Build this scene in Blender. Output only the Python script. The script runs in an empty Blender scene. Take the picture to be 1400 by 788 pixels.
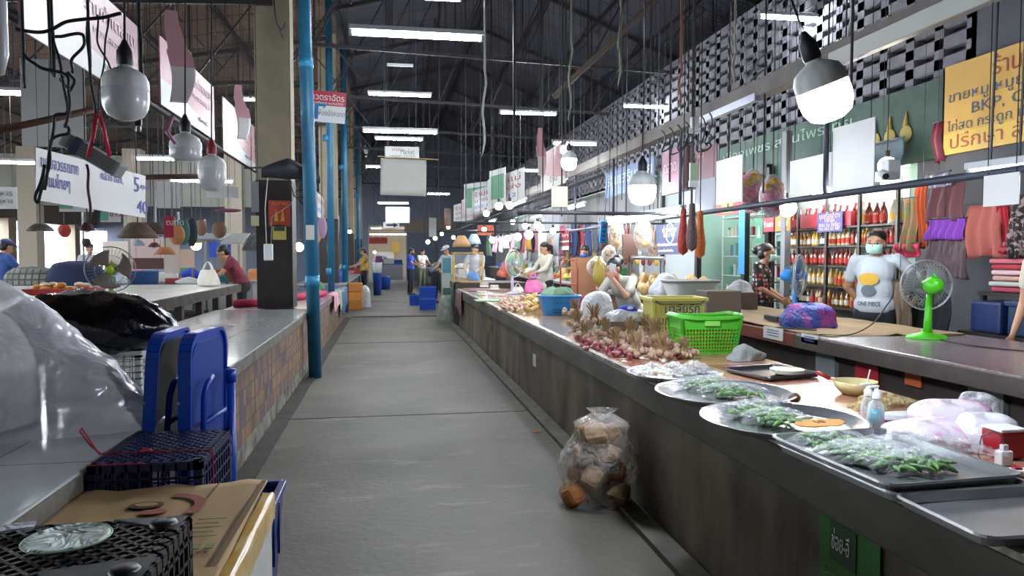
import bpy, math, random
from mathutils import Vector, Matrix
C = bpy.context.scene
random.seed(7)
PI = math.pi
# ---------------------------------------------------------------- camera, world, exposure
CAM_H, FOC = 1.35, 1000.0
YAW, PITCH = math.atan(0.17), math.atan(0.044)
cam = bpy.data.objects.new('camera', bpy.data.cameras.new('camera'))
C.collection.objects.link(cam)
cam.data.sensor_width = 36; cam.data.lens = 36*FOC/1400; cam.data.clip_end = 400; cam.data.clip_start = .02
cam.location = (0, 0, CAM_H)
cam.rotation_euler = (PI/2-PITCH, 0.0, -YAW)
C.camera = cam
w = bpy.data.worlds.new('world'); C.world = w; w.use_nodes = True
w.node_tree.nodes['Background'].inputs[0].default_value = (.80, .90, 1.0, 1)
w.node_tree.nodes['Background'].inputs[1].default_value = 6.0
C.view_settings.view_transform = 'Standard'; C.view_settings.look = 'None'
C.view_settings.gamma = 1; C.view_settings.use_curve_mapping = False
C.view_settings.exposure = 1.2
C.cycles.max_bounces = 7; C.cycles.diffuse_bounces = 3; C.cycles.glossy_bounces = 3
C.cycles.transparent_max_bounces = 12; C.cycles.transmission_bounces = 5
C.cycles.caustics_reflective = False; C.cycles.caustics_refractive = False
C.cycles.sample_clamp_indirect = 4
TUBE_L, BULB_L, SHOP_L = 120.0, 170.0, 60.0

# ---------------------------------------------------------------- helpers
_R = Matrix.Rotation(-YAW, 3, 'Z') @ Matrix.Rotation(PI/2-PITCH, 3, 'X')
_O = Vector((0, 0, CAM_H))
def ray(u, v): return _R @ Vector(((u-700)/FOC, (394-v)/FOC, -1))
def pz(u, v, z): d = ray(u, v); return _O + d*((z-CAM_H)/d.z)
def py(u, v, y): d = ray(u, v); return _O + d*(y/d.y)
def px(u, v, x): d = ray(u, v); return _O + d*(x/d.x)

def lin(h):
    h = h.lstrip('#'); r = [int(h[i:i+2], 16)/255 for i in (0, 2, 4)]
    return [x/12.92 if x <= .04045 else ((x+.055)/1.055)**2.4 for x in r]
MATS = {}
KIDS = {}
def mat(key, col='#808080', rough=.6, metal=0, col2=None, scale=6, mix=(.35, .7), bump=0, bscale=None, spec=.5, alpha=None, emit=0, stretch=(1, 1, 1), detail=5, coat=0, trans=0):
    if key in MATS: return MATS[key]
    m = bpy.data.materials.new(key); m.use_nodes = True; nt = m.node_tree; N = nt.nodes; L = nt.links
    b = N['Principled BSDF']; c = lin(col)+[1]
    b.inputs['Base Color'].default_value = c; b.inputs['Roughness'].default_value = rough
    b.inputs['Metallic'].default_value = metal; b.inputs['Specular IOR Level'].default_value = spec
    if coat: b.inputs['Coat Weight'].default_value = coat
    if trans: b.inputs['Transmission Weight'].default_value = trans
    if alpha is not None: b.inputs['Alpha'].default_value = alpha
    if emit:
        b.inputs['Emission Color'].default_value = c; b.inputs['Emission Strength'].default_value = emit
    if col2 or bump:
        tc = N.new('ShaderNodeTexCoord'); mp = N.new('ShaderNodeMapping'); mp.inputs['Scale'].default_value = stretch
        L.new(tc.outputs['Object'], mp.inputs[0])
        n = N.new('ShaderNodeTexNoise'); n.inputs['Scale'].default_value = scale; n.inputs['Detail'].default_value = detail
        L.new(mp.outputs[0], n.inputs['Vector'])
        if col2:
            r = N.new('ShaderNodeValToRGB'); r.color_ramp.elements[0].position = mix[0]; r.color_ramp.elements[1].position = mix[1]
            r.color_ramp.elements[0].color = c; r.color_ramp.elements[1].color = lin(col2)+[1]
            L.new(n.outputs['Fac'], r.inputs[0]); L.new(r.outputs[0], b.inputs['Base Color'])
        if bump:
            n2 = n
            if bscale:
                n2 = N.new('ShaderNodeTexNoise'); n2.inputs['Scale'].default_value = bscale; n2.inputs['Detail'].default_value = 3
                L.new(mp.outputs[0], n2.inputs['Vector'])
            bp = N.new('ShaderNodeBump'); bp.inputs['Strength'].default_value = bump; bp.inputs['Distance'].default_value = .02
            L.new(n2.outputs['Fac'], bp.inputs['Height']); L.new(bp.outputs[0], b.inputs['Normal'])
    MATS[key] = m; return m
def glow(key, col, s):
    if key in MATS: return MATS[key]
    m = bpy.data.materials.new(key); m.use_nodes = True; N = m.node_tree.nodes; L = m.node_tree.links
    N.clear(); e = N.new('ShaderNodeEmission'); o = N.new('ShaderNodeOutputMaterial')
    e.inputs[0].default_value = lin(col)+[1]; e.inputs[1].default_value = s; L.new(e.outputs[0], o.inputs[0])
    MATS[key] = m; return m
def film(key, tint='#ffffff', clear=.75, rough=.12, bump=.6, scale=14, white='#dfe3e8', gloss=.5, edge=.8):
    """thin clear plastic: mostly see-through, a little milky, shiny creases"""
    if key in MATS: return MATS[key]
    m = bpy.data.materials.new(key); m.use_nodes = True; N = m.node_tree.nodes; L = m.node_tree.links; N.clear()
    o = N.new('ShaderNodeOutputMaterial'); t = N.new('ShaderNodeBsdfTransparent'); t.inputs[0].default_value = lin(tint)+[1]
    p = N.new('ShaderNodeBsdfPrincipled'); p.inputs['Base Color'].default_value = lin(white)+[1]; p.inputs['Roughness'].default_value = rough
    p.inputs['Specular IOR Level'].default_value = gloss*1.6
    mx = N.new('ShaderNodeMixShader'); lw = N.new('ShaderNodeLayerWeight'); lw.inputs[0].default_value = .35
    tc = N.new('ShaderNodeTexCoord'); n = N.new('ShaderNodeTexNoise'); n.inputs['Scale'].default_value = scale; n.inputs['Detail'].default_value = 3
    n.inputs['Distortion'].default_value = 1.5
    L.new(tc.outputs['Object'], n.inputs['Vector'])
    bp = N.new('ShaderNodeBump'); bp.inputs['Strength'].default_value = bump; bp.inputs['Distance'].default_value = .05
    L.new(n.outputs['Fac'], bp.inputs['Height']); L.new(bp.outputs[0], p.inputs['Normal']); L.new(bp.outputs[0], lw.inputs['Normal'])
    ma = N.new('ShaderNodeMath'); ma.operation = 'MULTIPLY_ADD'; ma.inputs[1].default_value = edge; ma.inputs[2].default_value = 1-clear; ma.use_clamp = True
    L.new(lw.outputs['Facing'], ma.inputs[0]); L.new(ma.outputs[0], mx.inputs[0]); L.new(t.outputs[0], mx.inputs[1]); L.new(p.outputs[0], mx.inputs[2])
    L.new(mx.outputs[0], o.inputs[0]); MATS[key] = m; return m

class MB:
    """collects shapes; build() links them as ONE mesh object"""
    def __init__(s): s.v = []; s.f = []
    def add(s, vs, fs):
        k = len(s.v); s.v += [tuple(x) for x in vs]; s.f += [tuple(i+k for i in f) for f in fs]; return s
    def box(s, c, d, rz=0, M=None, taper=1):
        hx, hy, hz = d[0]/2, d[1]/2, d[2]/2
        vs = [Vector((x*hx*(taper if z < 0 else 1), y*hy*(taper if z < 0 else 1), z*hz)) for z in (-1, 1) for x, y in ((-1, -1), (1, -1), (1, 1), (-1, 1))]
        R = M if M is not None else Matrix.Rotation(rz, 3, 'Z')
        return s.add([R @ p + Vector(c) for p in vs], [(3, 2, 1, 0), (4, 5, 6, 7), (0, 1, 5, 4), (1, 2, 6, 5), (2, 3, 7, 6), (3, 0, 4, 7)])
    def span(s, a, b):
        return s.box([(a[i]+b[i])/2 for i in range(3)], [abs(b[i]-a[i]) for i in range(3)])
    def bar(s, a, b, w, h=None, up=(0, 0, 1)):
        a, b = Vector(a), Vector(b); d = b-a; L_ = d.length; d.normalize(); h = h or w
        x = d.cross(Vector(up));
        if x.length < 1e-4: x = Vector((1, 0, 0))
        x.normalize(); z = x.cross(d); R = Matrix((x, d, z)).transposed()
        return s.box((a+b)/2, (w, L_, h), M=R)
    def tube(s, pts, r, n=8, cap=True):
        pts = [Vector(p) for p in pts]; rs = r if isinstance(r, (list, tuple)) else [r]*len(pts); vs = []; fs = []; pr = None
        for i, p in enumerate(pts):
            d = (pts[min(i+1, len(pts)-1)]-pts[max(i-1, 0)]);
            if d.length < 1e-9: d = Vector((0, 0, 1))
            d.normalize()
            if pr is None: x = d.orthogonal().normalized()
            else:
                x = pr-d*pr.dot(d)
                x = x.normalized() if x.length > 1e-5 else d.orthogonal().normalized()
            pr = x; y = d.cross(x)
            vs += [p+(x*math.cos(2*PI*k/n)+y*math.sin(2*PI*k/n))*rs[i] for k in range(n)]
        for i in range(len(pts)-1):
            fs += [(i*n+k, i*n+(k+1) % n, (i+1)*n+(k+1) % n, (i+1)*n+k) for k in range(n)]
        if cap: fs += [tuple(range(n))[::-1], tuple((len(pts)-1)*n+k for k in range(n))]
        return s.add(vs, fs)
    def ring(s, c, R, r, axis=(0, 0, 1), n=24, m=5, sx=1, sy=1):
        a = Vector(axis).normalized(); x = a.orthogonal().normalized(); y = a.cross(x); c = Vector(c); vs = []; fs = []
        for i in range(n):
            t = 2*PI*i/n; d = x*math.cos(t)*sx+y*math.sin(t)*sy
            for j in range(m):
                q = 2*PI*j/m; vs.append(c+d*R+(d*math.cos(q)+a*math.sin(q))*r)
        for i in range(n):
            for j in range(m):
                fs.append((i*m+j, ((i+1) % n)*m+j, ((i+1) % n)*m+(j+1) % m, i*m+(j+1) % m))
        return s.add(vs, fs)
    def lathe(s, prof, o=(0, 0, 0), n=24, M=None, sx=1, sy=1, cap=False):
        vs = []; fs = []; o = Vector(o); k = len(prof)
        for r, z in prof:
            for i in range(n):
                p = Vector((r*math.cos(2*PI*i/n)*sx, r*math.sin(2*PI*i/n)*sy, z)); vs.append((M @ p if M else p)+o)
        for j in range(k-1):
            fs += [(j*n+i, j*n+(i+1) % n, (j+1)*n+(i+1) % n, (j+1)*n+i) for i in range(n)]
        if cap: fs += [tuple(range(n))[::-1], tuple((k-1)*n+i for i in range(n))]
        return s.add(vs, fs)
    def ball(s, c, r, M=None, n=12, m=8):
        rr = r if isinstance(r, (tuple, list)) else (r, r, r)
        vs = []; fs = []
        for j in range(m+1):
            t = PI*j/m
            for i in range(n):
                p = Vector((rr[0]*math.sin(t)*math.cos(2*PI*i/n), rr[1]*math.sin(t)*math.sin(2*PI*i/n), rr[2]*math.cos(t)))
                vs.append((M @ p if M else p)+Vector(c))
        for j in range(m): fs += [(j*n+i, (j+1)*n+i, (j+1)*n+(i+1) % n, j*n+(i+1) % n) for i in range(n)]
        return s.add(vs, fs)
    def prism(s, pts, z0, z1, M=None, o=(0, 0, 0)):
        n = len(pts); vs = [Vector((x, y, z)) for z in (z0, z1) for x, y in pts]
        vs = [(M @ p if M else p)+Vector(o) for p in vs]
        return s.add(vs, [tuple(range(n))[::-1], tuple(range(n, 2*n))]+[(i, (i+1) % n, n+(i+1) % n, n+i) for i in range(n)])
    def grid(s, fn, nu, nv, closed=False):
        vs = [fn(i/nu, j/nv) for j in range(nv+1) for i in range(nu if closed else nu+1)]; q = nu if closed else nu+1; fs = []
        for j in range(nv):
            for i in range(nu):
                a = j*q+i; b = j*q+((i+1) % q if closed else i+1); fs.append((a, b, b+q, a+q))
        return s.add(vs, fs)
    def build(s, name, m, parent=None, smooth=False, loc=(0, 0, 0), bevel=0, solid=0, sub=0, label=None, rz=0):
        me = bpy.data.meshes.new(name); me.from_pydata(s.v, [], s.f); me.materials.append(m)
        if smooth: me.polygons.foreach_set('use_smooth', [True]*len(me.polygons))
        o = bpy.data.objects.new(name, me); C.collection.objects.link(o); o.location = loc; o.rotation_euler.z = rz
        if parent: o.parent = parent; KIDS.setdefault(parent.name, []).append(o)
        if label: o['label'] = label
        if bevel:
            b = o.modifiers.new('b', 'BEVEL'); b.width = bevel; b.segments = 2; b.limit_method = 'ANGLE'
        if solid:
            b = o.modifiers.new('s', 'SOLIDIFY'); b.thickness = solid; b.offset = 0
        if sub:
            b = o.modifiers.new('d', 'SUBSURF'); b.levels = sub; b.render_levels = sub
        return o
def tag(o, label, cat, group=None, kind=None):
    o['label'] = label; o['category'] = cat
    if group: o['group'] = group
    if kind: o['kind'] = kind
    return o
def thing(name, label, cat, loc=(0, 0, 0), rz=0, group=None):
    o = bpy.data.objects.new(name, None); C.collection.objects.link(o); o.empty_display_size = .05
    o.location = loc; o.rotation_euler.z = rz; return tag(o, label, cat, group)
def struct(o, label, cat='structure'):
    o['kind'] = 'structure'; o['label'] = label; o['category'] = cat; return o
def dup(root, loc=None, rz=None, label=None, group=None, scale=None):
    def cp(o, par):
        c = o.copy(); C.collection.objects.link(c)
        if par: c.parent = par; KIDS.setdefault(par.name, []).append(c)
        for ch in list(KIDS.get(o.name, [])): cp(ch, c)
        return c
    r = cp(root, None)
    if loc is not None: r.location = loc
    if rz is not None: r.rotation_euler.z = rz
    if label: r['label'] = label
    if group: r['group'] = group
    if scale: r.scale = (scale,)*3 if not isinstance(scale, tuple) else scale
    return r
def text(s, size, m, parent=None, loc=(0, 0, 0), rot=(PI/2, 0, 0), name='lettering', align='LEFT', width=None, ext=.0008):
    cu = bpy.data.curves.new('t', 'FONT'); cu.body = s; cu.size = size; cu.align_x = align; cu.align_y = 'CENTER'; cu.extrude = ext; cu.resolution_u = 2
    o = bpy.data.objects.new('t', cu); C.collection.objects.link(o)
    me = bpy.data.meshes.new_from_object(o.evaluated_get(bpy.context.evaluated_depsgraph_get()))
    bpy.data.objects.remove(o); me.materials.clear(); me.materials.append(m)
    o = bpy.data.objects.new(name, me); C.collection.objects.link(o); o.parent = parent; o.location = loc; o.rotation_euler = rot
    if parent: KIDS.setdefault(parent.name, []).append(o)
    if width and len(me.vertices):
        xs = [v.co.x for v in me.vertices]; k = width/max(max(xs)-min(xs), 1e-6); o.scale = (k, 1, 1)
    return o
def baked(o):
    dg = bpy.context.evaluated_depsgraph_get(); dg.update()
    me = bpy.data.meshes.new_from_object(o.evaluated_get(dg)); o.modifiers.clear(); old = o.data; o.data = me; bpy.data.meshes.remove(old); return o
def smooth_path(P, k=6):
    P = [Vector(p) for p in P]; out = []
    for i in range(len(P)-1):
        a, b, c, d = P[max(i-1, 0)], P[i], P[i+1], P[min(i+2, len(P)-1)]
        for j in range(k):
            t = j/k; out.append(.5*((2*b)+(c-a)*t+(2*a-5*b+4*c-d)*t*t+(3*b-a-3*c+d)*t**3))
    return out+[P[-1]]
def wob(x, y, s=1.0):
    return math.sin(x*7.1*s+1.3)*math.cos(y*5.3*s+.7)*.5+math.sin(x*15.7*s+y*11.1*s)*.3+math.sin(y*23*s-x*9*s)*.2

# ---------------------------------------------------------------- materials
M_conc = mat('concrete', '#5d5a50', .75, col2='#7e7a6c', scale=1.3, bump=.25, bscale=30)
M_steel = mat('dark_steel', '#2b2c33', .6, .3, col2='#3a3432', scale=8)
M_steel2 = mat('grey_steel', '#4b4f58', .5, .5)
M_white = mat('white_paint', '#d9dbdc', .5)
M_black = mat('black_plastic', '#0b0c0d', .45)
M_chrome = mat('polished_steel', '#d6d9dc', .27, 1, bump=.03, scale=3)
M_alu = mat('aluminium', '#a9acae', .34, .9, col2='#8f9294', scale=9)
M_cable = mat('cable', '#0a0a0b', .5)
M_tube = glow('tube_light', '#eef6ff', TUBE_L)
M_tube2 = glow('shop_tube_light', '#f3f8ff', SHOP_L)
M_bulb = glow('bulb_light', '#e8f0ff', BULB_L)
M_far = glow('far_bulb_light', '#fff1dc', 22)
M_wood = mat('brown_wood', '#4d3324', .6, col2='#6b4a35', scale=5, stretch=(1, 1, 12))
M_cloth_w = mat('white_cloth', '#c9cccb', .85, bump=.5, scale=12)
M_bag = film('clear_bag', clear=.78)
M_milky = film('milky_bag', clear=.35, rough=.25, white='#cfd3d6', bump=.8, scale=9)

# ---------------------------------------------------------------- the building
def floor_mat():
    m = mat('floor_concrete', '#474339', .62, col2='#625d50', scale=.9, bump=.2, bscale=22, detail=9)
    N = m.node_tree.nodes; L = m.node_tree.links; b = N['Principled BSDF']
    r = [n for n in N if n.type == 'VALTORGB'][0]; tc = [n for n in N if n.type == 'TEX_COORD'][0]
    n = N.new('ShaderNodeTexNoise'); n.inputs['Scale'].default_value = 3.2; n.inputs['Detail'].default_value = 10; n.inputs['Roughness'].default_value = .7
    mp = N.new('ShaderNodeMapping'); mp.inputs['Scale'].default_value = (.5, 1.6, 1)
    L.new(tc.outputs['Object'], mp.inputs[0]); L.new(mp.outputs[0], n.inputs[0])
    r2 = N.new('ShaderNodeValToRGB'); r2.color_ramp.elements[0].position = .56; r2.color_ramp.elements[1].position = .74
    r2.color_ramp.elements[0].color = (0, 0, 0, 1); r2.color_ramp.elements[1].color = (.7, .7, .7, 1); L.new(n.outputs[0], r2.inputs[0])
    mx = N.new('ShaderNodeMixRGB'); mx.inputs[2].default_value = lin('#858072')+[1]
    L.new(r2.outputs[0], mx.inputs[0]); L.new(r.outputs[0], mx.inputs[1]); L.new(mx.outputs[0], b.inputs['Base Color'])
    return m
struct(MB().span((-30, -6, -.1), (14, 60, 0)).build('floor', floor_mat()), 'worn grey concrete floor of the market aisle', 'floor')
struct(MB().span((-.93, -1, 0), (-.80, 16.3, .012)).build('trim_1', mat('gutter', '#2a2721', .8, col2='#3d382e')), 'dark drain strip along the foot of the tiled counter', 'trim')
struct(MB().span((1.19, -1, 0), (1.30, 14, .03)).build('trim_2', mat('kerb', '#45423a', .8, col2='#5f5b50')), 'low concrete kerb at the foot of the concrete counter', 'trim')
g = MB().span((-.8, 16.35, 0), (1.2, 16.55, .008))
for i in range(56): g.span((-.78+i*.0355, 16.38, .008), (-.765+i*.0355, 16.52, .014))
struct(g.build('trim_3', mat('grate', '#26241f', .7)), 'slotted drain grate across the aisle', 'trim')
# floor joints
g = MB()
for y in (6.2, 11.5, 22): g.span((-.8, y, 0), (1.19, y+.012, .003))
struct(g.build('trim_4', mat('joint', '#35332d', .9)), 'thin joints across the aisle floor', 'trim')

# roof: corrugated sheets on purlins and trusses
def roof_mat(name, c1, c2, c3):
    m = bpy.data.materials.new(name); m.use_nodes = True; N = m.node_tree.nodes; L = m.node_tree.links; b = N['Principled BSDF']
    b.inputs['Roughness'].default_value = .7
    tc = N.new('ShaderNodeTexCoord'); br = N.new('ShaderNodeTexBrick'); br.inputs['Scale'].default_value = 1
    br.inputs['Brick Width'].default_value = 2.6; br.inputs['Row Height'].default_value = .9; br.inputs['Mortar Size'].default_value = .02
    br.inputs['Color1'].default_value = lin(c1)+[1]; br.inputs['Color2'].default_value = lin(c2)+[1]; br.inputs['Mortar'].default_value = lin(c3)+[1]
    br.inputs['Bias'].default_value = -.2
    L.new(tc.outputs['Object'], br.inputs[0]); n = N.new('ShaderNodeTexNoise'); n.inputs['Scale'].default_value = .8; n.inputs['Detail'].default_value = 6
    L.new(tc.outputs['Object'], n.inputs[0]); mx = N.new('ShaderNodeMixRGB'); mx.blend_type = 'MULTIPLY'; mx.inputs[0].default_value = .7
    L.new(br.outputs[0], mx.inputs[1]); L.new(n.outputs['Fac'], mx.inputs[2]); L.new(mx.outputs[0], b.inputs['Base Color'])
    wv = N.new('ShaderNodeTexWave'); wv.bands_direction = 'Y'; wv.inputs['Scale'].default_value = 4.2; L.new(tc.outputs['Object'], wv.inputs[0])
    bp = N.new('ShaderNodeBump'); bp.inputs['Strength'].default_value = 1; bp.inputs['Distance'].default_value = .06
    L.new(wv.outputs['Fac'], bp.inputs['Height']); L.new(bp.outputs[0], b.inputs['Normal'])
    return m
M_roof = roof_mat('roof_sheets', '#6d7186', '#7e7a86', '#3c3c46')
M_roofb = roof_mat('roof_sheets_brown', '#a98c76', '#8a7262', '#4b3e36')
def slope(name, m, x0, z0, x1, z1, label, y0=-4, y1=44):
    o = MB().add([(x0, y0, z0), (x1, y0, z1), (x1, y1, z1), (x0, y1, z0), (x0, y0, z0+.06), (x1, y0, z1+.06), (x1, y1, z1+.06), (x0, y1, z0+.06)],
                 [(0, 3, 2, 1), (4, 5, 6, 7), (0, 1, 5, 4), (1, 2, 6, 5), (2, 3, 7, 6), (3, 0, 4, 7)]).build(name, m)
    return struct(o, label, 'ceiling')
slope('ceiling', M_roof, -1.35, 7.0, 2.6, 8.0, 'dark corrugated roof over the aisle')
slope('ceiling_right', M_roof, 2.6, 8.0, 9.5, 5.2, 'dark corrugated roof sloping down past the aisle')
slope('ceiling_left', M_roofb, -14.5, 4.0, -1.1, 6.4, 'brownish corrugated roof over the side stalls')
struct(MB().span((-1.35, -4, 6.4), (-1.25, 44, 7.0)).build('wall_clerestory', mat('rust_sheet', '#4a4650', .8, col2='#3a3238')), 'rusty sheet strip between the two roofs', 'wall')
# trusses: one structure object per truss
def truss(i, y):
    g = MB()
    g.bar((-1.35, y, 4.95), (9.4, y, 4.6), .05, .06)
    g.bar((-1.35, y, 6.8), (2.6, y, 7.85), .07, .09); g.bar((2.6, y, 7.85), (9.4, y, 5.1), .07, .09)
    xs = [-1.2+k*1.2 for k in range(9)]
    def top(x): return 6.85+(x+1.35)*.253 if x < 2.6 else 7.85-(x-2.6)*.404
    def bot(x): return 4.95-(x+1.35)*.0326
    for k, x in enumerate(xs):
        g.bar((x, y, bot(x)), (x, y, top(x)), .03)
        if k < 8: g.bar((x, y, bot(x)), (xs[k+1], y, top(xs[k+1])) if k % 2 else (xs[k+1], y, top(xs[k+1])), .03)
    g.bar((-14, y, 3.75), (-1.3, y, 4.3), .05, .06)
    g.bar((-14, y, 3.95), (-1.3, y, 6.2), .05, .08)
    for k in range(9):
        x = -13+k*1.4; z0 = 3.75+(x+14)*.0433; z1 = 3.95+(x+14)*.177
        g.bar((x, y, z0), (x, y, z1), .03); g.bar((x, y, z0), (x+1.4, y, z1+.24), .03)
        if k > 3: g.bar((x+1.4, y, z0+.06), (x, y, z1), .025)
    struct(g.build('beam_%d' % i, M_steel), 'dark steel roof truss spanning the hall', 'truss')
for i, y in enumerate((1, 5, 9, 13, 17, 21, 25, 29, 33, 37, 41)): truss(i+1, y)
g = MB()
for k in range(9):
    x = -1+k*1.2; z = (6.93+(x+1.35)*.253) if x < 2.6 else 7.93-(x-2.6)*.404
    g.bar((x, -3, z), (x, 43, z), .05, .07)
struct(g.build('trim_5', M_steel), 'steel purlins under the dark roof', 'purlins')
g = MB()
for k in range(9): x = -13.6+k*1.5; g.bar((x, -3, 4.02+(x+14)*.177), (x, 43, 4.02+(x+14)*.177), .05, .07)
struct(g.build('trim_6', M_steel), 'steel purlins under the brown roof', 'purlins')

def roofz(x): return (6.98+(x+1.35)*.253 if x < 2.6 else 8.0-(x-2.6)*.404) if x > -1.35 else 4.0+(x+14.5)*.179
# walls
M_plast = mat('plaster_grey', '#55585e', .85, col2='#474a52', scale=2)
struct(MB().span((5.25, -2, 0), (5.4, 5.95, 6.6)).build('wall_right_near', M_plast), 'plain grey wall above the clothes stall', 'wall')
# vent block wall, real openings
g = MB(); Y0, Y1, Z0, Z1 = 5.95, 34, 3.0, 4.9
for k in range(11): z = Z0+k*(Z1-Z0)/10; g.span((5.25, Y0, z-.05), (5.36, Y1, z+.05))
for k in range(int((Y1-Y0)/.4)+1): y = Y0+k*.4; g.span((5.25, y-.06, Z0), (5.36, y+.06, Z1))
for k in range(20): z = Z0+(k+.5)*(Z1-Z0)/20; g.span((5.26, Y0, z-.014), (5.35, Y1, z+.014))
struct(g.build('wall_right', mat('vent_block', '#77767c', .85, col2='#5f5f68', scale=3)), 'wall of pale ventilation blocks above the shops', 'wall')
struct(MB().span((8.2, -2, 0), (8.35, 44, 5.6)).build('wall_right_outer', mat('outer_wall', '#6f7478', .9)), 'plain wall behind the shops', 'wall')
struct(MB().span((5.25, 5.95, 2.92), (8.2, 34, 3.0)).build('ceiling_shops', mat('shop_ceiling', '#a7b2ae', .8)), 'flat ceiling over the shops', 'ceiling')
# back
g = MB().span((-1.0, 40, 3.0), (9.5, 40.2, 8)).span((1.0, 40, 0), (9.5, 40.2, 3.0)).span((-30, 40, 2.6), (-1.0, 40.2, 6.6)).span((-14, 40, 0), (-1.0, 40.2, 2.6))
struct(g.build('wall_back', mat('grey_cladding', '#7a8092', .8, col2='#6a7082', scale=5, stretch=(8, 1, .3))), 'grey clad end wall of the market with an opening', 'wall')
struct(MB().span((-14.5, -4.2, 0), (9.5, -4, 8)).build('wall_front', mat('front_wall', '#56585c', .9)), 'wall behind the viewer', 'wall')
struct(MB().span((-14.6, -4, 2.75), (-14.5, 40, 4.2)).build('wall_left_upper', mat('lintel', '#7a6f66', .9)), 'band of wall above the open side of the market', 'wall')
for i, y in enumerate((2, 7, 13, 19, 25, 31, 37)):
    struct(MB().span((-14.6, y-.3, 0), (-14.2, y+.3, 2.8)).build('wall_left_%d' % (i+1), mat('pier', '#a79683', .85)), 'plain post at the open side of the market', 'wall')

struct(MB().span((5.25, 5.95, 0), (5.4, 6.6, 2.95)).build('wall_right_corner', M_plast), 'grey wall between the clothes stall and the bottle shop', 'wall')
struct(MB().span((5.6, 13.5, 0), (5.7, 38, 2.95)).build('wall_stalls_back', mat('stall_back', '#9d9c9a', .8, col2='#7f8288', scale=1.2)), 'pale partition behind the far right stalls', 'wall')
struct(MB().span((5.42, 5.2, 2.98), (5.5, 34, 4.98)).build('wall_added_backing', mat('vent_hole_grey', '#55555f', .9)), 'added grey sheet that lightens the holes of the ventilation blocks', 'wall')  # added sheet; its grey keeps the block openings from going black
# concrete pillars
M_pil = mat('pillar', '#9a8f78', .85, col2='#857c69', scale=3, bump=.3, bscale=25)
M_pild = mat('pillar_dark', '#1d1716', .55, col2='#2b2220', scale=6)
for i, (y, zz) in enumerate(((9.1, 2.25), (17.3, 2.2), (25.5, 2.1), (33.7, 2.1))):
    t = thing('pillar', ['square concrete pillar rising from the tiled counter with a dark painted lower half',
                         'second concrete pillar, behind the blue drain pipe', 'third concrete pillar along the aisle', 'farthest concrete pillar along the aisle'][i], 'pillar', (-1.33, y+.2, 0)); t['kind'] = 'structure'
    z0 = .722
    MB().span((-.2, -.19, zz), (.2, .19, 6.8)).span((-.2, -.197, zz), (-.085, -.19, 6.8)).build('shaft', M_pil, t)
    MB().span((-.207, -.2, z0), (.207, .2, zz)).build('painted_base', M_pild, t)
# ================================================================ counters
def tile_mat(name, c1, c2, mortar, w, h, rough, axis='XY', noise=.3, msize=.006, bump=0):
    m = bpy.data.materials.new(name); m.use_nodes = True; N = m.node_tree.nodes; L = m.node_tree.links; b = N['Principled BSDF']
    tc = N.new('ShaderNodeTexCoord'); sp = N.new('ShaderNodeSeparateXYZ'); cb = N.new('ShaderNodeCombineXYZ'); L.new(tc.outputs['Object'], sp.inputs[0])
    L.new(sp.outputs[axis[0]], cb.inputs[0]); L.new(sp.outputs[axis[1]], cb.inputs[1])
    br = N.new('ShaderNodeTexBrick'); br.offset = 0; br.inputs['Scale'].default_value = 1; br.inputs['Brick Width'].default_value = w
    br.inputs['Row Height'].default_value = h; br.inputs['Mortar Size'].default_value = msize
    br.inputs['Color1'].default_value = lin(c1)+[1]; br.inputs['Color2'].default_value = lin(c2)+[1]; br.inputs['Mortar'].default_value = lin(mortar)+[1]
    L.new(cb.outputs[0], br.inputs[0]); n = N.new('ShaderNodeTexNoise'); n.inputs['Scale'].default_value = 5; n.inputs['Detail'].default_value = 8
    L.new(tc.outputs['Object'], n.inputs[0]); mx = N.new('ShaderNodeMixRGB'); mx.blend_type = 'OVERLAY'; mx.inputs[0].default_value = noise
    L.new(br.outputs[0], mx.inputs[1]); L.new(n.outputs['Fac'], mx.inputs[2]); L.new(mx.outputs[0], b.inputs['Base Color'])
    b.inputs['Roughness'].default_value = rough
    if bump:
        bp = N.new('ShaderNodeBump'); bp.inputs['Strength'].default_value = bump; bp.inputs['Distance'].default_value = .01
        L.new(n.outputs['Fac'], bp.inputs['Height']); L.new(bp.outputs[0], b.inputs['Normal'])
    MATS[name] = m; return m
M_wt = tile_mat('white_tile', '#a9adac', '#b3b7b6', '#6b6d6a', .4, .8, .13, noise=.15, msize=.004)
M_pat = tile_mat('patterned_tile', '#937243', '#4b4360', '#5a4a38', .075, .12, .6, 'YZ', noise=.8, msize=.008, bump=.3)
M_edge = mat('concrete_edge', '#6f6c62', .6, col2='#504c42', scale=8, bump=.2)
M_dirt = mat('whitewash', '#8b887c', .9, col2='#3a362c', scale=7, bump=.3)
t = thing('tiled_counter', 'long low stall counter with a shiny white tiled top and brown patterned tile front', 'counter', (0, 0, 0))
MB().span((-1.98, .2, .645), (-.89, 8.95, .72)).build('counter_top', M_wt, t, bevel=.006)
MB().span((-.905, .2, .64), (-.885, 8.95, .712)).build('edge_strip', M_edge, t)
MB().span((-1.98, .2, .12), (-.93, 8.95, .645)).build('front_wall', M_pat, t)
MB().span((-1.98, .2, 0), (-.925, 8.95, .13)).build('plinth', M_dirt, t)
t = thing('tiled_counter', 'pinkish topped stall counter behind the first concrete pillar, draped with cloths', 'counter', (0, 0, 0))
MB().span((-1.98, 8.96, .60), (-.89, 16.2, .70)).build('counter_top', mat('pink_top', '#8d6f78', .3, col2='#7f7480', scale=2), t, bevel=.006)
MB().span((-1.98, 8.96, 0), (-.93, 16.2, .6)).build('front_wall', M_pat, t)
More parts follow.
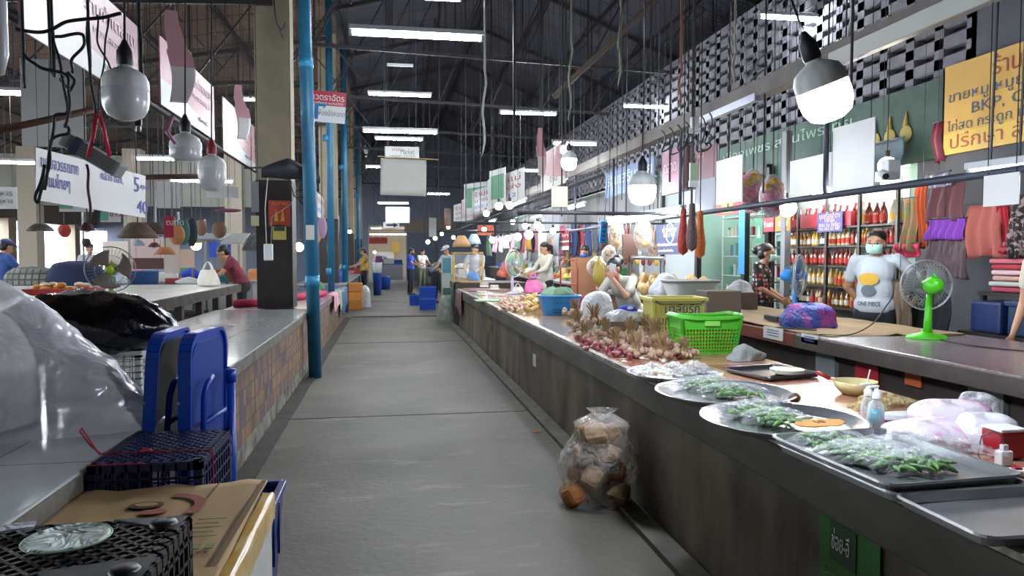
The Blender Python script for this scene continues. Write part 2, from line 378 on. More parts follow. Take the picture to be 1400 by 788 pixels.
def cloth(name, label, cat, P, Q, drop, m, out=(1, 0), folds=5, over=.25, depth=.02, group=None):
    """cloth lying on an edge from P to Q and hanging down by drop"""
    P, Q = Vector(P), Vector(Q); d = Q-P; ox = Vector((out[0], out[1], 0))
    def fn(u, v):
        p = P+d*u; f = math.sin(u*folds*2*PI)*depth
        if v < .3: q = 1-v/.3; return p-ox*(over*q)+Vector((0, 0, .006+.004*math.sin(u*9)))
        k = (v-.3)/.7; return p+ox*(.018+abs(f)*k)-Vector((0, 0, drop*k*(1+.12*math.sin(u*5+1))))
    o = MB().grid(fn, 24, 12).build(name, m, smooth=True, solid=.005); return tag(o, label, cat, group)
cloth('hanging_cloth', 'pink and white cloth hanging over the end of the far tiled counter', 'cloth', (-.88, 12.2, .70), (-.88, 13.6, .70), .24, mat('pink_cloth', '#c0607c', .8, col2='#d8c8cc', scale=4), over=.1)
cloth('hanging_cloth', 'blue plastic cloth covering the end of the far tiled counter', 'cloth', (-.88, 14.2, .70), (-.88, 16.15, .70), .42, mat('blue_cloth', '#33496f', .6, col2='#4e6488', scale=3), over=.9)
cloth('hanging_cloth', 'pale green rag hanging over the counter edge', 'cloth', (-.875, 13.7, .71), (-.875, 14.0, .71), .32, mat('green_rag', '#8fc4a4', .85), over=.1)
tag(MB().tube([(-1.55, 10.3, .75), (-1.0, 12.0, .75)], .05, 10).build('cloth_roll', mat('crimson_cloth', '#b3274f', .7), smooth=True), 'rolled crimson cloth lying behind the first pillar', 'cloth roll')
tag(MB().tube([(-1.9, 9.6, .75), (-1.45, 9.9, .75)], .05, 10).build('cloth_roll', MATS['crimson_cloth'], smooth=True), 'short crimson roll on the pink counter at the left of the pillar', 'cloth roll')

# right counter
M_old = mat('old_concrete', '#443e33', .8, col2='#7f7661', scale=2.2, bump=.3, bscale=9, stretch=(1, 1.1, .5), detail=9)
M_top1 = tile_mat('warm_tiles', '#b38a6b', '#8f4f47', '#a8957e', .30, .33, .22, noise=.5, msize=.006)
M_top2 = tile_mat('honey_laminate', '#a08058', '#94887a', '#7d6a50', .5, 1.1, .14, noise=.4, msize=.003)
t = thing('concrete_counter', 'long stained concrete market counter with tiled top along the aisle', 'counter', (0, 0, 0))
MB().span((1.325, .15, .69), (2.28, 5.6, .72)).build('tile_top', M_top1, t)
MB().span((1.325, 5.6, .69), (2.28, 14, .72)).build('laminate_top', M_top2, t)
MB().span((1.335, .15, 0), (2.27, 14, .69)).build('front_wall', M_old, t)
MB().span((1.305, .15, .56), (1.345, 14, .705)).build('lip', mat('lip_concrete', '#3b372f', .75, col2='#57524a', scale=5, bump=.3, stretch=(1, .4, 1)), t, bevel=.012)
MB().span((1.31, .15, .705), (1.352, 14, .7225)).build('edge_strip', mat('strip', '#a59f90', .4, col2='#6e685c', scale=11, mix=(.45, .6)), t)
tag(MB().span((1.327, 9.35, .33), (1.3345, 9.75, .5)).build('painted_mark', mat('yellow_mark', '#8a7840', .8, col2='#4a4433', scale=9, mix=(.4, .6))), 'faded yellow painted mark on the concrete counter front', 'mark')
p = px(731, 493, 1.333)
tag(MB().box(p, (.006, .14, .11)).build('paper_note', mat('paper', '#c8c6bd', .9)), 'small white paper note stuck on the concrete counter front', 'note')

t = thing('raised_counter', 'dark block at the far end of the concrete counter carrying the glass case', 'counter', (0, 0, 0))
MB().span((1.32, 14.02, 0), (2.6, 15.3, .70)).build('body', mat('dark_block', '#2a2623', .8), t)
MB().span((1.28, 14.0, .70), (2.65, 15.3, .83)).build('slab', mat('dark_slab', '#2c2522', .6), t)
cloth('hanging_cloth', 'maroon cloth hanging off the far corner of the concrete counter', 'cloth', (1.30, 12.9, .723), (1.30, 13.98, .723), .4, mat('maroon_cloth', '#6a4a50', .8, col2='#7d5d62', scale=3), out=(-1, 0), over=.8)
cloth('hanging_cloth', 'dark green cloth hanging beside the glass case', 'cloth', (1.27, 14.05, .84), (1.27, 14.5, .84), .5, mat('dgreen_cloth', '#2f4a42', .8), out=(-1, 0), over=.1)

# second row on the right
M_gran = mat('granite', '#6b5f60', .25, col2='#857a7c', scale=30)
t = thing('stone_counter', 'grey stone topped seller counter with dark front where the green fan stands', 'counter', (0, 0, 0))
MB().span((2.86, .6, .75), (4.0, 4.78, .80)).build('counter_top', M_gran, t, bevel=.008)
MB().span((2.85, .6, .70), (2.90, 4.78, .785)).build('lip', mat('dark_lip', '#3c3430', .5, col2='#4c423d', scale=10), t)
MB().span((2.95, .6, 0), (3.95, 4.78, .75)).build('body', mat('dark_body', '#2b211d', .8, col2='#382c26', scale=4), t)
for y in (3.05, 4.4): MB().span((2.92, y, 0), (2.96, y+.22, .72)).build('post', mat('grey_post', '#6d716f', .8), t)
t = thing('wooden_counter', 'red-brown wooden edged seller counter covered with cardboard', 'counter', (0, 0, 0))
MB().span((2.86, 4.80, .70), (2.90, 7.4, .79)).build('edge_board', mat('red_wood', '#5d2c20', .4, col2='#743a28', scale=4, stretch=(1, .3, 6)), t)
MB().span((2.9, 4.80, .74), (4.0, 7.4, .785)).build('counter_top', M_wood, t)
MB().span((2.98, 4.80, 0), (3.95, 7.4, .74)).build('body', MATS['dark_body'], t)
tag(MB().grid(lambda u, v: Vector((2.93+u*1.05, 4.5+v*2.85, .802+.008*wob(u*2, v*3)+(.012 if .48 < u < .52 else 0))), 16, 24).build('cardboard_sheet', mat('cardboard', '#8b7454', .85, col2='#9a8260', scale=3), solid=.006), 'flattened brown cardboard sheet covering the wooden counter top', 'cardboard')
for (u0, v0, wd, h, l) in ((1057, 456, .28, .09, 'larger white paper taped to the red-brown counter edge'), (1107, 464, .20, .06, 'small white label with a brown stain on the red-brown counter edge')):
    p = px(u0, v0, 2.853); o = MB().box(p, (.006, wd, h)).build('paper_label', MATS['paper']); tag(o, l, 'label')
    for q in range(3): MB().box((p.x-.004, p.y, p.z+h*(.25-.22*q)), (.002, wd*.6, .006)).build('writing', mat('ink', '#3a4a8a', .8), o).location = (0, 0, 0)
p = px(1185, 510, 2.94); tag(MB().box(p, (.01, .22, .24)).build('red_card', mat('red_card', '#a3202c', .6)), 'red card fixed to the dark front of the stone counter', 'card')
p = px(1249, 516, 2.94); tag(MB().box(p, (.01, .13, .1)).build('orange_card', mat('orange_card', '#b8572c', .7)), 'small orange card on the dark front of the stone counter', 'card')
p = pz(1112, 500, .52)
tag(MB().grid(lambda u, v: Vector((2.40+u*.45, 4.35+v*1.2, .40+.04*wob(u, v*2))), 10, 14).build('blue_plastic_sheet', mat('blue_sheet', '#1f5f93', .4), solid=.01), 'blue plastic sheet lying in the gap between the two counters', 'plastic sheet')
tag(MB().span((2.38, 4.3, 0), (2.84, 5.6, .36)).build('storage_crate', mat('dark_crate', '#1b2233', .7), bevel=.02), 'dark crate under the blue plastic sheet', 'crate')

# second row on the left
M_wtop = mat('white_table_top', '#c9cac6', .25, col2='#b8b6ae', scale=3)
t = thing('seller_table', 'white topped table with a dark weathered edge behind the tiled counter', 'table', (0, 0, 0))
MB().span((-4.0, 3.2, .86), (-2.34, 12.2, .90)).build('table_top', M_wtop, t)
MB().span((-2.36, 3.2, .78), (-2.30, 12.2, .895)).build('edge', mat('dark_edge', '#4b453e', .8, col2='#2f2b27', scale=6), t)
for k in range(10): MB().span((-2.42, 3.4+k*.92, 0), (-2.34, 3.5+k*.92, .8)).build('leg', mat('grey_brown_wood', '#4c4440', .9, col2='#5d524c', scale=6), t)
MB().span((-4.0, 3.2, .10), (-2.8, 12.2, .5)).build('shelf', mat('under_dark', '#1d1c1f', .9), t)

# ================================================================ blue rain pipes
M_pipe = mat('blue_pipe', '#1d5f80', .45, col2='#2a6f8e', scale=4, mix=(.4, .75))
for i, (x, y, r) in enumerate(((-.80, 8.32, .071), (-1.0, 13.5, .06), (-1.0, 17.9, .07), (-1.0, 26.1, .07))):
    t = thing('drain_pipe', ['tall bright blue drain pipe standing in the aisle gutter', 'thin blue drain pipe behind the first pillar', 'blue drain pipe by the second pillar', 'blue drain pipe by the third pillar'][i], 'pipe', (x, y, 0))
    MB().tube([(0, 0, 0 if i != 1 else .71), (-.11 if i == 0 else 0, 0, 6.3)], r, 20).build('pipe', M_pipe, t, smooth=True)
    MB().tube([(-.02, 0, 1.02), (-.0215, 0, 1.13)], r*1.1, 20).build('coupling', mat('blue_pipe2', '#2b83ad', .4), t, smooth=True)
    MB().tube([(-.06, 0, 3.4), (-.062, 0, 3.5)], r*1.1, 20).build('coupling', MATS['blue_pipe2'], t, smooth=True)
p = py(424, 318, 8.25)
tag(MB().box(p, (.09, .01, .16)).build('paper_note', MATS['paper']), 'small white note on the blue pipe', 'note')

# ================================================================ fluorescent lights
def tube_light(c, length, label, yaw=0, hang=None, tubes=1, group=None, short=False, cat='light', hot=M_tube, refl=True, housing=True):
    t = thing('tube_light', label, cat, c, yaw, group)
    L2 = length/2
    if housing:
        MB().box((0, 0, .045), (length+.06, .07, .04)).build('housing', mat('lamp_housing', '#b9bcc0', .5), t, bevel=.004)
        for s in (-1, 1): MB().box((s*(L2+.015), 0, .01), (.03, .035, .06)).build('end_socket', mat('socket', '#9a9da1', .6), t)
    MB().tube([(-L2, 0, 0), (L2, 0, 0)], .02, 10).build('tube', hot, t, smooth=True)
    if hang:
        hang = roofz(c[0])-c[2]
        for s in (-.22, .22): MB().tube([(s*length, 0, .06), (s*length, 0, hang)], .007, 5).build('hanger', M_steel2, t)
    return t
AB = 'fluorescent tubes hung over the aisle'
def aisle_tube(u0, v0, u1, v1, Y, label, hang=1.4, **k):
    a, b = py(u0, v0, Y), py(u1, v1, Y); c = (a+b)/2
    t = tube_light(c, (b-a).length, label, hang=hang, group=AB, **k); return t
aisle_tube(482, 44, 657, 54, 6.4, 'long hanging fluorescent lamp nearest the viewer over the aisle', 3.4)
aisle_tube(528, -6, 628, 0, 9.5, 'fluorescent lamp cut by the top of the picture', 1.2)
aisle_tube(505, 127, 588, 133, 13.6, 'lone fluorescent lamp above the row, below a small white plate', 2.2)
aisle_tube(498, 177, 596, 184, 11.6, 'upper of the two fluorescent lamps stacked over the white banner', 3.2)
aisle_tube(514, 188, 577, 193, 17.5, 'lower fluorescent lamp just above the white banner', 3.0)
aisle_tube(501, 228, 519, 229, 22, 'short lamp peeking out at the left of the white banner', 2.5)
aisle_tube(517, 277, 558, 279, 26, 'fluorescent lamp just under the big white banner', 3)
aisle_tube(585, 264, 614, 267, 27, 'small fluorescent lamp right of the white banner', 3)
aisle_tube(685, 153, 759, 158, 14.5, 'fluorescent lamp over the counters left of the leaning brace', 2.0)
aisle_tube(853, 144, 928, 149, 13.5, 'fluorescent lamp above the long white beam', 2.0)
aisle_tube(1040, 22, 1160, 31, 8.4, 'bright fluorescent pair at the top beside the near bulb', 2.0)
aisle_tube(757, 195, 814, 199, 13, 'fluorescent lamp above the third bulb', 2.6)
aisle_tube(712, 232, 736, 235, 20, 'faint fluorescent lamp between the sign boards', 2.6)
aisle_tube(508, 312, 521, 313, 36, 'tiny fluorescent lamp deep in the aisle', 2)
aisle_tube(0, 127, 70, 130, 9, 'fluorescent lamp over the left stalls in front of the white board', 1.0)
aisle_tube(188, 216, 238, 219, 13, 'fluorescent lamp behind the hanging pink signs', 1.5)
aisle_tube(322, 135, 360, 138, 15, 'fluorescent lamp just left of the first pillar', 1.5)
aisle_tube(305, 250, 330, 252, 20, 'small fluorescent lamp above the hanging white sheet', 1.5)
def side_tube(u0, v0, u1, v1, X, label, **k):
    a, b = px(u0, v0, X), px(u1, v1, X); c = (a+b)/2; d = b-a
    t = tube_light(c, d.length, label, yaw=math.atan2(d.y, d.x), group='fluorescent tubes on the side rails', hang=1, **k)
    t.rotation_euler.y = -math.atan2(d.z, math.hypot(d.x, d.y)); return t
side_tube(742, 259, 775, 243, 2.6, 'lit tube hung along the row of sign boards', refl=False)
side_tube(833, 303, 933, 288, 3.25, 'long lit tube above the bagged snacks')
side_tube(1113, 269, 1166, 263, 3.4, 'lit tube over the bottle shop')
side_tube(1330, 238, 1420, 228, 3.3, 'lit tube over the clothes stall')
side_tube(696, 283, 718, 274, 2.8, 'lit tube at the end of the green board row')
side_tube(640, 317, 668, 316, 3.3, 'pair of small tubes over the glass case')

# LED bulbs
def led_bulb(c, r, label, lit=True, group=None, cord=1.0, tilt=0, neck='#1b1b1d', long=1.0, cordto=None):
    t = thing('led_bulb', label, 'light bulb', c, 0, group)
    t.rotation_euler = (0, tilt, 0)
    k = r/.075
    MB().lathe([(0, -.075*k*long), (.03*k, -.073*k*long), (.058*k, -.058*k*long), (.072*k, -.03*k*long), (.075*k, .0), (.074*k, .03*k)], n=24).build('diffuser', M_bulb if lit else mat('milky_dome', '#cfcfd0', .25), t, smooth=True)
    MB().lathe([(.075*k, .03*k), (.074*k, .06*k), (.064*k, .082*k), (.04*k, .098*k), (.024*k, .105*k), (.022*k, .115*k)], n=24).build('heat_sink', mat('bulb_body', '#e4e6e4', .5, col2='#c8cac6', scale=40, stretch=(1, 1, .1)), t, smooth=True)
    MB().lathe([(.024*k, .112*k), (.027*k, .12*k), (.026*k, .16*k), (.013*k, .185*k), (0.006, .2*k)], n=14).build('socket', mat('socket_'+neck, neck, .5), t, smooth=True)
    e = cordto or (0, 0, roofz(c[0])-c[2]); e = (e[0], e[1], roofz(c[0])-c[2])
    pts = [Vector((0, 0, .19*k)).lerp(Vector(e), i/8)+Vector((.012*math.sin(i*1.1), .01*math.sin(i*.9), 0)) for i in range(9)]
    MB().tube(pts, .004, 6).build('cord', M_cable, t, smooth=True)
    return t
def bulb_at(u, v, Y, r, label, **k): return led_bulb(py(u, v, Y), r, label, **k)
GL = 'lit bulbs hung over the concrete counter'
bulb_at(1128, 132, 2.0, .075, 'glaring white bulb tilted on its cord nearest the viewer', tilt=-.38, group=GL, cord=.9, cordto=(-.12, .1, .9))
bulb_at(878, 262, 3.55, .068, 'lit white bulb hanging over the garlic', group=GL, cord=.8)
bulb_at(778, 222, 7.3, .078, 'lit bulb in front of the faded pink sign board', group=GL, cord=.8)
GO = 'unlit bulbs hung over the tiled counter'
bulb_at(172, 135, 2.55, .07, 'unlit milky bulb with black socket, largest over the tiled counter', lit=False, group=GO, cord=1.3)
bulb_at(254, 212, 3.7, .072, 'unlit wide bulb with dark grey socket below the curled sign', lit=False, group=GO, long=.4)
bulb_at(290, 238, 4.1, .070, 'unlit bulb with a red socket', lit=False, group=GO, neck='#8c2027', long=1.3)
far = [(772, 205, 9), (697, 281, 11), (682, 282, 12.5), (735, 308, 11), (585, 331, 24), (620, 325, 24), (701, 304, 16), (718, 309, 16), (700, 266, 18), (739, 312, 12), (756, 316, 13), (695, 326, 12.5), (708, 324, 12), (723, 321, 11.5), (685, 328, 14), (673, 328, 15), (613, 311, 26), (595, 326, 28), (604, 320, 28), (662, 314, 19), (665, 292, 17), (478, 317, 21), (409, 338, 12), (512, 345, 34), (1076, 284, 7.6), (1213, 227, 6.2)]
for i, (u, v, Y) in enumerate(far):
    p = py(u, v, Y); r = .07*{24: 1.5, 25: 1.2}.get(i, random.uniform(.75, 1.05))
    pr = thing('globe_bulb', {24: 'round glowing bulb over the bottle shop', 25: 'small round bulb next to the security camera', 12: 'tiny bulb past the first pillar'}.get(i, 'small round lit bulb glowing along the row of hanging sign boards' if v < 300 else 'tiny lit bulb deep in the hall near the end wall' if Y > 18 else 'small round lit bulb over the far seller tables between the fan and plywood panel'), 'light bulb', p, 0, 'small lit bulbs along the far stalls')
    MB().ball((0, 0, 0), r, n=16, m=10).build('globe', M_far, pr, smooth=True)
    MB().tube([(0, 0, r-.01), (0, 0, r+.06)], .022, 8).tube([(0, 0, r+.04), (0, 0, roofz(p.x)-p.z)], .004, 5).build('socket', M_black, pr)
# ================================================================ crates, foreground left
def lattice(g, o, ux, uy, W, H, n, m, t=.006, thick=.006, diag=False, border=.014):
    """a panel of crossing bars, o = corner, ux/uy unit vectors"""
    o, ux, uy = Vector(o), Vector(ux), Vector(uy); nz = ux.cross(uy); P = lambda x, y: o+ux*x+uy*y
    b = border/2
    for a, c in (((0, b), (W, b)), ((0, H-b), (W, H-b)), ((b, 0), (b, H)), ((W-b, 0), (W-b, H))): g.bar(P(*a), P(*c), thick if False else border, thick, up=nz) if False else g.bar(P(*a), P(*c), thick, border, up=(uy if a[0] != c[0] else ux))
    if diag:
        s = W/n
        for k in range(-int(H/s)-1, n+int(H/s)+2):
            for sg in (1, -1):
                x0 = k*s; pts = []
                # line x = x0 + sg*y clipped
                y0, y1 = 0, H
                if sg == 1: y0 = max(y0, -x0); y1 = min(y1, W-x0)
                else: y0 = max(y0, x0-W); y1 = min(y1, x0)
                if y1-y0 > .01: g.bar(P(x0+sg*y0, y0), P(x0+sg*y1, y1), t, thick, up=nz)
    else:
        for i in range(1, n): g.bar(P(W*i/n, 0), P(W*i/n, H), t, thick, up=nz)
        for j in range(1, m): g.bar(P(0, H*j/m), P(W, H*j/m), t, thick, up=nz)
    return g
def crate(label, loc, rz, w, d, h, m, nx=10, ny=8, nz=5, top='open', name='plastic_crate', group=None, diag=False, bar=.006, cat='crate', taper=1.0):
    """top: 'open' = normal way up, 'lattice' = turned upside down with its grid base on top"""
    t = thing(name, label, cat, loc, rz, group)
    for nm, o, ux, L_, n in (('front', (-w/2, -d/2, 0), (1, 0, 0), w, nx), ('back', (-w/2, d/2, 0), (1, 0, 0), w, nx), ('l', (-w/2, -d/2, 0), (0, 1, 0), d, ny), ('r', (w/2, -d/2, 0), (0, 1, 0), d, ny)):
        lattice(MB(), o, ux, (0, 0, 1), L_, h, n, nz, bar, .006, border=.022).build('side_panel', m, t)
    lattice(MB(), (-w/2, -d/2, h if top == 'lattice' else .006), (1, 0, 0), (0, 1, 0), w, d, nx, ny, bar, .006, diag=diag, border=.025).build('grid_base', m, t)
    z = 0 if top == 'lattice' else h
    MB().bar((-w/2-.008, -d/2, z), (w/2+.008, -d/2, z), .02, .018).bar((-w/2-.008, d/2, z), (w/2+.008, d/2, z), .02, .018).bar((-w/2, -d/2, z), (-w/2, d/2, z), .02, .018).bar((w/2, -d/2, z), (w/2, d/2, z), .02, .018).build('rim', m, t)
    return t
M_navy = mat('navy_plastic', '#10163a', .38, col2='#182253', scale=6)
M_blkc = mat('black_crate_plastic', '#121416', .4, col2='#1c2022', scale=7)
M_bluep = mat('bright_blue_plastic', '#1440a0', .35)
M_tub = mat('blue_tub', '#14245c', .35, col2='#1a3275', scale=3)
# foam box
t = thing('foam_box', 'white foam box edged with yellow packing tape, beside the tiled counter', 'box', (-.61, 1.74, 0))
M_foam = mat('foam', '#b9b9b2', .85, col2='#a3a199', scale=12, bump=.15, bscale=90)
MB().span((-.26, -.5, 0), (.26, .53, .60)).build('body', M_foam, t, bevel=.012)
MB().span((-.265, -.505, .585), (.265, .535, .63)).build('lid', M_foam, t, bevel=.014)
g = MB().grid(lambda u, v: Vector((.235+.034*min(1, v*2.2)+.003*wob(u*3, v*2), -.5+u*1.03, .636-.075*max(0, v*1.8-.8)+.003*wob(u*9, v*3))), 40, 8)
g.build('packing_tape', mat('yellow_tape', '#b98f3e', .22, col2='#cbb27a', scale=9), t, smooth=True)
# cardboard on it
t = thing('cardboard_box', 'flattened brown cardboard carton with red and green print on the foam box', 'cardboard', (-.62, 1.96, .65))
M_card = mat('carton', '#9a7c52', .8, col2='#a98b60', scale=3)
MB().grid(lambda u, v: Vector((-.275+u*.53, -.62+v*.95, .006+.006*wob(u*2, v)+.012*v*u)), 20, 20).build('flap', M_card, t, smooth=True, solid=.006)
MB().grid(lambda u, v: Vector((.05+u*.205, -.60+v*.28, .018+.008*u)), 6, 6).build('flap', mat('carton2', '#a5875a', .8), t, solid=.005)
MB().bar((.10, -.3, .016), (.12, .31, .022), .003, .002).bar((.235, -.6, .02), (.25, .3, .026), .012, .004).build('crease', mat('crease', '#6d5434', .9), t)
M_rp = mat('red_print', '#8a4438', .8); M_gp = mat('green_print', '#6d7a4a', .8); M_bp = mat('brown_print', '#54402c', .8)
g = MB(); g.grid(lambda u, v: Vector((.02+(.075+.028*v)*math.cos(-.6+u*2.2), .12+(.075+.028*v)*math.sin(-.6+u*2.2)*1.1, .021)), 14, 2); g.build('red_arc', M_rp, t)
MB().prism([(.045*math.cos(a*PI/8)-.035, .028*math.sin(a*PI/8)+.15) for a in range(16)], .018, .020).build('brown_mark', M_bp, t)
MB().prism([(.03*math.cos(a*PI/8)-.035, .016*math.sin(a*PI/8)+.15) for a in range(16)], .020, .0215).build('pale_centre', M_card, t)
MB().prism([(.035*math.cos(a*PI/8), .02*math.sin(a*PI/8)+.09) for a in range(16)], .018, .020).build('red_mark', M_rp, t)
for k in range(5): MB().span((.135, .0-.03*k, .022), (.205-.012*(k % 2), .005-.03*k, .0232)).build('printed_line', M_gp, t)
for k in range(3): MB().span((.135+.03*k, -.20, .022), (.155+.03*k, -.17, .024)).build('printed_sign', M_gp, t)
# black crate, upside down
t = crate('black upside-down plastic crate on the cardboard, closest to the viewer', (-.645, 1.41, .665), 0, .49, .30, .15, M_blkc, 14, 9, 4, top='lattice', diag=True, bar=.007)
for sx in (-1, 1):
    for sy in (-1, 1): MB().lathe([(0, .006), (.022, .006), (.026, 0), (.026, -.006)], (sx*.205, sy*.11, .156), 16).build('foot', M_blkc, t, smooth=True)
MB().prism([(.11, -.15), (.24, -.15), (.24, -.05), (.06, -.09)], .150, .156).build('gusset', mat('gusset', '#2a2e31', .4), t); MB().prism([(.10, .15), (.24, .15), (.24, .07)], .150, .156).build('gusset', MATS['gusset'], t)
p = pz(92, 737, .83)
t = thing('clear_disc', 'clear round plastic lid lying on the black crate', 'lid', p)
MB().lathe([(0, .003), (.06, .002), (.066, .006), (.070, .004), (.073, .0)], n=32).build('disc', film('lid_clear', clear=.55, rough=.08, bump=.9, scale=12, white='#e5f0ea'), t, smooth=True)
MB().ring((0, 0, .002), .073, .0016, n=40).build('rim', mat('green_rim', '#7fae86', .3), t, smooth=True)
p = pz(14, 722, .83)
tag(MB().box(p, (.08, .035, .004), rz=.3).build('clear_tape', film('tape', clear=.5, rough=.1)), 'scrap of clear tape on the black crate', 'tape')
# big blue tub + navy crate
t = thing('blue_tub', 'dark blue plastic tub standing on the aisle floor behind the foam box', 'tub', (-.63, 2.71, 0))
g = MB(); W0, D0, W1, D1 = .18, .17, .21, .30
prof = [(-W0, -D1+.05, 0), (W0, -D1+.05, 0), (W0, D1-.05, 0), (-W0, D1-.05, 0)]; top = [(-W1, -D1, .44), (W1, -D1, .44), (W1, D1, .44), (-W1, D1, .44)]
g.add(prof+top, [(3, 2, 1, 0), (0, 1, 5, 4), (1, 2, 6, 5), (2, 3, 7, 6), (3, 0, 4, 7)])
g.build('body', M_tub, t, solid=.008)
g = MB()
for a in range(4): g.bar(top[a], top[(a+1) % 4], .03, .022)
g.build('rim', M_tub, t, bevel=.005)
for k in range(4): MB().box((.207, -.2+k*.13, .3), (.01, .012, .2)).build('rib', M_tub, t)
t = crate('navy plastic crate tied with red string, standing upside down on the blue tub', (-.715, 2.51, .46), 0, .315, .42, .27, M_navy, 9, 12, 6, top='lattice', diag=True, bar=.007)
MB().tube([(-.16, -.213, .275), (.0, -.214, .2745)], .002, 5).tube([(-.16, -.1, .28), (.05, -.09, .277), (.162, -.08, .276), (.163, -.08, 0)], .0025, 6).build('red_string', mat('red_string', '#a31d2c', .6), t)
MB().ball((-.03, -.095, .283), (.018, .01, .008)).build('string_knot', MATS['red_string'], t)
g = MB(); p0 = Vector((-.155, -.11, .28))
g.tube([p0, p0+Vector((-.03, 0, .03)), p0+Vector((-.06, .0, .075)), p0+Vector((-.055, .0, .085)), p0+Vector((-.04, 0, .06)), p0+Vector((-.005, -.0, .0))], .003, 6)
g.build('string_loop', MATS['red_string'], t)
MB().box((0, -.213, .16), (.13, .008, .035)).build('handle_bar', mat('navy_dark', '#0a0e24', .4), t)
g = MB()
for k in range(14): a = random.uniform(0, 6); q = Vector((random.uniform(-.1, .1), random.uniform(-.15, .18), .262)); g.bar(q, q+Vector((.06*math.cos(a), .06*math.sin(a), .003)), .012, .002)
g.build('clear_wrap', film('wrap', clear=.5, rough=.06, white='#cfd8ff'), t)
# blue folded tables standing
def folding_stool(label, loc, rz, lean):
    t = thing('folding_table', label, 'folding table', loc, rz, 'blue folding tables stored behind the navy crate'); t.rotation_euler = (0, lean, rz)
    W, H = .40, .62
    pts = []
    for cx, cy, a0 in ((W/2-.08, H-.08, 0), (-W/2+.08, H-.08, 90), (-W/2+.03, .03, 180), (W/2-.03, .03, 270)):
        r = .08 if cy > .1 else .03
        pts += [(cx+r*math.cos(math.radians(a0+k*18)), cy+r*math.sin(math.radians(a0+k*18))) for k in range(6)]
    M = Matrix(((0, 0, 1), (1, 0, 0), (0, 1, 0)))
    MB().prism(pts, 0, .012, M).build('top_panel', M_bluep, t, bevel=.003)
    g = MB(); q = [Vector((.0, x, y)) for x, y in pts]; n = len(q)
    for k in range(n): g.bar(q[k], q[(k+1) % n], .045, .014, up=(q[k]+q[(k+1) % n])/2-Vector((0, 0, H/2)))
    g.build('rim', M_bluep, t)
    MB().prism([(x*.86, y*.9+.03) for x, y in pts], .013, .016, M).build('underside', mat('dark_panel' if 'outermost' not in label else 'blue_underside', '#101423' if 'outermost' not in label else '#1a3c8c', .35), t)
    for s in (-1, 1): MB().tube([(.045, s*.15, .05), (.05, s*.15, .40), (.055, s*.13, .44), (.06, s*.09, .46)], .011, 10).build('leg', M_bluep, t, smooth=True)
    MB().tube([(.055, -.15, .30), (.055, .15, .30)], .009, 8).build('crossbar', M_bluep, t, smooth=True)
    for y in (.12, .38): MB().tube([(-.02, -.201, y), (-.02, -.21, y)], .006, 8).build('rivet', M_alu, t)
    return t
folding_stool('blue rounded folding table with dark underside leaning outermost by the aisle', (-.71, 2.97, .44), -.10, .02)
folding_stool('blue rounded folding table tucked nearer the tiled counter', (-.87, 3.0, .44), -.02, .07)
t = thing('blue_post', 'short blue plastic pole beside the folding tables', 'pole', (-.605, 2.97, .0))
MB().tube([(0, 0, 0), (0, 0, .88)], .016, 12).build('pole', M_bluep, t, smooth=True); MB().tube([(0, 0, .86), (0, 0, .91)], .021, 12).build('cap', M_bluep, t, smooth=True)
# white basket, black bag, clear bag
t = crate('white wire-grid plastic basket under the black bag on the tiled counter', (-1.27, 3.62, .722), 0, .38, .36, .20, mat('white_plastic', '#bfc1be', .45), 12, 12, 7, name='plastic_basket', bar=.005, cat='basket')
def black_bag(u, v):
    a = u*2*PI; t = v*PI; x = -math.cos(t); r = math.sin(t)**.75
    if x > .4: r *= 1-.25*(x-.4)
    q = Vector((x*.38, r*.21*math.cos(a), r*.15*math.sin(a)*(1.15 if math.sin(a) > 0 else .8)))
    k = 1+.09*wob(a*1.5, v*6)+.05*wob(v*14, a*3)
    return Vector((q.x, q.y*k, q.z*k+.04*math.sin(v*3)))
t = thing('rubbish_bag', 'shiny black plastic bag lying over the white basket', 'bag', (-1.32, 3.5, .985), .12)
MB().grid(black_bag, 40, 36, closed=True).build('bag', mat('black_film', '#08080b', .16, bump=.5, scale=13), t, smooth=True)
MB().grid(lambda u, v: Vector((.36+u*.07, (v-.5)*.12*(1-u*.4), -.01+.02*wob(u*5, v*5))), 8, 8).build('gathered_end', MATS['black_film'], t, smooth=True, solid=.004)
def big_bag(u, v, s=1):
    a = u*2*PI; t = v
    r = math.sqrt(max(0, 1-t**2.6))*(1+.04*wob(a, v*3)+.02*wob(a*4, v*6)); tip = max(0, math.cos(a+.10))**10*(1-t)**1.3*.85
    return Vector(((r+tip)*.46*s*math.cos(a), (r+tip*.6)*.42*s*math.sin(a), t*.60*s))
t = thing('clear_sack', 'huge clear plastic sack, bulging, on the white tiled counter', 'sack', (-1.66, 2.95, .724))
MB().grid(big_bag, 72, 36, closed=True).build('plastic', film('sack_film', clear=.62, rough=.2, bump=.7, scale=4.5, white='#eceaee', gloss=.6, edge=.6), t, smooth=True)
MB().grid(lambda u, v: Vector((.36*math.sqrt(max(0, 1-v**3))*math.cos(u*2*PI), .34*math.sqrt(max(0, 1-v**3))*math.sin(u*2*PI), .01+v*.50)), 32, 12, closed=True).build('white_contents', mat('sack_fill', '#c9c6c4', .8, col2='#b0abae', scale=4), t, smooth=True)

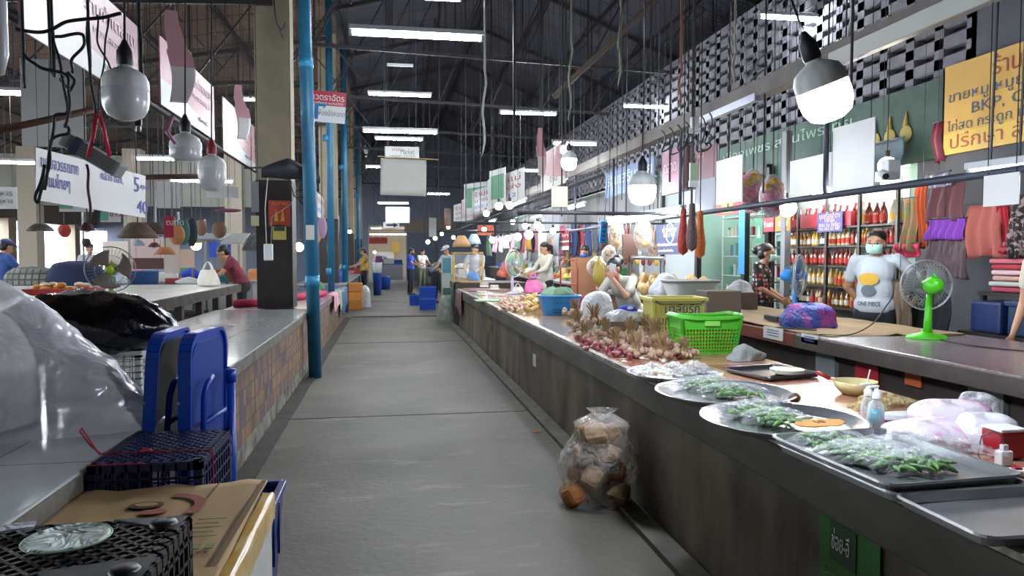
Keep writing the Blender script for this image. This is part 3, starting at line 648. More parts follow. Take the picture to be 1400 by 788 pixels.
# ================================================================ things on the concrete counter
Z = .7225
M_chil = mat('green_chilli', '#36641f', .45, col2='#5c8a38', scale=30)
def rnd(a, b): return random.uniform(a, b)
def round_tray(u0, v, u1, label, h=.035):
    a, b = pz(u0, v, Z+h), pz(u1, v, Z+h); c = (a+b)/2; R = (b-a).length/2
    t = thing('round_tray', label, 'tray', (c.x, c.y, Z+.001), 0, 'round steel trays on the concrete counter')
    MB().lathe([(0, .002), (R*.72, .002), (R*.80, .005), (R*.94, h-.004), (R, h), (R*1.005, h-.003), (R*.95, h-.010), (R*.81, 0), (R*.5, 0), (0, 0)], n=64).build('dish', M_chrome, t, smooth=True)
    return c, R
cA, RA = round_tray(858, 508, 986, 'round steel tray with clear packets of peeled garlic')
cB, RB = round_tray(897, 534, 1084, 'round steel tray with two green chilli bags, in the middle of the three')
cC, RC = round_tray(960, 570, 1180, 'round steel tray with bagged chillies and an orange card')
chil = []
def chilli(par, p, a, L_=.05, tilt=0):
    if not chil:
        g = MB(); g.tube([(0, 0, 0), (.012, .001, .003), (.026, .0, .004), (.04, -.002, .002), (.05, -.006, 0)], [.0035, .0055, .0055, .004, .001], 6); g.tube([(0, 0, 0), (-.008, .001, .003)], .0014, 5)
        o = g.build('chilli', M_chil, par, smooth=True); chil.append(o)
    else:
        o = chil[0].copy(); C.collection.objects.link(o); o.parent = par; KIDS.setdefault(par.name, []).append(o)
    o.location = p; o.rotation_euler = (rnd(-.5, .5), tilt, a); s = L_/.05*1.25; o.scale = (s, s*1.25, s*1.25)
def chilli_bag(c, rz, n, L_, W_, label):
    t = thing('chilli_bag', label, 'bag of chillies', c, rz, 'clear bags of green chillies')
    for k in range(int(n*1.7)):
        x, y = rnd(-1, 1), rnd(-1, 1)
        if x*x+y*y > 1: x *= .6; y *= .6
        chilli(t, (x*L_*.38, y*W_*.36, .006+.022*(1-x*x-y*y if x*x+y*y < 1 else 0)*rnd(.2, 1)), rnd(0, 6.28), rnd(.035, .055), rnd(-.3, .3))
    def fn(u, v):
        x = (u-.5)*2; y = (v-.5)*2; h = max(0, (1-abs(x)**2.5)*(1-abs(y)**2.5))
        return Vector((x*L_*.62, y*W_*.58*(1-.25*max(0, x)), .004+.048*h**.6+.010*wob(u*4, v*3)*(.3+h)))
    MB().grid(fn, 26, 20).build('clear_film', film('chilli_film', clear=.97, rough=.05, bump=1.0, scale=9, gloss=.8, edge=.26), t, smooth=True)
    return t
def on(c, u, v, z): p = pz(u, v, z); return p
chilli_bag(pz(967, 530, Z+.012), .2, 40, .24, .18, 'plump bag of green chillies at the back of the middle round tray')
chilli_bag(pz(1005, 541, Z+.012), -.3, 30, .26, .14, 'flatter bag of chillies in the middle round tray')
chilli_bag(pz(1030, 566, Z+.012), .4, 36, .24, .16, 'bag of chillies at the left of the orange card tray')
chilli_bag(pz(1062, 578, Z+.012), -.5, 36, .20, .14, 'bag of chillies touching the orange price card')
p = pz(1118, 579, Z+.03)
t = thing('price_card', 'orange cut cardboard price card lying in a round tray', 'card', p, .1)
MB().prism([(-.10, -.03), (-.06, -.055), (.05, -.06), (.10, -.02), (.11, .02), (.02, .05), (-.05, .045), (-.09, .01)], 0, .004).build('card', mat('orange_board', '#bb8442', .8), t)
text('10', .05, M_bp, t, (-.02, -.005, .005), (0, 0, .1))
# garlic packets
t = thing('garlic_packets', 'clear packets of peeled garlic cloves in the farthest round tray', 'bag of garlic', (cA.x-.03, cA.y, Z+.012))
clv = MB().ball((0, 0, 0), (.012, .008, .008), n=8, m=6).build('clove', mat('clove', '#cfc1a0', .5), t, smooth=True); clv.location = (-.1, 0, .01)
for k in range(54):
    o = clv.copy(); C.collection.objects.link(o); o.parent = t; q = rnd(0, 6.28); rr = rnd(0, .1); o.location = (-.07+rr*math.cos(q), rr*.8*math.sin(q), .008+rnd(0, .03)); o.rotation_euler = (rnd(0, 3), rnd(0, 3), rnd(0, 3))
for k in range(3): MB().grid(lambda u, v: Vector((-.16+k*.12+u*.16, -.1+v*.2+.02*k, .02+.05*math.sin(PI*u)*math.sin(PI*v)+.012*wob(u*4+k, v*4))), 16, 16).build('packet', film('garlic_film', clear=.85, rough=.1, bump=1, white='#e3e2dc', edge=.4), t, smooth=True)
# rectangular pans
def pan(Lc, N_, R_, label, h=.028, z=Z, name='sheet_pan', m=None, deep=0):
    """N_ = near corner, Lc = left corner, R_ = right corner"""
    ex = (R_-N_); ey = (Lc-N_); W = ex.length; D = ey.length; ang = math.atan2(ex.y, ex.x); c = N_+ex/2+ey/2
    t = thing(name, label, 'tray', (c.x, c.y, z), ang, None)
    w2, d2 = W/2, D/2
    def rr(ax, ay, r, zz):
        out = []
        for cx, cy, a0 in ((ax-r, ay-r, 0), (-ax+r, ay-r, 90), (-ax+r, -ay+r, 180), (ax-r, -ay+r, 270)):
            out += [Vector((cx+r*math.cos(math.radians(a0+k*22.5)), cy+r*math.sin(math.radians(a0+k*22.5)), zz)) for k in range(5)]
        return out
    rings = [rr(w2-.025, d2-.025, .02, .001), rr(w2-.012, d2-.012, .025, .004), rr(w2-.006, d2-.006, .03, h), rr(w2, d2, .034, h+.002), rr(w2+.002, d2+.002, .036, h-.004)]
    vs = [p for r in rings for p in r]; n = 20; fs = [tuple(range(n))]
    for j in range(4): fs += [(j*n+i, j*n+(i+1) % n, (j+1)*n+(i+1) % n, (j+1)*n+i) for i in range(n)]
    MB().add(vs, fs).build('pan', m or M_alu, t, smooth=False, solid=.002); return t
M_pan = mat('pan_metal', '#b4b7b8', .3, .85, col2='#9b9ea0', scale=5)
zz = Z+.045
Lc, N_, R_ = pz(1063, 596, zz), pz(1200, 668, zz), pz(1390, 653, zz)
def scl(a, b, k): return a+(b-a)*k
pan(Lc, N_, R_, 'aluminium sheet pan full of bagged green chillies, upper of a stack of two', z=Z+.022, m=M_pan)
q = Vector((.012, -.01, 0)); pan(Lc+q, N_+q, R_+q, 'aluminium sheet pan lying directly under the chilli pan', z=Z+.001, m=M_pan)
a, b = pz(1223, 674, Z+.03), pz(1400, 664, Z+.03); e = (b-a).normalized()*.42; f = (N_-Lc).normalized()*.30
pan(a, a+f, a+f+e, 'empty aluminium sheet pan nearest the viewer on the concrete counter', z=Z+.001, m=M_pan)
for (u, v, r, n, L_, W_, l) in ((1140, 612, -.2, 38, .20, .14, 'bag of chillies in the far corner of the sheet pan'), (1185, 628, -.35, 44, .22, .15, 'largest bag of chillies in the middle of the sheet pan'), (1245, 640, .1, 40, .20, .12, 'bag of chillies near the close edge of the sheet pan')):
    chilli_bag(pz(u, v, Z+.035), r, n, L_, W_, l)
MB_big = MB().grid(lambda u, v: Vector((u*.44-.2, v*.2-.1, .03+.035*math.sin(PI*u)*math.sin(PI*v)+.014*wob(u*5, v*4))), 30, 20)
p = pz(1240, 618, Z+.06); tag(MB_big.build('clear_film', MATS['chilli_film'], smooth=True, loc=p-Vector((0, 0, .02)), rz=-.1), 'loose clear plastic film crumpled over the chillies in the sheet pan', 'plastic film')
# dark pan with plates
Lq, Nq, Rq = pz(1000, 503, Z+.02), pz(1035, 518, Z+.02), pz(1112, 512, Z+.02)
pan(Lq, Nq, Rq, 'dark grey shallow oven pan holding pale plates', z=Z+.001, m=mat('dark_pan', '#6b676b', .3, .8), h=.022)
c = pz(1076, 506, Z+.03)
for k in range(3):
    tag(MB().lathe([(0, .004), (.05, .004), (.062, .008), (.085, .016), (.087, .015), (.062, .003), (.04, 0), (0, 0)], n=36).build('plate', mat('cream_plate', '#cfcfb8', .25), smooth=True, loc=(c.x, c.y, Z+.006+.007*k)), 'cream plate, %s of three stacked in the dark pan' % ('bottom', 'middle', 'top')[k], 'plate', 'stacked cream plates')
# bowl with ladle
c = pz(1169, 530, Z+.03)
t = thing('bowl', 'cream enamel bowl behind the soap bottle', 'bowl', (c.x, c.y, Z+.001))
MB().lathe([(0, .006), (.05, .006), (.08, .03), (.092, .06), (.095, .06), (.084, .028), (.055, 0), (0, 0)], n=36).build('bowl', mat('cream_enamel', '#c9bd8a', .25), t, smooth=True)
t = thing('ladle', 'red handled spoon resting in the cream bowl', 'spoon', (c.x-.06, c.y+.0, Z+.04))
MB().tube([(-.10, .05, .055), (-.05, .025, .03)], .009, 8).build('handle', mat('red_handle', '#a32a20', .35), t, smooth=True)
MB().tube([(-.05, .025, .03), (.02, .0, -.01)], .004, 8).ball((.035, -.005, -.018), (.022, .016, .008)).build('scoop', mat('scoop_wood', '#b49a62', .5), t, smooth=True)
tag(MB().tube([(c.x+.07, c.y+.02, Z+.03), (c.x+.11, c.y+.05, Z+.10)], .003, 6).build('straw', M_white), 'thin white stick standing in the cream bowl', 'stick')
# sanitiser bottles
def pump(p, label, liquid, h=.11, r=.028):
    t = thing('pump_bottle', label, 'bottle', p)
    MB().lathe([(0, 0), (r, 0), (r+.001, .004), (r+.001, h*.62), (r*.8, h*.8), (.012, h*.9), (.012, h)], n=24).build('bottle', film('bottle_clear', clear=.8, rough=.05, bump=0, white='#e8eef0'), t, smooth=True)
    if liquid: MB().lathe([(0, .002), (r*.93, .002), (r*.93, h*.58), (0, h*.58)], n=24).build('liquid', mat('blue_liquid', '#1b9bb0', .1, emit=0), t, smooth=True)
    MB().lathe([(.015, h-.004), (.015, h+.016), (.009, h+.02), (.006, h+.036), (0, h+.036)], n=16).build('pump_collar', M_white, t, smooth=True)
    MB().bar((.008, 0, h+.04), (-.034, -.004, h+.038), .012, .008).build('nozzle', M_white, KIDS[t.name][-1], bevel=.002)
pump(pz(1197, 584, Z), 'clear pump bottle half full of blue hand gel', True)
pump(pz(1186, 577, Z), 'empty clear pump bottle just behind the blue gel bottle', False, .105, .024)
t = thing('brown_ball', 'small brown wooden ball beside a round tray', 'ball', pz(1086, 552, Z)+Vector((0, 0, .024)))
MB().ball((0, 0, 0), (.026, .022, .022)).build('ball', M_wood, t, smooth=True)
def crumple(name, label, cat, c, size, m, seed=0, rz=0, n=28, amp=.18, parts=(), flat=.0, group=None, power=.8):
    t = thing(name, label, cat, c, rz, group) if parts is not None else None
    rs = random.Random(seed); o1, o2, o3 = rs.uniform(0, 9), rs.uniform(0, 9), rs.uniform(0, 9)
    def fn(u, v):
        a = u*2*PI; q = v*PI*.5
        cc = math.cos(a); ss = math.sin(a)
        ring = .8*cc+.6*ss
        k = 1+amp*(math.sin(3*a+o1+2*v)*.5+math.sin(7*a+o2-3*v)*.35*(1-v)+math.sin(9*v+o3+2*cc)*.4+math.sin(13*a+5*v+o1)*.15)
        r = math.cos(q)**power; 
        return Vector((size[0]/2*r*cc*k, size[1]/2*r*ss*k, size[2]*math.sin(q)*(1+amp*.5*math.sin(2*a+o2))))
    MB().grid(fn, n, max(10, n//2), closed=True).build('folds' if cat == 'cloth' else 'body', m, t, smooth=True)
    return t
crumple('cloth_rag', 'crumpled grey-white rag beside the green basket', 'cloth', pz(1018, 492, Z), (.22, .15, .085), mat('rag', '#8f938f', .9, bump=.8, scale=25), 3, amp=.3)
crumple('snack_bag', 'crumpled clear packet with yellow bits behind the blue gel bottle', 'bag', pz(1205, 556, Z), (.28, .14, .05), film('snack_clear', clear=.5, rough=.08, bump=1, scale=24, white='#cdb77e'), 4, amp=.3)
crumple('white_packet', 'flat white plastic packet beside the pink printed bags', 'bag', pz(1235, 572, Z), (.26, .12, .02), mat('white_pk', '#b9bcc2', .3, bump=.6, scale=14), 5, amp=.1, power=.3)
def pinkbag(c, size, rz, seed, label):
    t = crumple('packet', label, 'bag', c, size, mat('pink_print_bag', '#d6ccd6', .2, col2='#c2409c', scale=9, mix=(.5, .68), bump=.8, bscale=16), seed, rz, 36, .12, power=.45)
    return t
pinkbag(pz(1270, 608, Z), (.34, .26, .08), .2, 6, 'clear bag of white items with pink print, front of the pile')
pinkbag(pz(1300, 590, Z), (.30, .22, .11), -.3, 7, 'pink and white printed bag at the back of the pile')
crumple('packet', 'white plastic bag with small dark print beside the charger', 'bag', pz(1345, 612, Z), (.20, .20, .11), mat('white_bag', '#cfcdd0', .3, bump=.8, scale=12), 8, amp=.12, power=.45)
crumple('packet', 'clear packet next to the red box at the counter edge', 'bag', pz(1335, 575, Z), (.16, .14, .10), M_bag, 9, amp=.2, power=.5)
p = pz(1372, 636, Z)
t = thing('phone_charger', 'white cube charger with a looping cable on the counter', 'charger', p)
MB().span((-.02, -.015, 0), (.02, .015, .045)).build('body', M_white, t, bevel=.004)
MB().span((-.009, -.008, .045), (.009, .008, .062)).build('plug', M_white, t, bevel=.002)
MB().tube([(0, 0, .06), (-.004, .0, .085), (-.03, .01, .10), (-.06, .02, .085), (-.07, .02, .03), (-.06, .01, .0)], .002, 6).build('cable', mat('grey_cable', '#4a4a50', .5), t, smooth=True)
t = thing('red_box', 'red plastic box at the right end of the counter things', 'box', pz(1388, 632, Z))
MB().span((-.03, .02, 0), (.06, .10, .085)).build('box', mat('red_plastic', '#9c1f2b', .3), t, bevel=.006)
MB().span((-.032, .018, .085), (.062, .102, .095)).build('lid', M_white, t, bevel=.003)
t = thing('power_strip', 'white flat power strip beside the charger', 'power strip', pz(1385, 650, Z), -.2)
MB().span((-.08, -.02, 0), (.10, .02, .018)).build('body', M_white, t, bevel=.004); MB().span((.0, -.01, .018), (.02, .01, .024)).build('switch', MATS['red_plastic'], t)

# yellow crate
M_yel = mat('yellow_plastic', '#b8b04e', .45, col2='#c8c270', scale=3)
t = thing('yellow_crate', 'yellow plastic crate with dark blue painted lettering, behind the garlic', 'crate', (0, 0, 0)); c = pz(930, 461, Z); t.location = (c.x, c.y+.15, Z); t.rotation_euler.z = -.10
W, D, H = .40, .30, .29
def wall_slots(g, o, ux, W, H, tp):
    o, ux = Vector(o), Vector(ux); uz = Vector((0, 0, 1))
    P = lambda x, z: o+ux*x+uz*z
    g.bar(P(0, .02), P(W, .02), .006, .04, up=uz); g.bar(P(0, H-.07), P(W, H-.07), .006, .14, up=uz)
    n = int(W/.022)
    for k in range(n+1): g.bar(P(k*W/n, 0), P(k*W/n, H), .006 if False else .009, .006, up=ux.cross(uz))
    g.bar(P(0, H*.3), P(W, H*.3), .006, .012, up=uz)
for o, ux, L_ in (((-W/2, -D/2, 0), (1, 0, 0), W), ((-W/2, D/2, 0), (1, 0, 0), W), ((-W/2, -D/2, 0), (0, 1, 0), D), ((W/2, -D/2, 0), (0, 1, 0), D)):
    g = MB(); wall_slots(g, o, ux, L_, H, 0); g.build('side_panel', M_yel, t)
MB().span((-W/2, -D/2, 0), (W/2, D/2, .008)).build('base', M_yel, t)
g = MB()
for a, b in (((-W/2-.02, -D/2-.015), (W/2+.02, -D/2-.015)), ((W/2+.015, -D/2-.02), (W/2+.015, D/2+.02)), ((W/2+.02, D/2+.015), (-W/2-.02, D/2+.015)), ((-W/2-.015, D/2+.02), (-W/2-.015, -D/2-.02))): g.bar((*a, H), (*b, H), .035, .03)
g.build('rim', M_yel, t, bevel=.006)
text('มาลัยรัก', .10, mat('blue_ink', '#1d3560', .6), t, (-.115, -D/2-.006, .215), width=.27)
MB().tube([(-.19, -D/2-.036, H-.005), (-.15, -D/2-.04, H-.03), (.15, -D/2-.04, H-.03), (.19, -D/2-.036, H-.005)], .004, 6).build('handle_wire', M_steel2, t, smooth=True)
# green basket
M_gb = mat('green_plastic', '#4fb52f', .4)
t = thing('green_basket', 'bright green laundry-style plastic basket in front of the yellow crate', 'basket', (0, 0, 0)); c = pz(975, 484, Z); t.location = (c.x, c.y+.14, Z); t.rotation_euler.z = -.04
W, D, H = .40, .26, .22
def trap(g, sgn, axis):
    w0, w1 = (W*.42, W*.5) if axis == 'x' else (D*.42, D*.5); d0, d1 = (D*.42, D*.5) if axis == 'x' else (W*.42, W*.5)
    def P(s, k): a = (w0+(w1-w0)*k)*s; b = (d0+(d1-d0)*k)*sgn; return Vector((a, b, k*H)) if axis == 'x' else Vector((b, a, k*H))
    n = 18 if axis == 'x' else 11
    for k in range(n+1): s = -1+2*k/n; g.bar(P(s, 0), P(s, .72), .007, .005)
    for j in range(8): k = j*.72/7; g.bar(P(-1, k), P(1, k), .005, .007)
    g.add([P(-1, .72), P(1, .72), P(1, 1), P(-1, 1)], [(0, 1, 2, 3)])
    g.bar(P(-1, .0), P(-1, 1), .02); g.bar(P(1, 0), P(1, 1), .02)
for sg, ax in ((-1, 'x'), (1, 'x'), (-1, 'y'), (1, 'y')): g = MB(); trap(g, sg, ax); g.build('side_panel', M_gb, t)
def oval(k, z, o=0): return [Vector((W*.5*k*math.copysign(abs(math.cos(a*PI/20))**.35, math.cos(a*PI/20)), D*.5*k*math.copysign(abs(math.sin(a*PI/20))**.35, math.sin(a*PI/20)), z+.018*abs(math.cos(a*PI/20)))) for a in range(41)]
MB().tube(oval(1.06, H+.005), .014, 8).tube(oval(1.12, H), .008, 8).build('rim', M_gb, t, smooth=True)
for s in (-1, 1): MB().box((0, s*D*.52, H-.025), (.10, .02, .035)).build('handle', mat('green_plastic_light', '#86d860', .4), t, bevel=.004)
MB().box((0, 0, .09), (W*.76, D*.76, .16)).build('orange_liner', mat('orange_net', '#b8481e', .8, col2='#c9662e', scale=30), t)
MB().box((0, 0, .006), (W*.8, D*.8, .008)).build('base', M_gb, t)

# garlic bunches and shallots
M_gar = mat('garlic_skin', '#8c6f58', .55, col2='#bfa88e', scale=25)
M_stalk = mat('dry_stalk', '#7c6244', .9, col2='#9a7f5a', scale=30)
M_shal = mat('shallot_skin', '#7d3540', .35, col2='#a85c60', scale=20)
def garlic_bulb_mb():
    g = MB(); g.grid(lambda u, v: (lambda a, q: Vector((.021*math.sin(q)*math.cos(a)*(1+.12*abs(math.sin(3*a))), .021*math.sin(q)*math.sin(a)*(1+.12*abs(math.sin(3*a))), .019*(-math.cos(q))+(.008*(q/PI)**5))))(u*2*PI, v*PI), 12, 8, closed=True)
    return g.tube([(0, 0, .02), (.002, 0, .034)], [.005, .0025], 6)
t = thing('garlic_bunch', 'bunch of dried garlic with upright straw stalks at the near side of the pile', 'garlic', (0, 0, 0), 0, 'garlic bunches heaped on the counter')
gb = garlic_bulb_mb().build('garlic_bulb', M_gar, t, smooth=True); gb.location = (.05, 0, .022)
for k in range(13):
    o = gb.copy(); C.collection.objects.link(o); o.parent = t; KIDS[t.name].append(o); a = k*2.4; r = .03+.018*(k % 3); o.location = (r*math.cos(a)*1.5, r*math.sin(a), .02+.018*(k % 2)+.01*(k % 3)); o.rotation_euler = (rnd(-.9, .9), rnd(-.9, .9), a)
g = MB()
for k in range(70):
    a = rnd(0, 6.28); r0 = rnd(.01, .045); r1 = rnd(.0, .02); r2 = rnd(.015, .05); h = rnd(.10, .17)
    g.tube([(r0*math.cos(a), r0*math.sin(a), .04), (r1*math.cos(a), r1*math.sin(a), h*.6), (r2*math.cos(a+rnd(-.6, .6)), r2*math.sin(a), h)], [.003, .003, .0018], 4)
g.build('straw_stalks', M_stalk, t)
gspots = [(905, 492, 1.0, 'frontmost'), (868, 489, .95, ''), (842, 478, .9, ''), (930, 480, 1.05, ''), (862, 468, 1.1, ''), (895, 473, 1.2, ''), (925, 468, 1.0, ''), (882, 459, 1.0, ''), (905, 458, 1.0, ''), (827, 462, .95, ''), (812, 447, 1.2, ''), (789, 452, 1.0, ''), (786, 434, 1.15, ''), (800, 466, .9, ''), (935, 490, .8, ''), (850, 455, 1.0, '')]
gl = ['garlic bunch nearest the round tray of peeled cloves', 'low garlic bunch left of the frontmost one', 'garlic bunch beside the shallots', 'garlic bunch by the green basket corner', 'garlic bunch with a thick wrapped straw top', 'tallest shaggy garlic bunch in the middle of the heap', 'garlic bunch leaning against the green basket', 'garlic bunch behind the turquoise net bag', 'garlic bunch in front of the yellow crate', 'garlic bunch at the left of the turquoise net bag', 'garlic bunch standing before the white carrier bag', 'garlic bunch at the far left edge of the heap', 'garlic bunch at the back near the blue basket', 'small garlic bunch over the shallots on the left', 'small garlic bunch at the right front corner', 'garlic bunch between the net bag and the tall middle one']
for i, (u, v, s, _) in enumerate(gspots):
    p = pz(u, v, Z)
    if i == 0: t.location = p; t['label'] = gl[0]; t.scale = (s,)*3; gp = t
    else: dup(gp, p, i*1.3, gl[i], scale=s*1.05)
sh = None
for i in range(70):
    k = rnd(0, 1); u = 792+k*75+rnd(-10, 10); v = 470+k*20+rnd(-7, 6)
    if i > 52: u = rnd(925, 943); v = rnd(478, 492)
    p = pz(u, v, Z)+Vector((0, 0, .016+(.02 if rnd(0, 1) > .6 else 0)))
    if sh is None: sh = tag(MB().lathe([(0, -.016), (.012, -.012), (.0165, 0), (.012, .012), (.004, .022), (.001, .034)], n=10).build('shallot', M_shal, smooth=True, loc=p), 'small reddish shallot in the heap in front of the garlic', 'shallot', 'shallots heaped by the garlic')
    else: o = sh.copy(); C.collection.objects.link(o); o.location = p; o.rotation_euler = (rnd(-1.5, 1.5), rnd(-1.5, 1.5), rnd(0, 6)); s = rnd(.8, 1.15); o.scale = (s, s, s)
crumple('net_bag', 'turquoise net bag lying on the garlic', 'bag', pz(834, 455, Z)+Vector((0, 0, .03)), (.19, .12, .10), mat('turq', '#3fae8c', .6, bump=.8, scale=30), 11, .7, amp=.22)
# behind the garlic
t = crumple('carrier_bag', 'bulging white carrier bag with faint print beside the garlic', 'bag', pz(817, 437, Z), (.34, .24, .27), M_milky, 12, 0, 40, .07, power=.45)
crumple('white_fill', 'pale contents of the white carrier bag', 'bundle', pz(818, 436, Z), (.26, .18, .22), mat('pale_fill', '#a9a9a6', .9), 13, 0, 24, .05, power=.5)
t = thing('cardboard_tray', 'low worn carton holding clear plastic behind the garlic', 'box', pz(862, 457, Z)+Vector((0, .12, 0)))
MB().span((-.17, -.12, 0), (.17, .12, .10)).build('box', mat('worn_carton', '#6d5c50', .9), t)
crumple('clear_bag', 'crumpled clear plastic on the low carton', 'bag', pz(862, 457, Z)+Vector((0, .12, .10)), (.38, .26, .09), MATS['milky_bag'], 14, amp=.2, power=.6)
t = thing('cap', 'bright blue cap with white print on the crumpled plastic', 'cap', pz(861, 457, Z)+Vector((.02, .12, .17)), .2)
MB().grid(lambda u, v: Vector((.09*math.cos(v*PI/2)**.6*math.cos(u*2*PI), .07*math.cos(v*PI/2)**.6*math.sin(u*2*PI), .055*math.sin(v*PI/2))), 24, 8, closed=True).build('crown', mat('cap_blue', '#1732a8', .7), t, smooth=True)
MB().grid(lambda u, v: Vector((-.07-.07*v*math.cos((u-.5)*2.2), .075*math.sin((u-.5)*2.2), .006+.004*v)), 12, 5).build('peak', MATS['cap_blue'], t, smooth=True, solid=.004)
MB().ball((-.01, -.06, .035), (.03, .012, .013)).build('print', M_white, t, smooth=True)
# blue basket
M_bb = mat('blue_basket', '#2474b5', .35, col2='#2f86c6', scale=5)
c = pz(770, 432, Z)
t = thing('blue_basket', 'blue plastic basket piled with green cloth bundles', 'basket', (c.x, c.y+.18, Z))
def rrp(w, d, z, n=28): return [Vector((w*math.copysign(abs(math.cos(a*2*PI/n))**.5, math.cos(a*2*PI/n)), d*math.copysign(abs(math.sin(a*2*PI/n))**.5, math.sin(a*2*PI/n)), z)) for a in range(n)]
g = MB(); r0, r1 = rrp(.17, .13, 0), rrp(.22, .17, .20); n = 28
g.add(r0+r1, [tuple(range(n))]+[(i, (i+1) % n, n+(i+1) % n, n+i) for i in range(n)]); g.build('body', M_bb, t, solid=.005)
MB().tube(r1+[r1[0]], .012, 8).build('rim', M_bb, t, smooth=True)
g = MB()
for j in range(3):
    for k in range(12):
        if j == 2 and k % 2: continue
        zq = .03+.03*j if j < 2 else .13; y = -.13-.04*(zq/.2)-.006; g.box((-.09+k*.018, y, zq), (.009, .004, .014))
g.build('slots', mat('slot_dark', '#123a5c', .8), t)
for k, (dx, dy, l) in enumerate(((-.08, 0, 'pale green cloth bundle at the left in the blue basket'), (.08, .03, 'darker green bundle at the right in the blue basket'), (.0, -.05, 'grey-green bundle in the middle of the blue basket'))):
    crumple('cloth_bundle', l, 'bundle', (c.x+dx, c.y+.18+dy, Z+.17), (.26, .2, .12), mat('green_bundle%d' % k, ['#7f9a82', '#3f5f4c', '#5c7a60'][k], .8, bump=.7, scale=14), 20+k, k, amp=.15)
c = pz(791, 424, Z); t = thing('red_tub', 'small red plastic tub beside the blue basket', 'tub', (c.x+.05, c.y+.05, Z))
MB().lathe([(0, 0), (.07, 0), (.09, .15), (.098, .152), (.098, .146), (.07, .0)], n=24).build('tub', mat('red_tub', '#9a3540', .4), t, smooth=True); MB().ring((0, 0, .15), .096, .006, n=28).build('rim', MATS['red_tub'], t, smooth=True)
# snack packs heap
M_sn = [mat('snack_tan', '#b08a5c', .35, col2='#d8bb94', scale=25), mat('snack_pink', '#b98a78', .3, col2='#dcc6ba', scale=25), mat('snack_yel', '#c89c4c', .35, col2='#dfc07c', scale=25)]
sp = [None]*3
for i in range(150):
    k = rnd(0, 1); u = 684+k*60; j = 0 if k < .55 else (1 if rnd(0, 1) < .4 else 2)
    j = random.choice((0, 1)) if k < .6 else random.choice((0, 2, 2)); v = 418+k*10+rnd(-14*(.4+k*.6), 3)
    p = pz(u+rnd(-3, 3), 424+rnd(-10, 2)+k*3, Z); p.z += max(0, rnd(.0, .14)*(.3+k))*.8+.015
    if sp[j] is None: sp[j] = tag(MB().ball((0, 0, 0), (.045, .02, .014), n=8, m=6).build('snack_packet', M_sn[j], smooth=True, loc=p), ['small tan snack packet in the heap by the blue basket', 'small pinkish snack packet in the heap by the blue basket', 'plump yellow snack packet in the heap by the blue basket'][j], 'snack', 'snack packets heaped by the blue basket'); o = sp[j]
    else: o = sp[j].copy(); C.collection.objects.link(o)
    o.location = p; o.rotation_euler = (rnd(-1, 1), rnd(-.8, .8), rnd(0, 6)); s = rnd(.8, 1.3)*(1.3 if j == 2 else 1); o.scale = (s, s*1.1, s)
# clamshells and trays at far end
for i, (u, v, zz_, l) in enumerate(((658, 404, 0, 'yellowish sweets box at the far left of the clear boxes'), (674, 409, 0, 'clear box with an orange sweet, left of the pair'), (686, 409, 0, 'clear box with an orange sweet, right of the pair'), (662, 398, .07, 'pale stacked box on top at the back'), (676, 399, .04, 'pale sweets box behind the orange pair'))):
    c = pz(u, v, Z); t = thing('food_box', l, 'box', (c.x, c.y, Z+zz_), rnd(-.1, .1), 'clear food boxes at the far end of the counter')
    MB().span((-.07, -.06, 0), (.07, .06, .03)).build('base', mat('box_white', '#c9c9bd', .4), t, bevel=.006)
    MB().ball((0, 0, .035), (.045, .04, .022)).build('sweet', mat('sweet%d' % (i in (1, 2)), '#c8562a' if i in (1, 2) else '#c7b76a', .5), t, smooth=True)
    MB().span((-.068, -.058, .03), (.068, .058, .075)).build('clear_lid', film('clam', clear=.7, rough=.1, bump=.4), t, bevel=.012)
c = pz(668, 412, Z); tag(MB().span((-.2, -.1, 0), (.2, .25, .012)).build('green_mat', mat('mint_mat', '#7f9f84', .5), loc=(c.x+.02, c.y, Z+.001)), 'mint green mat under the clear food boxes', 'mat')
def carrier(c, w, d, h, m, label, seed=0, handles=True, hm=None):
    t = thing('carrier_bag', label, 'bag', c, rnd(-.2, .2))
    def fn(u, v):
        a = u*2*PI; k = (1-.55*max(0, v-.45)**.8)*(1+.07*math.sin(5*a+seed+v*4)+.04*math.sin(11*a-v*6)); r = min(1, (v*9+.35))
        return Vector((w/2*k*r*math.cos(a), d/2*k*r*math.sin(a)*(1-.4*v), h*.68*v))
    MB().grid(fn, 32, 14, closed=True).build('bag', m, t, smooth=True)
    if handles:
        for s in (-1, 1): MB().tube([(-w*.22, s*.01, h*.64), (-w*.15, s*.012, h*.85), (-w*.03, s*.01, h), (w*.06, s*.01, h*.97), (w*.16, s*.01, h*.82), (w*.2, s*.01, h*.62)], [w*.07, w*.05, w*.035, w*.035, w*.05, w*.07], 8).build('handle', hm or m, t, smooth=True)
    return t
M_pinkb = mat('pink_bag', '#c9679f', .35, bump=.5, scale=12)
carrier(pz(729, 402, Z), .30, .2, .34, M_pinkb, 'pink carrier bag with two handles among the snacks')
carrier(pz(708, 402, Z), .20, .14, .17, mat('white_bag2', '#c5c8c2', .4, bump=.5, scale=12), 'small white carrier bag between the fan and the pink bag')
t = carrier(pz(285, 392, .9), .3, .25, .36, mat('white_bag3', '#cfcfc9', .35, bump=.5, scale=12), 'white carrier bag with tied handles on the seller table')

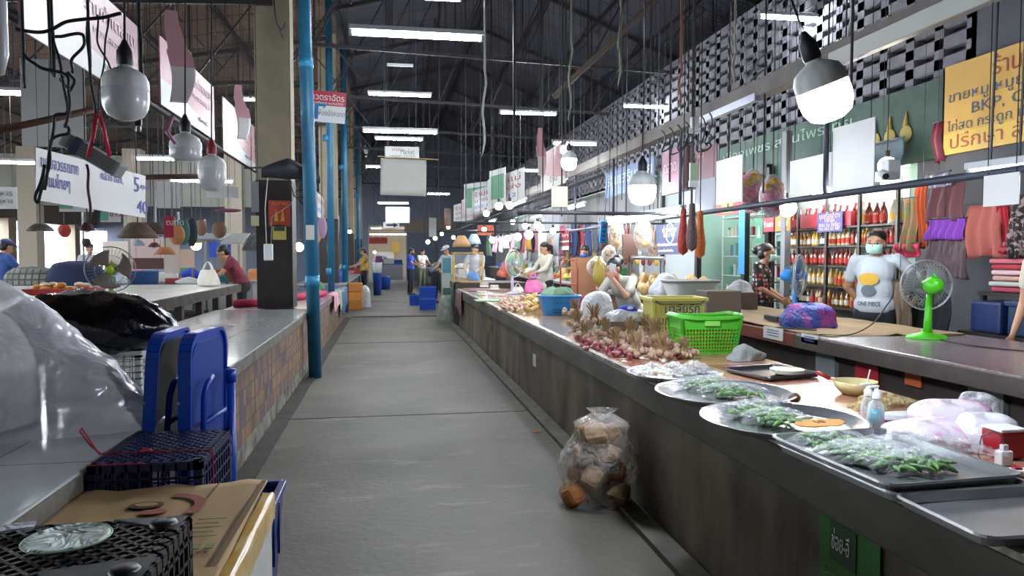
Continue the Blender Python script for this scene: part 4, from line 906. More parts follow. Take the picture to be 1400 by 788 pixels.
# floor bag of bread
c = pz(815, 688, 0)
t = thing('bread_bag', 'clear plastic bag of brown chunks leaning against the concrete counter on the floor', 'bag', (c.x, c.y, .002), -.25)
for k in range(22):
    lv = k//6; a = k*1.9; r = (.105 if lv < 2 else .08) if k % 6 else .02
    if lv == 0: r += .03
    MB().box((0, 0, 0), (rnd(.11, .15), rnd(.10, .13), rnd(.09, .12))).build('bread_chunk', mat('bread%d' % (k % 4), ['#7c5c3c', '#94734f', '#a5662f', '#87704e'][k % 4], .85, col2=['#a58560', '#c2a988', '#a06a3a', '#b39c7c'][k % 4], scale=14, bump=.5), t, bevel=.032).location = (r*math.cos(a), r*math.sin(a)*.8, .06+lv*.105+rnd(-.01, .01))
    KIDS[t.name][-1].rotation_euler = (rnd(-.6, .6), rnd(-.6, .6), rnd(0, 3))
def bb(u, v):
    a = u*2*PI; k = 1+.06*math.sin(4*a+v*5)+.04*math.sin(9*a-v*8)
    r = (.20-.035*v-.03*math.sin(v*PI*3+.5))*k if v < .86 else (.17-(v-.86)*.9)*k
    r = max(.015, r); return Vector((r*math.cos(a)*1.0+.03*v, r*.82*math.sin(a), v*.50))
MB().grid(bb, 48, 40, closed=True).build('plastic', film('bread_film', clear=.82, rough=.1, bump=1, scale=9, white='#d8d4cc', gloss=.7, edge=.42), t, smooth=True)
MB().grid(lambda u, v: Vector((.03+(.012+.06*v)*math.cos(u*2*PI)*(1+.3*math.sin(5*u*2*PI)), (.01+.03*v)*math.sin(u*2*PI), .46+.06*v)), 24, 6, closed=True).build('knotted_top', MATS['bread_film'], t, smooth=True)
# grey rubbish bag at the far end, small litter
crumple('rubbish_bag', 'grey-green see-through rubbish bag leaning on the far counter corner', 'bag', pz(611, 440, 0), (.42, .32, .52), mat('grey_bagf', '#6d7468', .35, col2='#9aa198', scale=9, bump=.8), 31, amp=.12, power=.5)
p = pz(733, 591, .004); tag(MB().box(p, (.05, .03, .004), rz=.3).build('litter', mat('orange_litter', '#b5532a', .8)), 'orange scrap on the floor by the kerb', 'scrap')
p = pz(481, 486, .004); tag(MB().box(p, (.07, .015, .004), rz=.1).build('litter', mat('pink_litter', '#a98a86', .8)), 'pale pink scrap on the aisle floor', 'scrap')
# green sign on counter front
a, b = px(1122, 742, 1.33), px(1205, 783, 1.33)
yc, wd = (a.y+b.y)/2, abs(a.y-b.y)
t = thing('green_sign', 'green banner stapled to the front of the concrete counter', 'sign', (1.331, yc, .5), -PI/2)
MB().span((-wd/2, -.006, -.42), (wd/2, .0, .07)).build('panel', mat('green_banner', '#1f5c22', .5, col2='#2a6f1c', scale=3), t)
MB().span((-wd/2+.06, -.009, -.07), (wd/2-.10, -.006, .05)).build('dark_label', mat('dkgreen', '#123a18', .5), t)
text('ช่อย-อี', .075, M_white, t, (-wd/2+.07, -.011, -.01), width=wd-.2)
text('เรื่องของความปลอดภัย', .035, mat('pale_green', '#8fb088', .6), t, (-wd/2+.02, -.009, -.12), width=wd-.06)
MB().span((-wd/2+.08, -.009, -.40), (wd/2-.08, -.006, -.18)).build('dark_square', MATS['dkgreen'], t)
# ================================================================ sign boards
def sign(name, label, c, w, h, yaw, m, fields=(), texts=(), thick=.008, cat='sign', group=None, roll=0, cords=None, curve=0):
    t = thing(name, label, cat, c, yaw, group); t.rotation_euler = (0, roll, yaw)
    if curve: MB().grid(lambda u, v: Vector(((u-.5)*w, -curve*math.sin(PI*u), (v-.5)*h)), 16, 6).build('panel', m, t, smooth=True, solid=thick)
    else: MB().span((-w/2, -thick/2, -h/2), (w/2, thick/2, h/2)).build('panel', m, t)
    for k, (pts, fm) in enumerate(fields):
        vs = [Vector((x*w, -thick/2-.0015-.0005*k, z*h)) for x, z in pts]; n = len(vs)
        vs += [v+Vector((0, .001, 0)) for v in vs]
        MB().add(vs, [tuple(range(n)), tuple(range(2*n-1, n-1, -1))]).build('printed_field', fm, t)
    for (s, x, z, size, tm, *r) in texts:
        text(s, size, tm, t, (x*w, -thick/2-.004, z*h), width=(r[0]*w if r else None))
    if cords:
        for x in (-w*.4, w*.4): MB().tube([(x, 0, h/2), (x, 0, (roofz(c[0])-c[2]) if cords is True else cords)], .003, 5).build('hanging_wire', M_cable, t)
    return t
M_pink = mat('faded_pink', '#bf8f96', .35, col2='#c9a3a8', scale=2)
M_wh = mat('board_white', '#cccdcb', .4, col2='#d6d7d5', scale=2)
M_pw = mat('pale_letters', '#dcc6ca', .5); M_gi = mat('grey_ink', '#7c7f84', .6); M_bi = mat('blue_hand', '#4a5fb0', .6); M_ri = mat('red_ink', '#a8232f', .5)
fld = [([(-.5, -.12), (-.25, -.1), (0, -.22), (.5, -.34), (.5, -.5), (-.5, -.5)], M_wh)]
X = -1.5
def pinksign(y0, y1, z, lab, h=.46):
    return sign('sign_board', lab, (X, (y0+y1)/2, z), y1-y0, h, PI/2, M_pink, fld, [('ร้านค้าตลาด', -.05, .25, .11, M_pw, .5), ('ของสดทุกวัน', .02, .02, .06, M_pw, .42), ('บริการดี', .12, -.32, .05, M_gi, .2)], cords=True, group='faded pink sign boards over the tiled counter')
pinksign(3.38, 4.85, 2.52, 'largest faded pink and white sign board nearest the viewer')
pinksign(5.3, 6.85, 2.60, 'second faded pink and white sign board, behind the curled one')
pinksign(7.2, 8.85, 2.58, 'third pink and white sign board, just before the first pillar', .5)
def curled(u, v0, v1, Y, lab, wd=.2):
    a, b = py(u, v0, Y), py(u, v1, Y); h = a.z-b.z; c = (a+b)/2
    t = thing('curled_sign', lab, 'sign', c, .25)
    def fn(s, q): return Vector(((s-.5)*wd*(math.sin(PI*min(1, q*.55+.2))**.7)*(1.1-q*.5 if q > .6 else 1), .05*math.sin(PI*q*1.3), (q-.5)*h))+Vector((.22*wd*math.sin(q*5), 0, 0))
    MB().grid(fn, 6, 24).build('panel', M_wh, t, smooth=True, solid=.005)
    MB().grid(lambda s, q: fn(s, .42+q*.58)-Vector((0, .006, 0)), 6, 16).build('pink_part', M_pink, t, smooth=True)
    MB().tube([(0, 0, h/2-.01), (0, 0, roofz(c.x)-c.z)], .003, 5).build('hanging_wire', M_cable, t)
curled(243, 18, 140, 5.1, 'narrow curled pink and white sign seen edge-on between the first two boards', .15)
curled(330, 118, 190, 7.0, 'slim curled pink sign seen edge-on beside the third board', .12)
# white boards at the left
def pboard(u0, v0, u1, v1, Y, lab, yaw=0, texts=(), fields=(), m=None, name='sign_board', cords=True, cat='sign', group=None, roll=0, **k):
    a, b = py(u0, v0, Y), py(u1, v1, Y); c = (a+b)/2
    return sign(name, lab, c, abs(b.x-a.x)/max(.3, math.cos(yaw)), abs(a.z-b.z), yaw, m or M_wh, fields, texts, cords=cords, cat=cat, group=group, roll=roll, **k)
pboard(27, 80, 118, 202, 6.5, 'large blank white board hung high behind the tangle of cables', name='white_board', cat='board')
a, b = py(50, 243, 4.6), py(197, 265, 5.6); c = (a+b)/2; yw = math.atan2(b.y-a.y, b.x-a.x)
sign('banner', 'long white banner with blue handwriting and the numbers 5 and 40', (c.x, c.y, c.z), (b-a).length*1.02, .30, yw, M_wh, [], [('ขนมจวรรณาก', -.47, .25, .10, M_bi, .30), ('ขนมไทยๆ', -.44, -.10, .10, M_bi, .2), ('กล้วย ตอก,', .03, .25, .07, M_bi, .22), ('5', .36, .22, .15, M_bi), ('ถุงละ', .44, .22, .05, M_bi), ('40', .40, -.28, .13, M_bi)], roll=.045, cords=True)
pboard(80, 250, 128, 290, 9, 'small white and green shop board with red text', texts=[('ร้านแม่', -.0, .2, .1, M_ri), ('ของฝาก', .0, -.1, .08, M_ri)], fields=[([(-.5, -.4), (-.1, -.4), (-.1, .4), (-.5, .4)], mat('green_photo', '#6aa58a', .5))])
pboard(-40, 255, 24, 286, 9.2, 'white shop board with faint pink text cut by the picture edge', texts=[('ร้าน อาหาร', -.4, .2, .09, M_gi, .8), ('แผนกอาหาร', -.4, -.15, .08, M_gi, .8)])
pboard(137, 285, 165, 304, 9, 'little green and white board with red text', texts=[('ข้าวแกง', -.05, .1, .09, M_ri)], fields=[([(-.5, -.4), (-.1, -.4), (-.1, .4), (-.5, .4)], MATS['green_photo'])])
pboard(282, 255, 326, 271, 10, 'blank white sheet hung behind the red socket bulb', name='white_board', cat='board')
pboard(214, 248, 246, 285, 9.5, 'blank pale board with cut corner behind the wide bulb', name='white_board', cat='board')
pboard(224, 296, 238, 325, 8, 'red notice board among the stall clutter', m=mat('red_board', '#9b2335', .5), texts=[('ตลาด', -.3, .2, .08, M_white)])
pboard(343, 248, 354, 290, 8.6, 'narrow grey notice in a plastic cover left of the pillar', m=mat('grey_notice', '#7d8184', .3), name='notice', cat='notice')
pboard(343, 295, 354, 309, 8.6, 'small cream card under the grey notice', m=mat('cream_card', '#b9b48a', .6), name='card', cat='card')
# direction sign
p = py(445, 146, 8.9)
t = sign('direction_sign', 'red and white toilet direction sign with a blue arrow behind the drain pipe', p, .46, .36, .02, M_wh, [([(-.5, .04), (.5, .04), (.5, .5), (-.5, .5)], mat('sign_red', '#b0303c', .4)),
    ([(-.27, -.42), (-.17, -.42), (-.17, .0), (-.05, .0), (-.05, -.08), (.04, .06), (-.05, .2), (-.05, .12), (-.2, .12), (-.27, .02)], mat('sign_blue', '#1f6c9e', .4)),
    ([(-.5, -.42), (-.37, -.42), (-.37, .0), (-.5, .0)], MATS['sign_blue']), ([(-.46, -.36), (-.42, -.36), (-.42, -.12), (-.46, -.12)], M_wh)],
    [('ข้าวตราฉัตร', -.45, .29, .10, M_white, .9), ('ราคาถูกทั้งหมด พบกันได้ที่นี่', -.45, .11, .035, M_white, .88), ('ห้องน้ำสะอาด', -.17, -.22, .085, M_gi, .65)], roll=.06, cords=True)
# banners over the aisle
t = pboard(520, 217, 583, 268, 17.2, 'big plain off-white cloth banner hung over the aisle', name='cloth_banner', cat='banner', m=mat('offwhite_cloth', '#a9a7a2', .9, bump=.5, scale=6), roll=.02, curve=.03)
MB().tube([(-.6, 0, .46), (.80, 0, .44)], .012, 8).build('bamboo_pole', mat('bamboo', '#a08c58', .6), t)
pboard(526, 200, 573, 217, 17.4, 'small white market name board just above the cloth banner', name='name_board', texts=[('Market', -.05, .05, .18, mat('green_ink', '#3c6a4e', .5), .4), ('smart', -.3, .25, .12, M_ri, .25), ('ตลาดสด ราคาถูก', -.38, -.32, .09, M_gi, .75)])
pboard(527, 283, 560, 305, 26.5, 'smaller white banner hanging farther down the aisle', name='cloth_banner', cat='banner', m=mat('white_banner', '#b4b9c2', .8))
t = pboard(524, 304, 546, 312, 26.8, 'narrow white board with a black arrow pointing right', name='arrow_board')
MB().bar((-.18, -.01, 0), (.1, -.01, 0), .01, .06).add([(.08, -.012, .09), (.08, -.012, -.09), (.24, -.012, 0)], [(0, 1, 2)]).build('arrow', M_black, t)
sign('name_plate', 'small white plate hung above the lone fluorescent lamp', py(547, 89, 12.5), .43, .05, 0, M_wh, cords=True)
# row on the right
RX = 2.55
def rboard(u, v, ylen, h, lab, m=None, texts=(), fields=(), yaw=-PI/2, X_=RX):
    p = px(u, v, X_); return sign('sign_board', lab, p, ylen, h, yaw, m or M_wh, fields, texts, cords=True, group='sign boards hung in a row over the concrete counter')
M_gr = mat('sign_green', '#5f9a78', .5)
gf = [([(-.4, -.3), (.4, -.3), (.4, .35), (-.4, .35)], M_gr)]
tx = [('ร้านแม่', -.4, .25, .17, M_ri, .8), ('ขายส่ง', -.4, -.02, .14, M_ri, .8), ('053 12', -.4, -.3, .12, M_bi, .7)]
rboard(755, 230, 1.75, .62, 'faded pink sign board behind the third bulb', M_pink, [('ร้าน', -.1, -.3, .12, M_gi, .3)], fld[:1])
curled(740, 176, 240, 11.2, 'narrow curled white sign edge-on beside the faded pink board', .16)
rboard(690, 258, 2.6, .62, 'white sign board with red lines of text, largest of the row', None, tx, yaw=-PI/2+.15, X_=2.5)
rboard(680, 257, .9, .80, 'green and white board standing angled in the sign row', None, (), gf, yaw=-PI/2+.25, X_=2.35)
rboard(662, 272, 2.4, .6, 'middle white board with red text in the sign row', None, tx, yaw=-PI/2+.15, X_=2.5)
rboard(653, 271, 1.3, .85, 'second green board of the sign row', None, (), gf, yaw=-PI/2+.5, X_=2.45)
rboard(643, 283, 2.6, .6, 'pale pink board farther down the sign row', M_pink, tx[:1], yaw=-PI/2+.1, X_=2.5)
rboard(633, 290, 2.6, .62, 'white board with red text at the far end of the row', None, tx, yaw=-PI/2+.15, X_=2.5)
pboard(586, 298, 597, 324, 23, 'grey board hung askew over the far stall', yaw=.9, m=mat('greyboard', '#7d8583', .6))
pboard(607, 285, 617, 310, 23, 'faded poster with a picture hanging over the far stalls', yaw=.7, m=mat('poster_beige', '#a89a8c', .6, col2='#8a5f55', scale=5))
pboard(653, 308, 675, 322, 20, 'orange-red banner above the glass case', m=mat('orange_banner', '#b5442c', .5, col2='#c46a4a', scale=4), name='banner')
p_ = pboard(754, 255, 776, 283, 8.5, 'cream notice under the lit tube of the sign row', m=mat('creamsign', '#c8c7a0', .5), name='notice')
# behind the pillar, left
LX = -1.42
for i, (u, v, yl, h, lab) in enumerate(((437, 282, 3.2, .5, 'white board with red text past the first pillar'), (444, 290, 3.0, .55, 'next white board along the aisle'), (452, 300, 3.4, .5, 'third white board past the first pillar'), (460, 305, 4, .5, 'farthest white board on the left row'))):
    sign('sign_board', lab, px(u, v, LX), yl*.55, h, PI/2, M_wh, [], [('ร้าน', -.3, .2, .14, M_ri, .6), ('053', -.3, -.2, .12, M_bi, .5)], cords=True)

# yellow shop sign
M_ys = mat('sign_yellow', '#c39a3a', .4, col2='#b98c2e', scale=2)
Xw = 5.2; a, b = px(1292, 213, Xw), px(1400, 186, Xw); z1 = px(1297, 92, Xw).z; z0 = a.z
yl = a.y-3.9; dkb = mat('sign_darkblue', '#33485c', .5); dkr = mat('sign_darkred', '#8c2f22', .5)
t = sign('shop_sign', 'yellow shop sign with red and blue lettering and a phone number', (Xw, a.y-yl/2, (z0+z1)/2), yl, z1-z0, -PI/2, M_ys, [([(-.5, -.5), (.5, -.5), (.5, -.27), (-.5, -.27)], mat('sign_yellow2', '#c8a436', .4))],
    [('ร้านเจ๊ดา', -.26, .33, .21, dkr), ('ขายหมู หมูยุ่น น้ำตกแซ่บ ลูกชิ้น', -.48, .13, .13, dkb, 1.1*.85), ('BKP, CP, GF, PP, มิตร', -.36, -.04, .14, dkb, .75), ('ไก่สด กระดูก ปลาหมึก ตัวอ่อนปลา ลูก', -.48, -.20, .12, dkb, .95), ('ปรึกษา สั่ง 053-232694', -.47, -.38, .17, dkr, .92)], thick=.04)
p = px(1330, 5, 5.1); sign('shop_sign', 'strip of red sign at the top right corner', (5.1, p.y-.5, p.z+.25), 1.2, .5, -PI/2, MATS['sign_red'], cords=.5)
# green sign band under the block wall
M_gs = mat('band_green', '#1a3a2f', .6, col2='#2c4a3d', scale=6)
t = thing('shop_banner', 'dark green shop banner with yellow pictures under the block wall', 'banner', (5.2, 8.5, 2.7), -PI/2)
MB().span((-2.6, -.02, -.42), (2.3, .02, .34)).build('panel', M_gs, t)
for k in range(4): MB().ball((1.1+.24*k, -.03, -.12), (.09, .01, .09)).tube([(1.1+.24*k, -.03, -.04), (1.1+.24*k, -.03, .12)], [.03, .002]).build('picture', mat('gold_pic', '#b09a4a', .6), t)
text('เลือกเพชร สมุนไพรไทย', .17, mat('pale_sign_text', '#7fa08c', .6), t, (-2.3, -.025, .16), width=3.2)
t = sign('shop_sign', 'red and yellow sign behind the pink net bags', (5.1, 10.2, 2.25), 1.3, .55, -PI/2, MATS['sign_red'], [([(-.35, -.45), (-.05, -.45), (-.05, .45), (-.35, .45)], M_ys)], [('FI', -.3, 0, .2, M_gi), ('หมอน', .05, .2, .16, M_pw)], cords=.6)
# white boards on the right rail
def wsheet(u0, v0, u1, v1, X_, lab, **k):
    a, b = px(u0, v0, X_), px(u1, v1, X_); c = Vector((X_, (a.y+b.y)/2, 0)); c.z = max(a.z, b.z) if False else (px((u0+u1)/2, (v0+v1)/2, X_)).z
    m_ = px((u0+u1)/2, v0, X_).z-px((u0+u1)/2, v1, X_).z
    return sign('white_board', lab, c, abs(a.y-b.y), abs(m_), -PI/2, k.get('m', M_wh), k.get('fields', ()), k.get('texts', ()), cat='board', cords=k.get('cords', True))
wsheet(1140, 168, 1195, 262, 3.3, 'tall blank white board at the right of the glaring bulb')
wsheet(1081, 214, 1141, 262, 3.32, 'lower blank white board joined to the tall one')
wsheet(980, 216, 1015, 278, 3.3, 'blank white board left of the pink net bags')
wsheet(952, 245, 978, 288, 3.35, 'blank pale board behind the cables', m=mat('paleboard', '#9da1ad', .5))
wsheet(1346, 238, 1393, 281, 3.25, 'white paper hung under the lit tube by the yellow sign')
wsheet(906, 205, 928, 265, 3.6, 'magenta and white banner hanging behind the second bulb', m=mat('magenta_banner', '#8d3a5c', .5, col2='#b38aa0', scale=3), texts=[('ตลาด', -.4, .1, .2, M_pw)])
wsheet(952, 200, 980, 245, 3.7, 'red and dark sign behind the hanging green tag', m=mat('dark_red_sign', '#6d2733', .5, col2='#3d3040', scale=3), texts=[('ข้าว', -.4, .3, .12, M_pw)])
wsheet(828, 225, 895, 262, 4.6, 'long blue-grey shop sign with white letters', m=mat('bluegrey_sign', '#5d6f8c', .5), texts=[('ร้านเสริมสวย', -.45, .1, .3, mat('paleblue', '#b9c4d8', .5), .9)])
wsheet(897, 306, 935, 348, 4.0, 'dark navy sign with a round white emblem', m=mat('navy_sign', '#27324f', .5), texts=[('ถ่ายโดย', -.25, .30, .10, M_pw, .5), ('ในบาย', -.2, .14, .10, M_pw, .4), ('บริการพิมพ์ถ่ายเอกสาร', -.45, -.18, .06, M_pw, .9), ('- ออกใบกำกับ', -.45, -.38, .05, M_pw, .6)])
o = bpy.data.objects[C.collection.objects[-1].name]
p = px(916, 319, 3.97); tag(MB().ring(p, .14, .008, axis=(1, 0, 0), n=32).build('emblem_ring', M_white), 'white ring emblem on the dark navy sign', 'emblem')

# ================================================================ rails, beams and rods
a, b = px(1335, -4, 3.3), px(640, 285, 3.3)
yb0, yb1 = 2.6, 32
zz = px(1110, 93, 3.3).z
t = thing('long_beam', 'long pale beam running the length of the stalls with white trunking on its near end', 'beam', (3.3, 0, zz)); t['kind'] = 'structure'
MB().span((-.07, yb0, -.06), (.07, yb1, .08)).build('timber', mat('beam_timber', '#6b6660', .7, col2='#565350', scale=3), t)
MB().span((-.085, yb0, -.10), (-.02, 5.0, .02)).build('trunking', mat('trunking', '#9ea29a', .35), t, bevel=.006)
MB().span((-.08, 6.1, -.10), (-.03, 7.4, -.03)).build('tube_box', mat('tubebox', '#a8b2c4', .3), t)
def rail(label, a, b, r=.018, m=None, name='steel_rail'):
    return tag(MB().tube([a, b], r, 8).build(name, m or M_steel, smooth=True), label, 'rail')
zr = px(1100, 272, 3.28).z
rail('long dark pipe rail at head height over the seller counters', (3.28, 1.6, zr), (3.28, 13, zr), .024, mat('rail_paint', '#3d4250', .5))
for i, y in enumerate((5.1, 7.9, 10.4, 12.6)):
    tag(MB().tube([(3.28, y, zr), (3.28, y, zz)], .02, 8).build('rail_post', MATS['rail_paint'], smooth=True), ['dark drop post beside the tall white board', 'dark drop post by the cables', 'dark drop post behind the second bulb', 'dark drop post past the second bulb'][i], 'post')
rail('dark cross bar over the second bulb', (1.4, 7.9, zr+.02), (3.28, 7.9, zr+.02), .02)
rail('thin cross bar farther back over the counters', (1.1, 12.4, 1.92), (5.1, 12.4, 1.92), .018)
rail('thin long rail carrying the row of sign boards', (2.55, 8.5, 2.32), (2.55, 30, 2.32), .02)
rail('cross bar over the far counters', (-.3+1.5, 18, 1.95), (5.1, 18, 1.95), .02)
rail('rail along the tiled counter carrying the pink boards', (-1.52, 3.0, 2.34), (-1.52, 9.0, 2.34), .02)
rail('horizontal rusty pipe on the left behind the bulbs', (py(165, 243, 6)), (py(272, 241, 6)), .02, M_wood)
t = tag(MB().tube([py(-20, 182, 4.5), py(60, 165, 4.6), py(128, 150, 4.7)], .02, 8).build('wooden_pole', M_wood, smooth=True), 'weathered brown wooden pole crossing in front of the white board', 'pole')
a, b = py(757, 133, 12), py(905, -8, 10.8)
rail('leaning timber brace high under the dark roof', a, b+(b-a)*.35, .05, mat('brace_wood', '#4b4038', .8), 'brace')
rods = [(703, 6), (768, 10), (915, 9), (995, 8), (1160, 4.2), (637, 14), (657, 16), (580, 20), (600, 20), (888, 10), (850, 12), (945, 7.2), (742, 11), (1043, 6)]
for i, (u, Y) in enumerate(rods):
    p = py(u, 300, Y); top = roofz(p.x)
    tag(MB().tube([(p.x, p.y, 1.9 if i % 2 else 2.3), (p.x, p.y, top)], .012 if i < 3 else .009, 6).build('hanging_rod', M_steel), 'thin steel rod hanging from the roof over the counters', 'rod', 'steel rods hanging from the roof')
for i, (u, v0, v1, Y, l) in enumerate(((660, 95, 215, 9, 'pale plastic ribbon hanging left of the tall rod'), (778, 50, 165, 8.5, 'greenish plastic ribbon hanging beside the brace'), (846, 5, 118, 8, 'long greenish ribbon crossing the brace'), (1002, 60, 122, 7.5, 'short pale stick hanging over the long beam'), (928, 85, 150, 8, 'reddish stick hanging over the long beam'), (1161, 0, 110, 5, 'thin white hanging cord by the near bulb'))):
    a, b = py(u+3, v0, Y), py(u, v1, Y)
    tag(MB().tube([(a.x, a.y, roofz(a.x))] + [a.lerp(b, k/6)+Vector((.02*math.sin(k*1.7), 0, 0)) for k in range(7)], [.003]+[.014]*6+[.004], 6).build('plastic_ribbon', mat('ribbon%d' % i, ['#8a8c84', '#6f7a66', '#717a62', '#8a8680', '#7a4438', '#b9bdc0'][i], .6), smooth=True), l, 'ribbon')
# cable tangles
def tangle(label, pts, r=.006, m=None, name='cable', wob_=.03, cat='cable'):
    P_ = smooth_path(pts, 7)
    P_ = [p+Vector((wob_*math.sin(k*.7), wob_*.5*math.cos(k*.5), 0)) for k, p in enumerate(P_)]; return tag(MB().tube(P_, r, 6).build(name, m or M_cable, smooth=True), label, cat)
cy = 3.0
cab = [([(30, -40), (30, 60), (50, 90), (88, 102), (95, 130), (90, 175)], 'black cable sweeping round in a wide loop'), ([(70, -40), (72, 40), (82, 90), (92, 150), (75, 160), (70, 200), (60, 260)], 'black cable hanging down past the white board'),
       ([(66, -40), (72, 40), (80, 50), (108, 46), (116, 58), (100, 80), (98, 100)], 'black cable looped at the left of the pink board'), ([(120, -40), (120, 30), (122, 90), (130, 150), (127, 200)], 'twisted black cable hanging in front of the pink board'),
       ([(190, -40), (190, 20), (192, 60), (196, 120), (194, 148)], 'black cable with a plug hanging beside the large unlit bulb'), ([(133, 20), (135, 60), (150, 90), (162, 105)], 'thin black cord crossing the pink board'), ([(148, 20), (145, 60), (138, 110), (133, 160)], 'thin cord hanging behind the twisted cable'),
       ([(92, 100), (84, 110), (96, 124), (101, 110), (92, 98)], 'small black cable loop'), ([(20, 40), (60, 44), (90, 30), (140, 24), (165, 18)], 'cable drooping along the top left'), ([(88, 170), (95, 182), (72, 190), (66, 230), (52, 275), (50, 265), (62, 225)], 'cable end doubled back below the white board')]
for i, (q, l) in enumerate(cab):
    pts = [py(u, v, cy+.1*(i % 4)) for u, v in q]
    if q[0][1] < 0: pts = [Vector((pts[0].x, pts[0].y, roofz(pts[0].x)-.02))]+pts
    tangle(l, pts, .0065 if i not in (5, 6) else .004, wob_=.003)
p = py(189, 165, 3.0); t = thing('plug', 'black two-pin plug hanging at the end of its cable', 'plug', p); MB().bar((0, 0, .03), (.0, 0, -.02), .025, .02).build('body', M_black, t, bevel=.004); MB().tube([(-.008, 0, -.02), (-.01, 0, -.04)], .003).build('pin', M_chrome, t); MB().tube([(.008, 0, -.02), (.006, 0, -.04)], .003).build('pin', M_chrome, t)
tag(MB().tube([py(3, -30, 1.7), py(3, 60, 1.7)], .008, 8).build('cable', M_cable), 'cable at the very left edge above the white bottle', 'cable')
t = thing('white_bulb', 'pale lamp tube at the very left edge', 'light', py(-2, 42, 1.7)); MB().tube([(0, 0, .10), (0, 0, .06), (0, 0, -.05), (0, 0, -.09)], [.008, .017, .017, .008], 14).build('glass', MATS['milky_dome'], t, smooth=True)
for q, l in (([(132, 155), (128, 185), (120, 215)], 'bright red ribbon hanging left of a pair'), ([(134, 150), (142, 178), (150, 214)], 'bright red ribbon hanging right of a pair'), ([(236, 158), (228, 180), (240, 196)], 'pink ribbon loop under the first pink board')):
    tag(MB().tube([py(u, v, 3.3) for u, v in q], .009, 6).build('ribbon', mat('red_ribbon' if 'red' in l else 'pink_ribbon', '#c22743' if 'red' in l else '#b06c88', .4), smooth=True), l, 'ribbon')
# grey fixture hanging askew
a, b = py(92, 188, 3.4), py(165, 236, 3.4); c = (a+b)/2
t = thing('lamp_fixture', 'unlit grey lamp fixture hanging askew below the tangle of cables', 'lamp', c); t.rotation_euler = (0, .55, 0)
L_ = (b-a).length; MB().span((-L_/2, -.05, -.035), (L_/2, .05, .03)).build('body', mat('fixture_grey', '#8d8f8d', .5), t, bevel=.008)
for k in range(5): MB().span((-L_/2+.03, -.052, -.028+.012*k), (L_/2-.02, -.05, -.022+.012*k)).build('rib', mat('fixture_dark', '#6a6d6d', .5), t)
MB().span((-L_/2+.05, -.055, -.04), (-L_/2+.08, .055, .035)).build('strap', mat('blue_strap', '#3a4a66', .6), t)
tangle('red-brown cord and lamp holder hanging from the askew fixture', [py(118, 225, 3.4), py(122, 260, 3.4), py(122, 300, 3.4)], .006, mat('cord_red', '#4a1f22', .6), wob_=.004)
for (u, v, Y, w, h, cm, l) in ((188, 315, 7.5, .36, .15, '#5d4a3c', 'brown woven lamp shade, larger of a pair'), (207, 312, 8.3, .34, .12, '#4b3a32', 'brown woven lamp shade behind the larger one'), (211, 335, 8.5, .13, .05, '#5f3c2a', 'little brown lamp shade'), (55, 311, 6.5, .20, .06, '#6b675f', 'small metal lamp shade at the far left'), (119, 310, 5.5, .10, .06, '#4a1f22', 'dark red lamp holder shade'), (189, 332, 9, .14, .07, '#9db4c6', 'tiny pale blue lamp shade'),
                              (646, 330, 14.2, .36, .22, '#b08c5c', 'woven bamboo lamp shade over the glass case'), (648, 327, 17, .34, .24, '#9fb8c8', 'pale blue bell lamp shade over the glass case'), (226, 343, 10, .28, .10, '#a86a44', 'small lit woven shade over the left stalls')):
    if 'bamboo' in l: u = 631
    p = py(u, v, Y); t = thing('hanging_lamp', l, 'lamp', p)
    MB().lathe([(w*.16, h*.5), (w*.22, h*.45), (w*.42, -.1*h), (w*.5, -h*.5), (w*.48, -h*.5), (w*.2, h*.4)], n=24).build('shade', mat('shade'+cm, cm, .7, bump=.4, bscale=60), t, smooth=True)
    MB().tube([(0, 0, h*.45), (0, 0, roofz(p.x)-p.z)], .005, 6).build('cord', M_cable, t)
    MB().ball((0, 0, -h*.2), .03).build('bulb', MATS['milky_dome'], t, smooth=True)
# items at the first pillar
t = sign('poster', 'red poster with small figures on the dark part of the pillar', py(382, 292, 8.88), .24, .30, 0, mat('poster_red', '#a5352c', .5, col2='#8c3b2b', scale=4), [([(-.25, -.3), (-.05, -.3), (-.15, .2)], M_ys), ([(.05, -.3), (.25, -.3), (.15, .2)], M_ys)], [('ตลาด', -.35, .38, .05, M_ys, .7)])
sign('note', 'yellow printed note on the pillar under the red poster', py(382, 318, 8.88), .15, .17, 0, mat('yellow_note', '#b3a356', .6), [([(-.4, .1), (.4, .1), (.4, .4), (-.4, .4)], M_gs)])
t = thing('wall_switch', 'white switch box hanging by cords beside the pillar', 'switch', py(367, 345, 8.75))
MB().box((0, 0, 0), (.10, .05, .19)).build('box', M_white, t, bevel=.01); MB().tube([(-.02, 0, .09), (-.03, .0, .5), (.02, 0, 1.0)], .005, 6).build('cord', M_white, t, smooth=True); MB().tube([(.03, 0, .09), (.04, .0, .4), (.26, -.03, .55), (.33, -.03, .75)], .005, 6).build('cord', mat('greycord', '#888a86', .6), t, smooth=True)
t = thing('hook', 'steel meat hook on the upper part of the pillar', 'hook', py(374, 20, 8.87)); MB().tube([(0, 0, .25), (.02, 0, .0), (.04, 0, -.12), (.08, -.01, -.17), (.12, -.01, -.14), (.13, -.01, -.08)], .009, 8).build('hook', M_steel2, t, smooth=True); MB().tube([(.05, 0, -.12), (.10, 0, -.27)], .006, 6).build('spike', M_steel2, t)
c = py(398, 236, 8.5)
t = thing('umbrella', 'folded black umbrella laid across beside the blue pipe', 'umbrella', c); t.scale = (1.25,)*3
def umb(u, v):
    x = (u-.5)*.50; k = .075*(1-abs(u-.45)*1.2); return Vector((x, k*math.cos(v*2*PI), k*math.sin(v*2*PI)*1.3+.03*math.cos(x*7)-.22*max(0, x)))
MB().grid(umb, 20, 14).build('canopy', mat('umbrella_black', '#1b222c', .5, bump=.4, scale=10), t, smooth=True)
